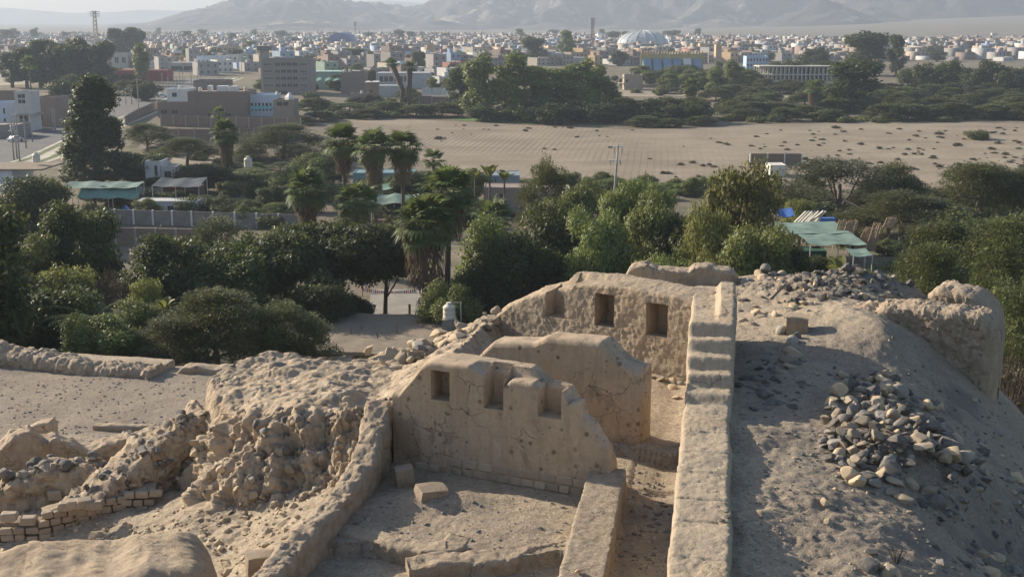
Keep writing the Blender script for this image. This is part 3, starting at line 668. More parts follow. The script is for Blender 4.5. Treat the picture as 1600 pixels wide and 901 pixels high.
M['valley'] = valley_mat()
ground = link('ground', mesh('ground', np.stack([vx, vy, vz + CAM_Z], -1).reshape(-1, 3), gridfaces(len(VX), len(VY)), True), M['valley'])
tag(ground, 'dusty valley floor under the trees and the town', kind='structure')
def VZ(x, y): return CAM_Z + float(outer_h(np.array([x], float), np.array([y], float))[0] + valley_rise(np.array([x]), np.array([y]))[0])
def sheet(name, pts, mat, lift=.05, label=None, sub=None, z=None):
    """flat piece of ground lying just above the valley sheet"""
    b = bmesh.new(); vs = [b.verts.new((p[0], p[1], (VZ(p[0], p[1]) if z is None else z) + lift)) for p in pts]
    b.faces.new(vs); bmesh.ops.recalc_face_normals(b, faces=b.faces[:])
    if b.faces[0].normal.z < 0: bmesh.ops.reverse_faces(b, faces=b.faces[:])
    me = bpy.data.meshes.new(name); b.to_mesh(me); b.free(); o = link(name, me, mat); return tag(o, label, kind='structure')
def g0(px, py, z=0.0): return XY(atz(px, py, z))
def field_mat():
    t = NT('ploughed field'); co = t.co(); n = t.noise(co, .05, 6, .62, .3); n2 = t.noise(co, .9, 5, .7)
    c = t.mix(t.ramp(n, [(.35, 0.), (.65, 1.)]), (.24, .197, .148), (.34, .285, .215))
    c = t.mix(t.ramp(n2, [(.35, .45), (.6, 0.)]), c, (.16, .13, .10))
    c = t.mix(t.ramp(t.noise(t.co((.35, 1.6, 1)), .035, 5, .6, .5), [(.52, 0.), (.62, .5)]), c, (.19, .155, .115))
    w = t.n('ShaderNodeTexWave', wave_type='BANDS', bands_direction='X'); w.inputs['Scale'].default_value = .20; w.inputs['Distortion'].default_value = 4.5
    w.inputs['Detail'].default_value = 1; w.inputs['Detail Scale'].default_value = .06
    m = t.n('ShaderNodeMapping'); m.inputs['Rotation'].default_value = (0, 0, R(7)); t.l(co, m.inputs[0]); t.l(m.outputs[0], w.inputs['Vector'])
    fade = t.ramp(t.noise(co, .02, 3, .5), [(.40, .1), (.62, 1.)])
    xs = t.n('ShaderNodeSeparateXYZ'); t.l(co, xs.inputs[0])
    west = t.ramp(t.math('MULTIPLY_ADD', xs.outputs[0], .01, .5), [(.55, 1.), (.95, .15)])
    ln = t.math('MULTIPLY', t.math('MULTIPLY', t.ramp(w.outputs[1], [(.0, 1.), (.3, 0.)]), fade), west)
    c = t.mix(t.math('MULTIPLY', ln, .65), c, (.10, .083, .064))
    return t.done(c, .95, t.bump(n2, .8, .2), .1)
M['field'] = field_mat()
FIELD = [g0(*p) for p in [(528,189),(560,184),(620,187),(720,190),(850,197),(980,203),(1110,200),(1200,194),(1330,192),(1480,191),(1680,196),(1760,270),(1600,300),(1440,294),(1200,300),(1000,296),(860,284),(700,262),(600,240),(552,213)]]
sheet('field', FIELD, M['field'], .06, 'bare sandy ploughed field with thin furrow lines')
M['green_field'] = plain('green crop', (.13, .22, .06), .9, .35, .2)
sheet('crop_field', [g0(*p) for p in [(1440,134),(1620,134.5),(1700,137),(1700,141),(1440,137.5)]], M['green_field'], .1, 'thin strip of bright green crop before the tree row')
sheet('crop_field', [g0(*p) for p in [(690,184.5),(760,186),(860,192.5),(850,195.5),(720,188.5)]], M['green_field'], .09, 'grassy edge at the far side of the ploughed field')
M['dry_field'] = plain('fallow ground', (.30, .25, .185), .95, .35, .06)
sheet('fallow_field', [g0(*p) for p in [(940,141),(1060,139),(1090,146),(1060,152),(950,151)]], M['dry_field'], .09, 'fallow ground beyond the eucalyptus grove')
sheet('fallow_field', [g0(*p) for p in [(1095,141),(1180,139),(1330,142),(1330,152),(1120,158)]], M['dry_field'], .09, 'fallow ground in front of the concrete frame building')
sheet('fallow_field', [g0(*p) for p in [(-40,118),(70,116),(78,131),(-40,136)]], M['dry_field'], .09, 'bare lot beside the far trees on the town edge')
sheet('fallow_field', [g0(*p) for p in [(250,246),(340,240),(352,258),(262,262)]], M['dry_field'], .07, 'heap-strewn bare lot behind the shade nets')

def mountains():
    X = np.linspace(-3600, 4200, 521); Y = np.concatenate([np.linspace(3300, 5200, 190), np.linspace(5240, 7000, 50)])
    x, y = np.meshgrid(X, Y, indexing='ij')
    px = 800 + x / y * 1900 * 1.02
    env = np.interp(px, [150,230,300,340,380,420,455,490,540,600,660,700,740,800,900,1200,1700,2200], [0,4,16,22,36,62,80,52,26,24,22,40,70,110,130,140,150,150]) * 2.5
    sx = px + 25 * fbm(xy3(x, y, .0012), 3, 3)
    rid = 1 - np.abs(fbm(xy3(x * .0042 + .3 * fbm(xy3(x, y, .003), 2, 8), y * .0019), 5, 15, .55)) * 2.0
    rid2 = 1 - np.abs(fbm(xy3(x, y, .011), 4, 25, .55)) * 2
    front = 4050 + 260 * fbm(xy3(x, y * 0, .0011), 3, 35)
    up = np.clip((y - front) / 900, 0, 1)
    z = env * np.power(up, .8) * (.25 + .75 * np.clip(rid, 0, 1)) + 36 * np.clip(rid, -.2, 1) * sstep(0, .25, up) * np.clip(env / 60, 0, 1) + 16 * rid2 * sstep(0, .3, up) * np.clip(env / 80, 0, 1)
    # small spurs standing before the range
    for cx, cy, h, r_ in [(1270, 3750, 75, 190), (1345, 3850, 48, 130), (690, 3900, 30, 170), (480, 3800, 34, 260), (330, 3900, 22, 240), (1110, 3950, 26, 130), (980, 3950, 24, 160), (860, 3900, 22, 180)]:
        xx = (cx - 800) / 1900 * cy; d = np.hypot(x - xx, (y - cy) * .8) / r_
        z = np.maximum(z, h * np.clip(1 - d, 0, 1) * (.75 + .5 * np.clip(rid2, 0, 1)))
    z = np.minimum(np.clip(z, 0, 290) - 3 + valley_rise(x, y), 300)
    me = mesh('mountains', np.stack([x, y, z], -1).reshape(-1, 3), gridfaces(len(X), len(Y)), True)
    t = NT('desert rock'); co = t.co(); g = t.n('ShaderNodeNewGeometry'); s = t.n('ShaderNodeSeparateXYZ'); t.l(g.outputs['Normal'], s.inputs[0])
    n = t.noise(co, .004, 6, .65, .5); n2 = t.noise(co, .02, 5, .65)
    c = t.mix(t.ramp(n, [(.4, 0.), (.6, 1.)]), (.065, .056, .05), (.12, .10, .084))
    sand = t.math('MULTIPLY', t.ramp(n2, [(.54, 0.), (.62, 1.)]), t.ramp(t.noise(co, .0022, 3, .6), [(.47, 0.), (.58, 1.)]))
    c = t.mix(sand, c, (.34, .29, .22))
    return tag(link('mountains', me, t.done(c, .95, t.bump(n2, .8, 12), .05)), 'bare desert mountains fading into haze behind the town', kind='structure')
mountains()
def far_ridge():
    X = np.linspace(-6500, 1500, 240); Y = np.linspace(8200, 10200, 50); x, y = np.meshgrid(X, Y, indexing='ij')
    px = 800 + x / y * 1900 * 1.02
    env = np.interp(px, [-400, -100, 0, 120, 220, 320, 420, 540, 620, 700, 900], [160, 130, 135, 95, 120, 105, 150, 175, 190, 170, 120])
    z = env * np.clip((y - 8250) / 1100, 0, 1) * (.8 + .3 * fbm(xy3(x, y, .0012), 4, 3)) - 3
    me = mesh('hills', np.stack([x, y, np.clip(z, -3, 285)], -1).reshape(-1, 3), gridfaces(len(X), len(Y)), True)
    tag(link('hills', me, plain('far hills', (.20, .17, .14), .95, .3, .002)), 'pale far hills almost lost in haze', kind='structure')
far_ridge()
def haze():
    m = bpy.data.materials.new('haze'); m.use_nodes = True; t = m.node_tree; t.nodes.remove(t.nodes['Principled BSDF'])
    v = t.nodes.new('ShaderNodeVolumePrincipled'); v.inputs['Color'].default_value = (.50, .575, .69, 1); v.inputs['Density'].default_value = 1.95e-4
    v.inputs['Anisotropy'].default_value = 0.15
    t.links.new(v.outputs[0], t.nodes['Material Output'].inputs['Volume'])
    o = MB().box(-10500, 10500, -1500, 12500, -4.5, 310).build('haze', m); tag(o, 'pale haze hanging over the valley', 'haze', kind='stuff')
haze()
def zone(px, py):
    Z = [(150, 'near the yellowish mast'), (300, 'above the red-walled shed'), (400, 'around the arched white house'), (500, 'behind the five-storey block'), (600, 'around the blue-roofed hall'), (720, 'near the blue-panelled block'), (860, 'behind the eucalyptus grove'), (965, 'below the reddish mast'), (1050, 'around the silver dome'), (1140, 'behind the stadium'), (1250, 'above the concrete frame'), (1420, 'around the huge eucalyptus'), (9999, 'on the plain at the picture edge')]
    return next(s for x, s in Z if px < x)
# ================================================================ VEGETATION
def leaf_mat(name, a, b, trans=.3, gloss=.6, spec=.2):
    t = NT(name); co = t.co(); oi = t.n('ShaderNodeObjectInfo')
    n = t.noise(co, 1.1, 3, .6); wn = t.n('ShaderNodeTexWhiteNoise', noise_dimensions='3D')
    sn = t.n('ShaderNodeVectorMath', operation='SNAP'); t.l(co, sn.inputs[0]); sn.inputs[1].default_value = (.35, .35, .35); t.l(sn.outputs[0], wn.inputs[0])
    c = t.mix(t.math('MULTIPLY_ADD', wn.outputs[0], .45, t.math('MULTIPLY', n, .6)), a, b)
    h = t.n('ShaderNodeHueSaturation'); t.l(c, h.inputs['Color']); t.l(t.math('MULTIPLY_ADD', oi.outputs['Random'], .5, .75), h.inputs['Value'])
    t.l(t.math('MULTIPLY_ADD', oi.outputs['Random'], .03, .485), h.inputs['Hue'])
    t.done(h.outputs[0], gloss, None, spec)
    tr = t.n('ShaderNodeBsdfTranslucent'); c2 = t.mix(.5, h.outputs[0], (.17, .19, .045)); t.l(c2, tr.inputs[0])
    mx = t.n('ShaderNodeMixShader'); mx.inputs[0].default_value = trans; t.l(t.b.outputs[0], mx.inputs[1]); t.l(tr.outputs[0], mx.inputs[2]); t.l(mx.outputs[0], t.out.inputs[0])
    return t.m
M['leaf_dark'] = leaf_mat('dark broad leaves', (0.0281, 0.0394, 0.0142), (0.0742, 0.0935, 0.0300), .32, .55, .25)
M['leaf_mid'] = leaf_mat('molle leaves', (0.0872, 0.1084, 0.0355), (0.2229, 0.2486, 0.0781), .32, .55)
M['leaf_light'] = leaf_mat('fresh green leaves', (0.1030, 0.1093, 0.0326), (0.2630, 0.2528, 0.0779), .38, .55)
M['leaf_thorn'] = leaf_mat('thorn tree leaflets', (0.0612, 0.0737, 0.0284), (0.1630, 0.1729, 0.0635), .28, .6, .2)
M['leaf_grey'] = leaf_mat('grey green leaves', (0.0649, 0.0767, 0.0414), (0.1583, 0.1733, 0.0883), .25, .6, .2)
M['leaf_dry'] = leaf_mat('dry twigs', (.09, .07, .052), (.16, .125, .09), .1, .8, .1)
M['leaf_palm'] = leaf_mat('palm blades', (.062, .092, .032), (.13, .165, .058), .35, .6, .15)
M['leaf_dead'] = leaf_mat('dead palm blades', (.10, .07, .045), (.19, .14, .095), .15, .8, .1)
M['bark'] = plain('bark', (.11, .088, .068), .95, .4, 3, .8)
M['bark_grey'] = plain('grey bark', (.17, .145, .12), .95, .4, 3, .8)
M['tuft'] = leaf_mat('dry scrub', (.075, .066, .046), (.15, .125, .085), .1, .8, .1)

def leaves(pos, dirn, nrm, L, Wd, r_):
    n = len(pos); d = dirn / (np.linalg.norm(dirn, axis=1, keepdims=True) + 1e-9)
    sdv = np.cross(d, nrm); sdv /= (np.linalg.norm(sdv, axis=1, keepdims=True) + 1e-9)
    l = (L * r_.uniform(.6, 1.3, n))[:, None]; w = (Wd * r_.uniform(.6, 1.3, n))[:, None]
    a = pos - d * l * .5; b = pos + sdv * w * .5; c = pos + d * l * .5; e = pos - sdv * w * .5
    v = np.stack([a, b, c, e], 1).reshape(-1, 3); f = np.arange(n * 4).reshape(-1, 4)
    return v, f
def sph(r_, n): v = r_.normal(size=(n, 3)); return v / np.linalg.norm(v, axis=1, keepdims=True)
def make_tree(seed, style, H, Wd, n, leaf, mat, barkm='bark'):
    """returns (trunk mesh, crown mesh) of a tree H high and Wd wide, foot at the origin"""
    r_ = np.random.default_rng(seed); cl = []
    if style == 'broad':
        k = 42
        for i in range(k):
            d = sph(r_, 1)[0]; rr = r_.uniform(.45, .86)
            cl.append((d[0] * rr * Wd * .48, d[1] * rr * Wd * .48, H * .50 + d[2] * rr * H * .46, r_.uniform(.10, .21) * Wd, r_.uniform(.10, .20) * Wd * .9))
    elif style == 'high':
        k = 36
        for i in range(k):
            d = sph(r_, 1)[0]; rr = r_.uniform(.4, .86)
            cl.append((d[0] * rr * Wd * .48, d[1] * rr * Wd * .48, H * .70 + d[2] * rr * H * .28, r_.uniform(.10, .2) * Wd, r_.uniform(.07, .13) * Wd))
    elif style == 'droop':
        k = 40
        for i in range(k):
            a = r_.uniform(0, 6.28); t = r_.uniform(.15, .9); rr = math.sqrt(max(0, 1 - ((t - .5) / .55)**2)) * r_.uniform(.3, .9)
            cl.append((math.cos(a) * rr * Wd * .42, math.sin(a) * rr * Wd * .42, H * t, r_.uniform(.10, .18) * Wd, r_.uniform(.10, .19) * Wd))
    elif style == 'thorn':
        k = 60
        for i in range(k):
            a = r_.uniform(0, 6.28); rr = math.sqrt(r_.uniform(.02, 1)); z = H * (.93 - .55 * rr**2.2 - .45 * r_.uniform(0, 1)**2.2 * rr)
            cl.append((math.cos(a) * rr * Wd * .44, math.sin(a) * rr * Wd * .44, z, r_.uniform(.09, .17) * Wd, r_.uniform(.035, .075) * Wd))
    elif style == 'tall':
        k = 26
        for i in range(k):
            t = r_.uniform(.22, .97); a = r_.uniform(0, 6.28); rr = (.95 - .6 * abs(t - .5)) * r_.uniform(.2, .85)
            cl.append((math.cos(a) * rr * Wd * .42, math.sin(a) * rr * Wd * .42, H * t, r_.uniform(.15, .26) * Wd, r_.uniform(.13, .24) * Wd * 1.1))
    elif style == 'cone':
        k = 110
        for i in range(k):
            t = r_.uniform(.04, .98); a = r_.uniform(0, 6.28); rr = (1.03 - t)**.8 * r_.uniform(.45, .95)
            cl.append((math.cos(a) * rr * Wd * .46, math.sin(a) * rr * Wd * .46, H * t, r_.uniform(.09, .17) * Wd, r_.uniform(.08, .15) * Wd))
    else:                               # bush
        k = 18
        for i in range(k):
            d = sph(r_, 1)[0]; d[2] = abs(d[2]); rr = r_.uniform(.3, .8)
            cl.append((d[0] * rr * Wd * .44, d[1] * rr * Wd * .44, H * (.18 + .62 * d[2] * rr), r_.uniform(.14, .24) * Wd, r_.uniform(.16, .26) * H))
    cl = np.array(cl); k = len(cl)
    wgt = cl[:, 3]**2 * cl[:, 4]**.5; ci = r_.choice(k, n, p=wgt / wgt.sum()); d = sph(r_, n); rad = r_.uniform(.35, 1.0, n)**.55 * (1 + .25 * r_.normal(size=n) * .5)
    pos = cl[ci, :3] + d * np.stack([cl[ci, 3], cl[ci, 3], cl[ci, 4]], -1) * rad[:, None]
    rnd = sph(r_, n)
    if style == 'droop': dirn = rnd * .8 + np.array([0, 0, -.8]); pos[:, 2] -= r_.uniform(0, .02, n) * H; nrm = d + rnd * .7
    elif style == 'tall': dirn = rnd * .7 + np.array([0, 0, -.7]); nrm = d + rnd * .8
    elif style == 'thorn': dirn = rnd * np.array([1, 1, .35]) + d * np.array([.6, .6, 0]); nrm = rnd * .6 + np.array([0, 0, 1.0])
    else: dirn = rnd + d * .4 + np.array([0, 0, -.25]); nrm = d * .9 + rnd * .8 + np.array([0, 0, .35])
    pos[:, 2] = np.maximum(pos[:, 2], .02 * H)
    v, f = leaves(pos, dirn, nrm, leaf[0], leaf[1], r_)
    crown = mesh('crown', v, f); crown.materials.append(M[mat])
    mb = MB(); tr = max(.08, .028 * H if style != 'thorn' else .035 * H)
    top = H * (.62 if style in ('broad', 'thorn', 'high') else (.8 if style in ('tall', 'cone', 'droop') else .4)); bend = r_.uniform(-.05, .05, 2) * H
    if style == 'bush': tr = .04 * H
    tp = [(bend[0] * (q**1.6), bend[1] * (q**1.6), top * q - .4 * (q == 0)) for q in (0, .25, .5, .75, 1)]
    mb.tube(tp, [tr * 1.25, tr, tr * .85, tr * .65, tr * .4], 7)
    for i in r_.permutation(k)[:12]:
        s0 = r_.uniform(.35, .9); b0 = Vector((bend[0] * s0**1.6, bend[1] * s0**1.6, top * s0)); e = Vector(cl[i, :3])
        if e.z < b0.z * .6: continue
        mid = (b0 + e) * .5 + Vector((0, 0, -.04 * H + r_.uniform(-.02, .02) * H))
        mb.tube([b0, mid, e], [tr * .4, tr * .27, tr * .1], 5, False)
    trunk = mb.me('trunk', True); trunk.materials.append(M[barkm])
    return trunk, crown
LIB = {}
def lib(key, style, H, Wd, n, leaf, mat, variants=2, bark='bark'):
    LIB[key] = [(H, Wd) + make_tree(hash(key) % 997 if False else sum(map(ord, key)) * 7 + i, style, H, Wd, n, leaf, mat, bark) for i in range(variants)]
lib('dark', 'broad', 9, 9, 20000, (.34, .22), 'leaf_dark', 3)
lib('darkhigh', 'high', 9, 9, 18000, (.34, .22), 'leaf_dark', 2)
lib('mid', 'broad', 9, 8, 17000, (.32, .19), 'leaf_mid', 2)
lib('green', 'broad', 8, 7, 11000, (.32, .19), 'leaf_light', 2)
lib('molle', 'droop', 9, 8, 21000, (.34, .15), 'leaf_mid', 2)
lib('molle_light', 'droop', 9, 8, 20000, (.34, .15), 'leaf_light', 2)
lib('thorn', 'thorn', 7, 11, 26000, (.28, .13), 'leaf_thorn', 3, 'bark_grey')
lib('greythorn', 'thorn', 7, 10, 20000, (.28, .12), 'leaf_grey', 2, 'bark_grey')
lib('cone', 'cone', 17, 9, 24000, (.6, .26), 'leaf_dark', 1)
lib('dry', 'bush', 4, 4, 5000, (.42, .035), 'leaf_dry', 1)
lib('shrub', 'bush', 3, 4, 6000, (.26, .13), 'leaf_thorn', 2)
lib('greenshrub', 'bush', 3, 4, 6000, (.26, .14), 'leaf_light', 1)
lib('far_tall', 'tall', 20, 9, 5200, (.9, .5), 'leaf_mid', 3)
lib('far_dark', 'tall', 18, 9, 5200, (.9, .5), 'leaf_dark', 2)
lib('far_broad', 'broad', 10, 11, 4800, (.85, .5), 'leaf_dark', 3)
lib('far_thorn', 'thorn', 6, 11, 5200, (.8, .35), 'leaf_thorn', 3)
lib('far_bush', 'bush', 4, 7, 1800, (.7, .4), 'leaf_thorn', 2)
lib('far_green', 'bush', 4, 7, 1800, (.7, .4), 'leaf_light', 1)
TNAME = {'darkhigh': 'broadleaf_tree', 'dark': 'broadleaf_tree', 'mid': 'broadleaf_tree', 'green': 'broadleaf_tree', 'molle': 'pepper_tree', 'molle_light': 'pepper_tree', 'thorn': 'thorn_tree', 'greythorn': 'thorn_tree', 'cone': 'conifer_tree',
         'dry': 'dry_shrub', 'shrub': 'shrub', 'greenshrub': 'shrub', 'far_tall': 'eucalyptus_tree', 'far_dark': 'eucalyptus_tree', 'far_broad': 'broadleaf_tree', 'far_thorn': 'thorn_tree', 'far_bush': 'shrub', 'far_green': 'shrub'}
def tree_at(key, x, y, H, Wd, label, group=None, var=None, zoff=0):
    l = LIB[key]; h0, w0, tm, cm = l[random.randrange(len(l)) if var is None else var % len(l)]
    o = empty(TNAME[key], (x, y, VZ(x, y) - .1 + zoff), random.uniform(0, 6.28)); o.scale = (Wd / w0, Wd / w0, H / h0)
    shrub = TNAME[key] in ('shrub', 'dry_shrub')
    tag(o, label, 'shrub' if shrub else 'tree', group)
    link('trunk' if not shrub else 'stem', tm, None, o); link('crown' if not shrub else 'foliage', cm, None, o)
    return o
def tree(key, px, ytop, wpx, Y, label, group=None, var=None):
    top = aty(px, ytop, Y); z = VZ(top.x, Y); H = max(1.5, top.z - z); Wd = wpx / 1900 * (Y + 6)
    return tree_at(key, top.x, Y, H, Wd, label, group, var)

# trees below the ruin
NEAR = [
 ('dark',553,452,75,111,'low dark tree beside the pale lane, under the glossy trees'),
 ('dark',678,448,60,113,'low dark tree at the foot of the tallest shaggy palm'),
 ('dark',520,445,80,106,'low dark tree behind the far corner of the mud roof'),
 ('thorn',335,452,215,79,'spreading thorn tree with layered olive foliage behind the plaza wall'),
 ('thorn',440,470,165,80,'spreading thorn tree with drooping skirts beside the flat mud roof'),
 ('greythorn',265,482,140,77,'low grey-green thorn tree behind the short wavy plaza wall'),
 ('dark',60,432,190,82,'dense dark tree behind the stone retaining wall at the picture edge'),
 ('mid',148,478,130,76,'bushy dark tree just beyond the straight plaza wall'),
 ('mid',215,448,120,86,'leafy tree beside the young date palm'),
 ('dark',-10,395,150,95,'dark tree cut by the picture edge above the plaza'),
 ('mid',22,352,140,108,'broad tree with pale leaf tips at the picture edge below the brick wall'),
 ('dark',112,303,150,112,'tall dark tree in front of the brick wall and tin roof'),
 ('green',100,392,110,98,'small bright green tree under the tall dark tree'),
 ('dry',172,372,100,97,'bare reddish-brown bush among dark trees'),
 ('green',228,412,60,92,'slim light green sapling beside the bare brown bush'),
 ('dark',265,352,170,106,'dark broad tree with sunlit crown below the white pillars'),
 ('dark',360,366,170,105,'dark broad tree left of the tangled glossy trees'),
 ('greythorn',345,330,140,118,'feathery pale thorn tree before the pillared wall'),
 ('darkhigh',440,350,180,110,'glossy dark tree below the shaggy palm with brown skirt'),
 ('darkhigh',528,338,190,114,'glossy dark tree shading the yard behind the mud roof'),
 ('darkhigh',598,350,130,114,'dark tree hanging over the road with the bunting'),
 ('dark',752,385,130,106,'dark leafy tree behind the white water tank'),
 ('mid',765,320,110,116,'leafy tree to the right of the tallest shaggy palm'),
 ('dark',812,350,150,107,'tall dark tree behind the sloping end of the niche wall'),
 ('dark',868,300,150,116,'wide dark tree with sunlit top behind the niche wall'),
 ('thorn',852,240,100,160,'round-topped thorn tree at the near edge of the field'),
 ('mid',905,268,110,138,'bushy tree near the power pole on the field edge'),
 ('molle',938,322,150,108,'rounded pepper tree with pale hanging foliage behind the ruin'),
 ('molle',990,282,120,122,'loose pepper tree beside the power pole'),
 ('molle',1022,300,120,116,'pepper tree with brownish tint above the small grey house'),
 ('dark',1075,322,100,112,'dark glossy tree between two pepper trees'),
 ('mid',1020,262,80,150,'small dark tree standing at the corner of the field'),
 ('molle',1040,392,130,98,'pepper tree with hanging sprays above the rim wall'),
 ('molle_light',1165,242,165,114,'tall light green pepper tree rising over the field edge'),
 ('molle_light',1110,312,120,106,'bright green pepper tree with loose crown'),
 ('molle',1180,345,175,97,'wide brownish pepper tree above the ruin corner'),
 ('molle_light',1105,385,90,94,'low bright green pepper tree just over the rim wall'),
 ('dark',1232,352,80,104,'small dark tree at the edge of the green shade net'),
 ('green',1252,300,60,162,'young leafy yellow-green tree beside the blue tarpaulin'),
 ('greythorn',1315,236,240,178,'very wide grey thorn tree in front of the scrub-dotted field'),
 ('thorn',1395,252,130,182,'dark thorn tree joined to the wide grey thorn tree'),
 ('thorn',1415,298,220,158,'low spreading thorn tree behind the reed mats'),
 ('thorn',1530,252,190,172,'dome-shaped thorn tree standing alone near the picture edge'),
 ('thorn',1600,262,120,172,'thorn tree cut by the picture edge beside the field'),
 ('thorn',1515,325,255,104,'big sprawling thorn tree right of the reed mats'),
 ('thorn',1585,330,200,98,'sprawling thorn tree at the picture edge above the mud wall'),
 ('thorn',1455,375,165,90,'thorn tree with bare lower branches above the spoil heap'),
 ('greenshrub',1478,440,60,72,'bright green sprouting shrub behind the rounded mud wall'),
 ('dry',1535,432,120,68,'tangled brown bush on the outer slope'),
 ('thorn',1600,415,190,72,'thorn bush crowding the outer slope behind the mud wall'),
 ('dry',1600,470,120,58,'dry bush at the picture edge below the thorn trees'),
 ('shrub',1330,395,110,86,'dark green shrub below the green shade net'),
 ('mid',700,430,110,101,'leafy tree right beside the white water tank'),
 ('dark',490,420,130,103,'dark tree behind the corner of the mud roof'),
 # middle distance
 ('cone',143,122,140,240,'tall dark conifer towering over the street edge'),
 ('dark',215,235,110,245,'dark tree at the foot of the tall conifer'),
 ('dark',55,262,120,172,'rounded dark tree in front of the white and blue house'),
 ('dark',318,250,100,228,'dark tree left of the skirted palm by the white tank'),
 ('mid',395,258,130,232,'leafy tree below the small white tank'),
 ('mid',500,228,90,240,'leafy tree behind the row of skirted palms'),
 ('thorn',440,192,150,285,'spreading thorn tree on the field corner'),
 ('thorn',228,192,90,300,'thorn tree under the perimeter wall beside the conifer'),
 ('thorn',290,214,110,270,'low yellow-green thorn bush on the bare lot'),
 ('mid',470,250,90,222,'bushy tree between two palms'),
 ('dark',640,262,90,218,'bushy dark tree under the pair of palms'),
 ('mid',740,258,70,218,'small tree beside the banana plants'),
]
for a in NEAR: tree(*a)
for k in range(95):                                    # undergrowth between the trunks
    px = random.uniform(-30, 1630); Y = random.uniform(88, 150)
    if 480 < px < 730 and Y < 150: continue
    x = (px - 800) / 1900 * Y * 1.05
    tree_at(random.choice(['shrub', 'shrub', 'dark', 'mid']), x, Y, random.uniform(2, 4.5), random.uniform(4, 7), f"dark undergrowth shrub {'close behind' if Y < 108 else ('well behind' if Y < 130 else 'far behind')} the ruin, {('first', 'second', 'third', 'fourth', 'last')[max(0, min(4, int(px / 320)))]} fifth from left", 'undergrowth shrubs below the ruin')
for x, y, lab in ((-35.5, 74, 'dark tree at the picture edge added to shade the retaining wall'), (-43, 70, 'unseen dark tree beyond the picture edge, added to shade the retaining wall')): tree_at('dark', x, y, 14, 11, lab)  # trees added to throw shade on the retaining wall

for key, n, x0, x1, y0, y1, h0, h1, w0, w1, label, group in (
  ('mid shrub dark', 46, 140, 780, 300, 350, 2.2, 5.0, 4, 8, 'leafy bush between pillared wall and palms', 'yard bushes'),
  ('shrub greythorn', 26, 230, 560, 232, 290, 1.8, 4.0, 5, 10, 'bush on rough ground below the perimeter walls', 'bushes below the perimeter walls'),
  ('shrub mid', 26, 560, 1200, 284, 305, 2.0, 4.5, 4, 8, 'bush along the ploughed field\'s near edge', 'bushes along the near field edge'),
  ('shrub thorn', 22, 1220, 1640, 296, 345, 2.5, 5.0, 6, 11, 'thorn bush behind the reed mats', 'thorn bushes behind the reed mats')):
    for k in range(n):
        px = random.uniform(x0, x1); py = random.uniform(y0, y1); p = atz(px, py, .6); H_ = random.uniform(h0, h1); q_ = min(4, int((px - x0) / (x1 - x0) * 5)); tree_at(random.choice(key.split()), p.x, p.y, H_, random.uniform(w0, w1), f"{'tall' if H_ > (h0 + h1) / 2 else 'low'} {label}, {('first', 'second', 'third', 'fourth', 'last')[q_]} fifth from left", group)
tree('dark', 1285, 392, 90, 116, 'small dark tree hiding the posts of the pale shade net')
# palms with fan leaves
def fan_mesh(nb=15, L=1.0, fold=.25, droop=.25, seed=0):
    r_ = np.random.default_rng(seed); v = []; f = []
    def q(*p): n = len(v); v.extend(p); f.append(tuple(range(n, n + len(p))))
    q((-.02, 0, 0), (.02, 0, 0), (.015, .8 * L, .05), (-.015, .8 * L, .05))
    for i in range(nb):
        a = R(-100 + 200 * i / (nb - 1)); l = L * (1.0 - .25 * abs(i / (nb - 1) - .5) * 2) * r_.uniform(.85, 1.1)
        o = np.array([0, .8 * L, .05]); d = np.array([math.sin(a), math.cos(a), .0]); s = np.array([math.cos(a), -math.sin(a), 0]); w = .085 * L
        m = o + d * l * .6 + np.array([0, 0, .06 * l]); e = o + d * l + np.array([0, 0, -droop * l * r_.uniform(.6, 1.6)])
        b0 = o - s * .01; b1 = o + s * .01
        q(tuple(b0), tuple(b1), tuple(m + s * w), tuple(m - s * w)); q(tuple(m - s * w), tuple(m + s * w), tuple(e))
    return mesh('frond', v, f)
FAN = [fan_mesh(15, 1, .25, .2, i) for i in range(3)]; FAND = [fan_mesh(11, 1, .2, .6, 9)]
for me in FAN: me.materials.append(M['leaf_palm'])
for me in FAND: me.materials.append(M['leaf_dead'])
def skirt_mesh(seed, L=3.0, r0=.75, r1=.45, n=420):
    r_ = np.random.default_rng(seed); a = r_.uniform(0, 6.28, n); z = -r_.uniform(0, 1, n)**1.1 * L; rr = (r0 + (r1 - r0) * (-z / L)) * r_.uniform(.7, 1.12, n)
    pos = np.stack([np.cos(a) * rr, np.sin(a) * rr, z], -1); dr = np.stack([np.cos(a) * .18, np.sin(a) * .18, -np.ones(n)], -1) + .16 * sph(r_, n)
    v, f = leaves(pos, dr, np.stack([np.cos(a), np.sin(a), np.zeros(n)], -1) + .5 * sph(r_, n), .95, .12, r_)
    me = mesh('dead_leaf_skirt', v, f); me.materials.append(M['leaf_dead']); return me
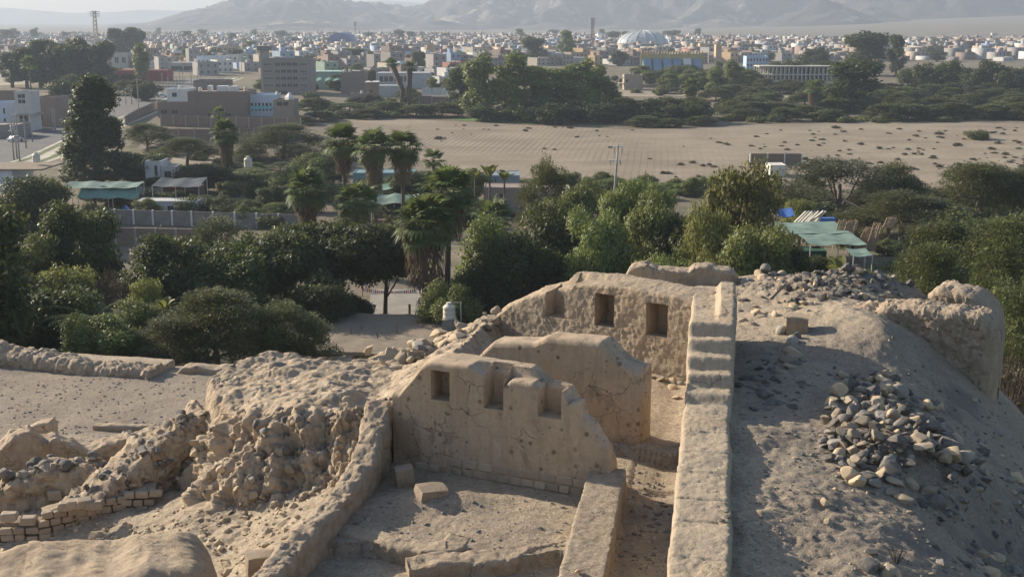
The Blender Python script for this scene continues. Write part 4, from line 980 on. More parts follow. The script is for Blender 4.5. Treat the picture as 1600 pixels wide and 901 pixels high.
def palm(px, yc, Y, crown_r, skirt, label, nf=30, ytrunk=None, sk_r=(.75, .5), group=None):
    """yc: pixel row of the crown's heart; crown_r, skirt in metres"""
    c = aty(px, yc, Y); z = VZ(c.x, Y); H = c.z - z; o = empty('fan_palm', (c.x, Y, z)); tag(o, label, 'palm', group)
    lean = random.uniform(-.02, .02) * H
    MB().tube([(0, 0, -.3), (lean * .2, 0, H * .4), (lean, 0, H)], [.36, .28, .26], 10).build('trunk', M['bark'], o, True)
    if skirt > 0:
        s = link('dead_leaf_skirt', skirt_mesh(int(px), skirt, sk_r[0], sk_r[1], int(260 * skirt)), None, o, (lean * .8, 0, H - .15))
    for i in range(nf):
        t = (i + .5) / nf; az = i * 2.39996 + random.uniform(-.2, .2); el = R(80 - 120 * t**.85 + random.uniform(-8, 8))
        me = random.choice(FAN); fr = link('frond', me, None, o, (lean, 0, H))
        fr.rotation_mode = 'QUATERNION'
        d = Vector((math.cos(az) * math.cos(el), math.sin(az) * math.cos(el), math.sin(el))); q = d.to_track_quat('Y', 'Z')
        fr.rotation_quaternion = q; sc = crown_r * random.uniform(.48, .62); fr.scale = (sc, sc, sc)
    for i in range(max(4, nf // 4) if skirt > 0 else 0):
        az = random.uniform(0, 6.28); el = R(random.uniform(-62, -40)); fr = link('dead_frond', FAND[0], None, o, (lean, 0, H - .2))
        fr.rotation_mode = 'QUATERNION'; fr.rotation_quaternion = Vector((math.cos(az) * math.cos(el), math.sin(az) * math.cos(el), math.sin(el))).to_track_quat('Y', 'Z'); sc = crown_r * .5; fr.scale = (sc, sc, sc)
    return o
palm(662, 352, 106, 3.5, 5.4, 'tallest shaggy palm with a long brown skirt of dead leaves beside the road gap', 44, sk_r=(1.9, 1.5))
palm(697, 302, 110, 3.2, 4.0, 'fan palm rising just behind the tallest shaggy palm', 36, sk_r=(1.5, 1.2))
palm(478, 298, 150, 3.6, 4.2, 'fan palm with brown skirt left of the palm row, over the glossy trees', 40, sk_r=(1.5, 1.0))
palm(557, 318, 146, 3.4, 0, 'short green fan palm without skirt beside the shaded yard', 34)
palm(772, 342, 138, 3.0, 0, 'young green fan palm above the dark trees', 26)
palm(537, 222, 190, 3.9, 4.6, 'skirted fan palm at the field corner, first of the row of three', 32, sk_r=(1.5, 1.1))
palm(584, 232, 182, 3.8, 6.2, 'skirted fan palm in the middle of the row of three by the field', 32, sk_r=(1.5, 1.0))
palm(628, 232, 186, 3.8, 5.2, 'skirted fan palm at the far end of the row of three by the field', 32, sk_r=(1.5, 1.1))
palm(678, 250, 205, 2.4, 0, 'small fan palm crown peeping over bushes at the field edge', 22)
palm(353, 208, 230, 3.4, 6.0, 'skirted fan palm beside the white tank and perimeter wall', 32, sk_r=(1.4, 1.0))
palm(343, 178, 300, 2.4, 0, 'small fan palm in front of the brick perimeter wall', 18)
palm(45, 100, 480, 4.2, 0, 'lone fan palm beside the bare lot at the town edge', 22)
palm(1080, 136, 440, 4.4, 5.0, 'fan palm with pale skirt standing in the far scrub', 24, sk_r=(2.2, 1.4))
palm(1272, 138, 430, 4.0, 6.0, 'dark skirted fan palm beside the great eucalyptus', 22, sk_r=(2.0, 1.5))
for px, yt, lean, lab in ((612, 100, -3.2, 'leaning dead palm trunk with a ragged crown, the more tilted of the pair'), (640, 106, .3, 'upright dead palm trunk with a ragged crown beside the leaning one')):
    c = aty(px, yt, 455); z = VZ(c.x, 455); H = c.z - z; o = empty('dead_palm', (c.x - lean, 455, z)); tag(o, lab, 'palm')
    MB().tube([(0, 0, 0), (lean * -.2, 0, H * .4), (lean, 0, H)], [.7, .95, 1.15], 9).build('trunk', M['bark'], o, True)
    for i in range(22):
        fr = link('frond', FAN[0], None, o, (lean, 0, H - .3)); el = R(random.uniform(-30, 80)); az = i * 2.4; fr.rotation_mode = 'QUATERNION'
        fr.rotation_quaternion = Vector((math.cos(az) * math.cos(el), math.sin(az) * math.cos(el), math.sin(el))).to_track_quat('Y', 'Z'); fr.scale = (1.7, 1.7, 1.7)
def frond_mesh(L=2.6, n=16, w=.5, arch=.5):           # feather leaf (date palm) or banana paddle
    v = []; f = []
    for i in range(n):
        t0 = .15 + .85 * i / n; y = L * t0; z = L * (.55 * t0 - arch * t0**2); l = w * math.sin(math.pi * (.1 + .88 * t0))
        for s in (-1, 1):
            b = len(v); v += [(0, y, z), (0, y + .07, z), (s * l, y + .35 * l, z - .15 * l)]; f.append((b, b + 1, b + 2) if s > 0 else (b, b + 2, b + 1))
    b = len(v); v += [(-.02, 0, 0), (.02, 0, 0), (.01, L * .5, L * (.275 - arch * .25)), (-.01, L * .5, L * (.275 - arch * .25))]; f.append((b, b+1, b+2, b+3))
    return mesh('frond', v, f)
def paddle_mesh(L=2.2, w=.36):
    v = []; f = []; n = 7
    for i in range(n + 1):
        t = i / n; wd = w * (math.sin(math.pi * min(1, max(0, (t - .12) / .9)))**.7 if t > .12 else .06); z = L * (.9 * t - .45 * t * t); y = L * .55 * t
        v += [(-wd, y, z + .12 * wd), (0, y, z - .05), (wd, y, z + .12 * wd)]
    for i in range(n):
        a = i * 3; f += [(a, a + 1, a + 4, a + 3), (a + 1, a + 2, a + 5, a + 4)]
    return mesh('leaf', v, f, True)
FE = frond_mesh(); FE.materials.append(M['leaf_palm']); PA = paddle_mesh(); PA.materials.append(M['leaf_light'])
def rosette(name, cat, px, ytop, Y, nl, sc, me, label, el0=70, el1=25, leafname='frond', z0=.3):
    c = aty(px, ytop, Y); z = VZ(c.x, Y); H = max(.3, c.z - z - 1.9 * sc); o = empty(name, (c.x, Y, z)); tag(o, label, cat)
    MB().tube([(0, 0, -.2), (0, 0, H + .1)], [.2, .14], 8).build('trunk', M['bark'], o, True)
    for i in range(nl):
        fr = link(leafname, me, None, o, (0, 0, H)); fr.rotation_euler = (R(random.uniform(-8, 22)), random.uniform(-.15, .15), i * 2.4 + random.uniform(-.2, .2)); fr.scale = (sc,) * 3
rosette('date_palm', 'palm', 140, 445, 80, 16, 1.25, FE, 'young date palm with upright feather leaves below the dark trees')
for px, yt, Y, sc, lab in ((742, 252, 192, 1.5, 'banana plant with upright leaves next to the small fan palm'), (765, 248, 190, 1.7, 'taller banana plant catching the sun at the field edge'), (788, 258, 188, 1.4, 'banana plant leaning over the teal shed roof'), (945, 287, 150, 1.0, 'small banana plant at the foot of the power pole'), (255, 455, 84, .8, 'banana plant with one pale leaf under the dark trees'), (1312, 388, 88, 1.3, 'clump of upright banana leaves below the green shade net')):
    rosette('banana_plant', 'plant', px, yt, Y, 9, sc, PA, lab, leafname='leaf')

# far groves and scrub: alike within each group
ORD = ['first', 'second', 'third', 'fourth', 'fifth', 'sixth', 'seventh', 'eighth', 'ninth', 'tenth', 'eleventh', 'twelfth']
def grove(items, label, group):
    for q, it in enumerate(sorted(items, key=lambda a: a[1])): tree(*it, f'{ORD[q]} from the left, {label}', group)
def band(key, n, x0, x1, y0, y1, h0, h1, w0, w1, label, group):      # y0..y1: rows of the feet
    for k in range(n):
        px = random.uniform(x0, x1); py = random.uniform(y0, y1); p = atz(px, py, 0.0); w = random.uniform(w0, w1); H_ = random.uniform(h0, h1); f_ = (px - x0) / (x1 - x0); pos = zone(px, py) if 'roofs' in label or 'skyline' in label else ('towards the picture\'s left', 'in the middle stretch', 'towards the picture\'s right')[min(2, int(f_ * 3))]
        sz = 'tall ' if H_ > h0 + (h1 - h0) * .67 else ('small ' if H_ < h0 + (h1 - h0) * .33 else '')
        tree_at(random.choice(key.split()), p.x, p.y, H_, w, f'{sz}{label}, {pos}', group)
for it, lab in [(('far_tall',752,88,80,405),'tall eucalyptus at the near end of the grove behind the ploughed field'),(('far_tall',792,78,84,412),'tallest eucalyptus of the grove behind the ploughed field'),
   (('far_tall',835,104,80,415),'eucalyptus with loose crown in the middle of the grove'),(('far_tall',872,108,70,418),'darker eucalyptus in the middle of the grove'),(('far_tall',905,95,66,420),'upright eucalyptus near the far end of the grove'),
   (('far_tall',935,100,62,424),'eucalyptus at the far end of the grove behind the ploughed field'),(('far_dark',720,104,52,430),'slim dark eucalyptus beside the dead palm trunks'),(('far_tall',955,128,40,425),'small eucalyptus closing the grove'),
   (('far_dark',1335,88,100,440),'great dark eucalyptus standing alone in the scrub'),(('far_dark',1357,46,88,720),'huge spreading eucalyptus above the town on the right'),(('far_dark',1404,54,34,700),'slender dark eucalyptus next to the huge spreading one'),
   (('far_tall',886,48,30,950),'tall eucalyptus over the roofs left of the red mast'),(('far_tall',220,66,36,640),'single eucalyptus behind the long red-walled shed'),(('far_dark',835,55,50,900),'rounded dark tree over the roofs behind the grove'),
   (('far_dark',655,78,32,760),'dark tree among the roofs near the blue-walled block'),(('far_tall',408,122,28,560),'dark tree at the foot of the five-storey block'),
   (('far_tall',1150,92,40,560),'eucalyptus beside the blue school roof'),(('far_tall',1120,106,44,540),'eucalyptus in front of the yellow and blue stadium'),(('far_broad',1275,72,56,760),'rounded tree cluster left of the huge eucalyptus')]: tree(*it, lab)
grove([('far_dark',60+i*14,56+random.uniform(-2,14),44,610+random.uniform(-25,25)) for i in range(8)] + [('far_dark',15+i*22,72+random.uniform(0,10),44,590) for i in range(3)], 'dark eucalyptus in the grove beyond the bare lot', 'eucalyptus grove beyond the bare lot')
grove([('far_dark',180+i*12,40+random.uniform(0,6),28,1000) for i in range(4)], 'eucalyptus among the far roofs above the red-walled shed', 'small grove among far roofs')
grove([('far_broad',760+i*36,150+random.uniform(-6,14),70,388+random.uniform(-6,10)) for i in range(10)], 'dark bushy tree at the foot of the eucalyptus grove', 'bushy trees at the foot of the grove')
grove([('far_thorn',px,py,w,Y) for px,py,w,Y in [(975,150,60,395),(1010,160,70,392),(1050,150,80,400),(1085,150,60,410),(1010,180,60,375),(1045,184,50,372),(1095,180,50,378)]], 'thorn tree around the far pale-skirted palm', 'thorn trees around the far palm')
grove([('far_thorn',px,py,w,Y) for px,py,w,Y in [(490,152,80,420),(500,172,60,395),(545,160,90,415),(605,158,80,418),(650,162,70,412),(690,160,70,412),(472,180,50,380),(575,168,60,405)]], 'thorn bush at the far end of the ploughed field', 'thorn bushes at the far end of the field')
band('far_thorn', 115, 1110, 1640, 140, 189, 3.5, 6.0, 9, 17, 'flat thorn bush beyond the scrub-dotted field', 'thorn thicket beyond the field')
band('far_bush far_green', 26, 1130, 1500, 186, 193, 1.5, 3, 5, 9, 'bush along the scrub-dotted field\'s far edge', 'low bushes along the far field edge')
grove([('far_broad',1430+i*19,88+random.uniform(0,18),52,random.uniform(530,570)) for i in range(11)], 'dark tree behind the green crop strip', 'tree row behind the crop strip')
grove([('far_broad',1215+i*22,90+random.uniform(0,8),44,640) for i in range(5)], 'tree behind the concrete frame building', 'trees behind the concrete frame')
band('far_tall far_broad', 44, 990, 1190, 119, 141, 5, 9, 9, 14, 'tree before the yellow and blue stadium', 'tree belt before the stadium')
band('far_tall far_broad far_dark', 120, -20, 1620, 66, 104, 6, 12, 8, 18, 'tree among the distant roofs', 'trees among the far roofs')
band('far_dark far_tall', 34, -20, 1100, 60, 70, 11, 20, 14, 26, 'hazy tree on the far skyline', 'hazy skyline trees')
band('far_broad far_tall', 34, 450, 740, 104, 146, 5, 9, 7, 12, 'tree between the brick yards before the town', 'trees between the brick yards')
band('far_broad far_thorn', 14, 95, 230, 108, 165, 6, 10, 10, 16, 'tree on the street side behind the tall conifer', 'trees behind the conifer')
band('far_bush far_thorn far_green', 40, 960, 1340, 112, 152, 2, 5, 6, 12, 'bush on fallow ground near the concrete frame', 'bushes on the far fallow ground')
band('far_bush far_thorn', 24, 480, 730, 150, 186, 2, 4.5, 6, 12, 'bush between the brick yards and ploughed field', 'bushes before the brick yards')
# scrub tufts on the bare field
TUF = [make_tree(900 + i, 'bush', .8, 2.2, 420, (.42, .08), 'tuft', 'bark') for i in range(3)]
for k in range(330):
    px = 1600 - 1000 * random.random()**2.2 + 40; py = random.uniform(199, 280) if px > 1000 else random.uniform(196, 235)
    p = atz(px, py, 0.0)
    if not inpoly(np.array([p.x]), np.array([p.y]), FIELD)[0]: continue
    if fbm(np.array([[p.x * .03, p.y * .03, 0]]), 3, 4)[0] < -.30 + .3 * random.random(): continue
    s = random.uniform(.3, 1.2) * (1.6 if random.random() < .12 else 1); o = empty('scrub_tuft', (p.x, p.y, .04), random.uniform(0, 6)); o.scale = (s, s, s * random.uniform(.6, 1.1))
    tag(o, 'dry scrub tuft growing on the bare ploughed field', 'shrub', 'scrub tufts on the bare field'); link('foliage', random.choice(TUF)[1], None, o)
p = atz(1528, 218, 0.0); tree_at('shrub', p.x, p.y, 3.4, 9, 'largest round bush growing alone on the scrub-dotted field')
# ================================================================ BUILDINGS AND THINGS IN THE VALLEY
def paint_mat(name, rough=.85, bump=.3):
    t = NT(name); co = t.co(); oi = t.n('ShaderNodeObjectInfo'); n = t.noise(co, .7, 5, .65); n2 = t.noise(t.co((1.5, 1.5, .25)), 1.6, 4, .6)
    h = t.n('ShaderNodeHueSaturation'); t.l(oi.outputs['Color'], h.inputs['Color'])
    t.l(t.math('MULTIPLY_ADD', t.math('ADD', n, n2), .42, .55), h.inputs['Value'])
    return t.done(h.outputs[0], rough, t.bump(t.noise(co, 9, 4, .6), bump, .04), .2)
M['paint'] = paint_mat('painted render')
def brickwall_mat():
    t = NT('brick wall'); co = t.co(); b = t.n('ShaderNodeTexBrick'); b.inputs['Scale'].default_value = 1.0; b.inputs['Brick Width'].default_value = .5; b.inputs['Row Height'].default_value = .2; b.inputs['Mortar Size'].default_value = .02
    b.inputs['Color1'].default_value = (.20, .125, .092, 1); b.inputs['Color2'].default_value = (.25, .16, .12, 1); b.inputs['Mortar'].default_value = (.24, .20, .17, 1)
    m = t.n('ShaderNodeMapping'); m.inputs['Rotation'].default_value = (R(90), 0, 0); t.l(co, m.inputs[0]); t.l(m.outputs[0], b.inputs['Vector'])
    c = t.mix(t.ramp(t.noise(co, .5, 5, .6), [(.4, 0.), (.62, .6)]), b.outputs[0], (.19, .155, .13))
    return t.done(c, .95, None, .1)
M['brickwall'] = brickwall_mat()
M['pane'] = plain('window glass', (.035, .04, .045), .15, .3, 2, 0, .5)
M['concrete'] = plain('grey concrete', (.34, .32, .29), .9, .25, .8, .3)
M['cement'] = plain('cement block', (.235, .21, .19), .95, .3, .7, .4)
M['white'] = plain('white render', (.66, .65, .62), .85, .15, 1.0)
M['asphalt'] = plain('asphalt', (.12, .117, .115), .95, .3, .3, .3)
M['median'] = plain('pale pavement', (.46, .42, .33), .95, .3, .25, .2)
M['verge'] = plain('verge grass', (.11, .13, .05), .95, .4, .5, .2)
M['tin'] = plain('weathered tin sheet', (.40, .39, .38), .55, .3, 1.2, .2, .4)
M['steel'] = plain('galvanised pole', (.42, .42, .41), .5, .2, 2, 0, .5)
M['wood'] = plain('weathered wood', (.20, .15, .105), .9, .35, 4, .5)
M['black_plastic'] = plain('black plastic', (.03, .03, .032), .4, .2)
M['cream_plastic'] = plain('cream plastic', (.60, .56, .47), .45, .12, 1.5)
M['net_green'] = plain('green shade net', (.16, .27, .22), .8, .25, .8)
M['net_pale'] = plain('faded shade net', (.17, .24, .205), .8, .35, .6)
M['net_teal'] = plain('teal shade net', (.06, .26, .25), .8, .25, .8)
M['net_dark'] = plain('dark blue net', (.07, .085, .10), .8, .25, .8)
M['tarp_blue'] = plain('blue tarpaulin', (.07, .16, .42), .55, .2, 1)
M['reed'] = plain('cane stems', (.42, .30, .19), .8, .35, 9)
M['mudroof'] = adobe_mat('mud roof', (.27, .225, .17), (.16, .13, .10), rough_bump=.6, stain=.55, coarse=.6)

def boxme(name='box', x0=-.5, x1=.5, y0=-.5, y1=.5, z0=0., z1=1.): return MB().box(x0, x1, y0, y1, z0, z1).me(name)
FRAME = MB().box(-.54, .54, -2.2, .4, -.55, -.47).box(-.54, .54, -2.2, .4, .47, .54).box(-.54, -.47, -2.2, .4, -.47, .47).box(.47, .54, -2.2, .4, -.47, .47).box(-.025, .025, -1.2, .4, -.47, .47).me('frame'); FRAME.materials.append(M['concrete'])
PANE = boxme('window', -.5, .5, -.5, .5, -.5, .5); PANE.materials.append(M['pane'])
TANK = MB().lathe([(.52, 0), (.55, .05), (.55, .3), (.53, .33), (.55, .36), (.55, .68), (.53, .71), (.55, .74), (.55, 1.05), (.42, 1.2), (.2, 1.27), (.2, 1.33), (.17, 1.36)], 16).me('tank', True, 35)
def body(w, d, h, rects, par=.5, base=-.4, roof_in=.18):
    """walls with recessed openings in front (y = 0) and a sunk flat roof"""
    mb = MB(); xs = sorted({0.0, w} | {r[0] for r in rects} | {r[1] for r in rects}); zs = sorted({base, h} | {r[2] for r in rects} | {r[3] for r in rects})
    for a, b in zip(xs, xs[1:]):
        for c, e in zip(zs, zs[1:]):
            mx, mz = (a + b) / 2, (c + e) / 2
            if any(r[0] < mx < r[1] and r[2] < mz < r[3] for r in rects):
                q = .2; mb.add([(a, 0, c), (b, 0, c), (b, q, c), (a, q, c)], [(0, 1, 2, 3)]); mb.add([(a, 0, e), (b, 0, e), (b, q, e), (a, q, e)], [(3, 2, 1, 0)])
                mb.add([(a, 0, c), (a, q, c), (a, q, e), (a, 0, e)], [(0, 1, 2, 3)]); mb.add([(b, 0, c), (b, q, c), (b, q, e), (b, 0, e)], [(3, 2, 1, 0)])
                mb.add([(a, q, c), (b, q, c), (b, q, e), (a, q, e)], [(0, 1, 2, 3)])
            else: mb.add([(a, 0, c), (b, 0, c), (b, 0, e), (a, 0, e)], [(0, 1, 2, 3)])
    t = roof_in; r = h - par
    mb.add([(w, 0, base), (w, d, base), (w, d, h), (w, 0, h)], [(0, 1, 2, 3)]); mb.add([(w, d, base), (0, d, base), (0, d, h), (w, d, h)], [(0, 1, 2, 3)]); mb.add([(0, d, base), (0, 0, base), (0, 0, h), (0, d, h)], [(0, 1, 2, 3)])
    o = [(0, 0), (w, 0), (w, d), (0, d)]; i = [(t, t), (w - t, t), (w - t, d - t), (t, d - t)]
    for k in range(4):
        n = (k + 1) % 4; mb.add([(*o[k], h), (*o[n], h), (*i[n], h), (*i[k], h)], [(0, 1, 2, 3)]); mb.add([(*i[k], h), (*i[n], h), (*i[n], r), (*i[k], r)], [(0, 1, 2, 3)])
    mb.add([(*q, r) for q in i], [(0, 1, 2, 3)])
    return mb
def building(name, label, px0, px1, yt, yb, d, col, win=(), rz=0, par=.5, z=0.0, cat='building', tanks=(), mat='paint', group=None, pane='pane'):
    """win: rectangles as fractions (x0, x1, z0, z1) of the front"""
    a = atz(px0, yb, z); b = atz(px1, yb, z); Y = (a.y + b.y) / 2; w = b.x - a.x; h = aty(px0, yt, Y).z - z
    o = empty(name, (a.x, Y, z), rz); tag(o, label, cat, group)
    R_ = [(q[0] * w, q[1] * w, q[2] * h, q[3] * h) for q in win]
    wl = link('wall', body(w, d, h, R_, min(par, h * .3)).me('wall'), M[mat], o); wl.color = (*col, 1)
    for r in R_:
        pn_ = link('window', PANE, None, o, ((r[0] + r[1]) / 2, .17, (r[2] + r[3]) / 2), None, (r[1] - r[0] - .02, .03, r[3] - r[2] - .02)); link('frame', FRAME, None, pn_)
    for fx, fy, s, c in tanks:
        tk = link('roof_tank', TANK.copy(), M[c], o, (fx * w, fy * d, h - min(par, h * .3)), None, s)
    o['w'] = w; o['h'] = h
    return o
def grid_win(nx, nz, x0=.06, x1=.94, z0=.12, z1=.92, fx=.55, fz=.5):
    out = []; dx = (x1 - x0) / nx; dz = (z1 - z0) / nz
    for i in range(nx):
        for k in range(nz):
            cx = x0 + dx * (i + .5); cz = z0 + dz * (k + .5); out.append((cx - dx * fx / 2, cx + dx * fx / 2, cz - dz * fz / 2, cz + dz * fz / 2))
    return out
BR = (.225, .165, .135); WH = (.62, .61, .59); CR = (.55, .48, .36); GY = (.34, .32, .30); OC = (.52, .36, .19); LB = (.36, .46, .58); TN = (.40, .34, .27)
# street first: avenue with a planted median
def strip(name, pts, w0, w1, mat, lift, label):
    L = []; Rr = []
    for i, p in enumerate(pts):
        q = Vector(pts[min(i + 1, len(pts) - 1)]) - Vector(pts[max(i - 1, 0)]); q.normalize(); n = Vector((-q.y, q.x)); L.append(Vector(p) + n * w1); Rr.append(Vector(p) + n * w0)
    return sheet(name, [tuple(p) for p in L + Rr[::-1]], mat, lift, label, z=0.0)
AV = [g0(*p) for p in [(-60, 268), (10, 247), (85, 214), (210, 168), (250, 152), (300, 136), (345, 122)]]
strip('road', AV, -4, 16, M['asphalt'], .05, 'grey avenue leading away into the town')
strip('pavement', AV, -13, -4, M['median'], .054, 'pale paved promenade beside the avenue')
strip('verge', AV, -6.8, -5.0, M['verge'], .075, 'green planted strip next to the avenue kerb')
strip('verge', AV, -11.5, -9.6, M['verge'], .075, 'green planted strip in the middle of the promenade')
strip('road', [g0(-40, 236), g0(20, 214), g0(90, 200)], -4, 4, M['asphalt'], .06, 'side street in front of the white tower house')
# named buildings
building('brick_house', 'unplastered brick house behind the white tower house', -30, 27, 144, 190, 9, BR, [(.5, .6, .5, .75)])
tower = building('tower_house', 'white tower house with a gridded window standing on the side street', 27, 52, 143, 205, 7, (.50, .49, .47), [(.22, .42, .70, .80), (.45, .66, .70, .80), (.22, .42, .83, .93), (.45, .66, .83, .93), (.2, .45, .22, .40), (.5, .75, .22, .40)], rz=.0)
MB().box(.05, tower['w'] + 1.0, -.9, 6.8, tower['h'] * .40, tower['h'] * .44).build('balcony', M['concrete'], tower)
building('house', 'pale blue house with two side windows at the picture edge', -30, 12, 160, 200, 8, (.42, .50, .62), [(.88, .96, .55, .78), (.88, .96, .15, .38)])
building('garden_shed', 'low cement block yard building in front of the pale blue house', -30, 28, 195, 216, 10, (.26, .23, .21), [], par=.3)
building('brick_house', 'long brick house behind the green netting on the side street', 57, 92, 152, 198, 10, (.24, .185, .155), [(.2, .3, .2, .5)])
net = empty('net_fence', (atz(73, 197, 0).x, atz(73, 197, 0).y, 0)); tag(net, 'bright green netting fence beside the side street', 'fence')
MB().box(0, 4.5, 0, .05, .1, 2.6).build('netting', plain('bright net', (.06, .33, .22), .8), net)
for q in (0, 2.2, 4.4): MB().box(q - .04, q + .04, -.1, -.02, 0, 2.8).build('post', M['steel'], net)
big = building('brick_house', 'large bare brick house with white parapet rooms and roof tanks', 295, 387, 143, 184, 16, BR, [(.32, .40, .02, .16), (.62, .72, .03, .16)], tanks=((.12, .5, 1.1, 'cream_plastic'), (.88, .6, 1.2, 'cream_plastic')))
h_ = big['h']; w_ = big['w']
for x0, x1, zz in ((.28, .34, 1.6), (.44, .62, 1.5), (.66, .78, 1.4)): MB().box(x0 * w_, x1 * w_, 5, 8, h_ - .5, h_ + zz).build('roof_room', M['white'], big)
building('house', 'white house with an arched attic window beside the large brick house', 262, 296, 139, 172, 11, (.66, .65, .62), [(.24, .46, .62, .82)], tanks=((.35, .7, 1.0, 'cream_plastic'),))
building('brick_house', 'low brick annex in front of the white house with the arched window', 247, 295, 160, 184, 4, (.23, .175, .145), [(.1, .3, .25, .5), (.45, .65, .25, .5)], par=.3)
building('brick_house', 'dark brick house behind the roof tanks of the large brick house', 303, 355, 126, 150, 12, (.22, .18, .16), [], tanks=())
building('house', 'white and pale blue house with a tall glazed front', 386, 432, 148, 182, 10, (.52, .58, .66), [(x / 8 + .02, x / 8 + .10, .25, .62) for x in range(7)], tanks=((.95, .5, 1.0, 'cream_plastic'),), pane='pane')
nb = building('brick_house', 'brick house with a peaked corner turret and teal awning', 428, 460, 156, 190, 9, (.27, .22, .185), [(.15, .75, .72, .9)])
MB().lathe([(1.6, 0), (1.6, 1.2), (.15, 2.6)], 4, nb['w'] - 1.6, 1.8).build('turret', M['white'], nb, loc=(0, 0, nb['h'] - .4))
aw = empty('shade_net', (atz(392, 186, 0).x, atz(392, 186, 0).y - 1, 0)); tag(aw, 'teal awning net sagging before the glazed white house', 'shade net')
def net_sheet(o, w, d, z0, z1, mat, n=10, sag=.35, seed=0, name='netting'):
    X = np.linspace(0, w, n * 2); Y = np.linspace(0, d, n); x, y = np.meshgrid(X, Y, indexing='ij')
    z = z0 + (z1 - z0) * (y / d) - sag * np.sin(np.pi * x / w * max(1, round(w / 4)))**2 * .6 + .18 * fbm(xy3(x + seed * 9, y, .5), 3, seed)
    top = np.stack([x, y, z], -1).reshape(-1, 3); me = mesh(name, np.vstack([top, top - np.array([0, 0, .03])]), np.vstack([gridfaces(2 * n, n), gridfaces(2 * n, n, True) + 2 * n * n]), True)
    return link(name, me, M[mat] if isinstance(mat, str) else mat, o)
def posts(o, w, d, z0, z1, k=3, r=.06, mat='steel'):
    for i in range(k):
        for y, z in ((.1, z0), (d - .1, z1)): MB().tube([(w * (i + .02) / (k - .96 + .0), y, -.3), (w * (i + .02) / (k - .96), y, z)], r, 6).build('post', M[mat], o)
net_sheet(aw, 14, 3, 3.4, 4.2, 'net_teal'); posts(aw, 14, 3, 3.2, 4.0)
fv = building('apartment_block', 'five-storey grey brick block with bands of windows and a stair tower', 412, 487, 92, 147, 14, (.255, .225, .205),
   [(x, x + .035, z, z + .045) for z in (.22, .42, .62, .82) for x in (.03, .075, .12, .165, .78, .825, .87)] + [(x, x + .10, z - .01, z + .085) for z in (.21, .41, .61, .81) for x in (.26, .38, .50, .62)] + [(.2, .5, .0, .09)])
MB().box(-1.2, 2.2, 1.5, 5, -.3, fv['h'] + 3.6).build('stair_tower', M['concrete'], fv); MB().box(-2.2, 3.2, .5, 6, fv['h'] + 3.6, fv['h'] + 5.5).build('tower_cap', M['cement'], fv)
for z in (.30, .50, .70, .90): MB().box(.5, fv['w'] - .5, -.06, .01, fv['h'] * z - .1, fv['h'] * z + .08).build('sill_band', M['concrete'], fv)
gh = building('market_hall', 'low hall with a pale green roof beside the five-storey block', 488, 532, 113, 140, 14, (.30, .40, .36), [])
MB().box(-.3, gh['w'] + .3, -.5, 14.3, gh['h'] - .1, gh['h'] + .35).build('roof', plain('green tin', (.34, .46, .40), .6), gh)
net_sheet(empty('shade_net', (atz(489, 142, 0).x, atz(489, 142, 0).y - 4, 0)), 16, 4, 5.0, 6.2, 'net_green', sag=1.0, seed=4)
tag(bpy.data.objects['shade_net.001'], 'draped green net hanging in front of the low green-roofed hall', 'shade net')
building('brick_house', 'windowless brown brick house right of the green-roofed hall', 533, 571, 113, 146, 12, (.235, .18, .15), [], tanks=((.1, .5, 1.2, 'cream_plastic'), (.32, .5, 1.2, 'cream_plastic')))
bt_ = building('brick_house', 'narrow brick house with white frame and a dark roof tank', 572, 590, 129, 160, 7, (.26, .19, .155), [(.3, .55, .45, .65)], tanks=((.4, .5, 1.0, 'black_plastic'),))
MB().box(-.3, bt_['w'] + .4, -.4, 7.2, bt_['h'] - .05, bt_['h'] + .25).build('roof_slab', M['white'], bt_)
building('brick_house', 'low brick yard house before the narrow house with dark tank', 548, 574, 146, 163, 8, (.28, .22, .18), [], tanks=((.6, .5, 1.0, 'cream_plastic'),))
building('shed', 'long low shed with a white roof behind the dead palms', 588, 672, 114, 138, 14, (.42, .42, .43), grid_win(6, 1, .05, .6, .35, .85, .8, .7), par=.1)
building('shed', 'grey sloping-roofed shed behind the leaning dead palm', 590, 628, 134, 152, 10, (.36, .37, .37), [], par=.1)
yw = empty('yard_wall', (atz(655, 168, 0).x, atz(655, 168, 0).y, 0)); tag(yw, 'brick yard wall topped by pale sheeting beside the eucalyptus grove', 'wall')
wy = atz(735, 168, 0).x - atz(655, 168, 0).x
for k in range(4): MB().box(wy * k / 4 + .15, wy * (k + 1) / 4 - .15, 0, .2, -.3, 4.2 - .25 * k).build('panel', M['brickwall'], yw); MB().box(wy * k / 4 - .14, wy * k / 4 + .14, -.08, .25, -.3, 4.5 - .25 * k).build('pillar', M['concrete'], yw)
for k in range(3): MB().box(1 + k * 3.9, 4.7 + k * 3.9, .6, .7, 4.3, 7.2).build('sheeting', M['white'], yw)
building('shed', 'long shed with a dull red wall above the avenue', 180, 262, 110, 127, 12, (.30, .085, .085), [], par=.2)
building('shed', 'open shed with white and dark roof bays behind the red-walled shed', 232, 262, 96, 108, 14, (.40, .40, .42), [], par=.1)
building('shed', 'shed with a broad cream roof behind the red-walled shed', 264, 309, 98, 112, 16, (.34, .33, .32), [(.05, .95, .1, .6)], par=.05)
building('arched_house', 'long white house with a row of arched windows', 308, 352, 88, 110, 14, (.60, .62, .66), [(x, x + .05, .52, .72) for x in (.06, .2, .36, .56, .72)] + [(x, x + .1, .05, .3) for x in (.35, .5, .65, .8)])
building('house', 'white-roofed pale house behind the long arched house', 352, 372, 86, 106, 10, (.55, .50, .43), grid_win(3, 2))
building('house', 'grey brick house with white roof edge left of the arched house', 296, 312, 82, 100, 10, (.28, .25, .23), grid_win(2, 1))
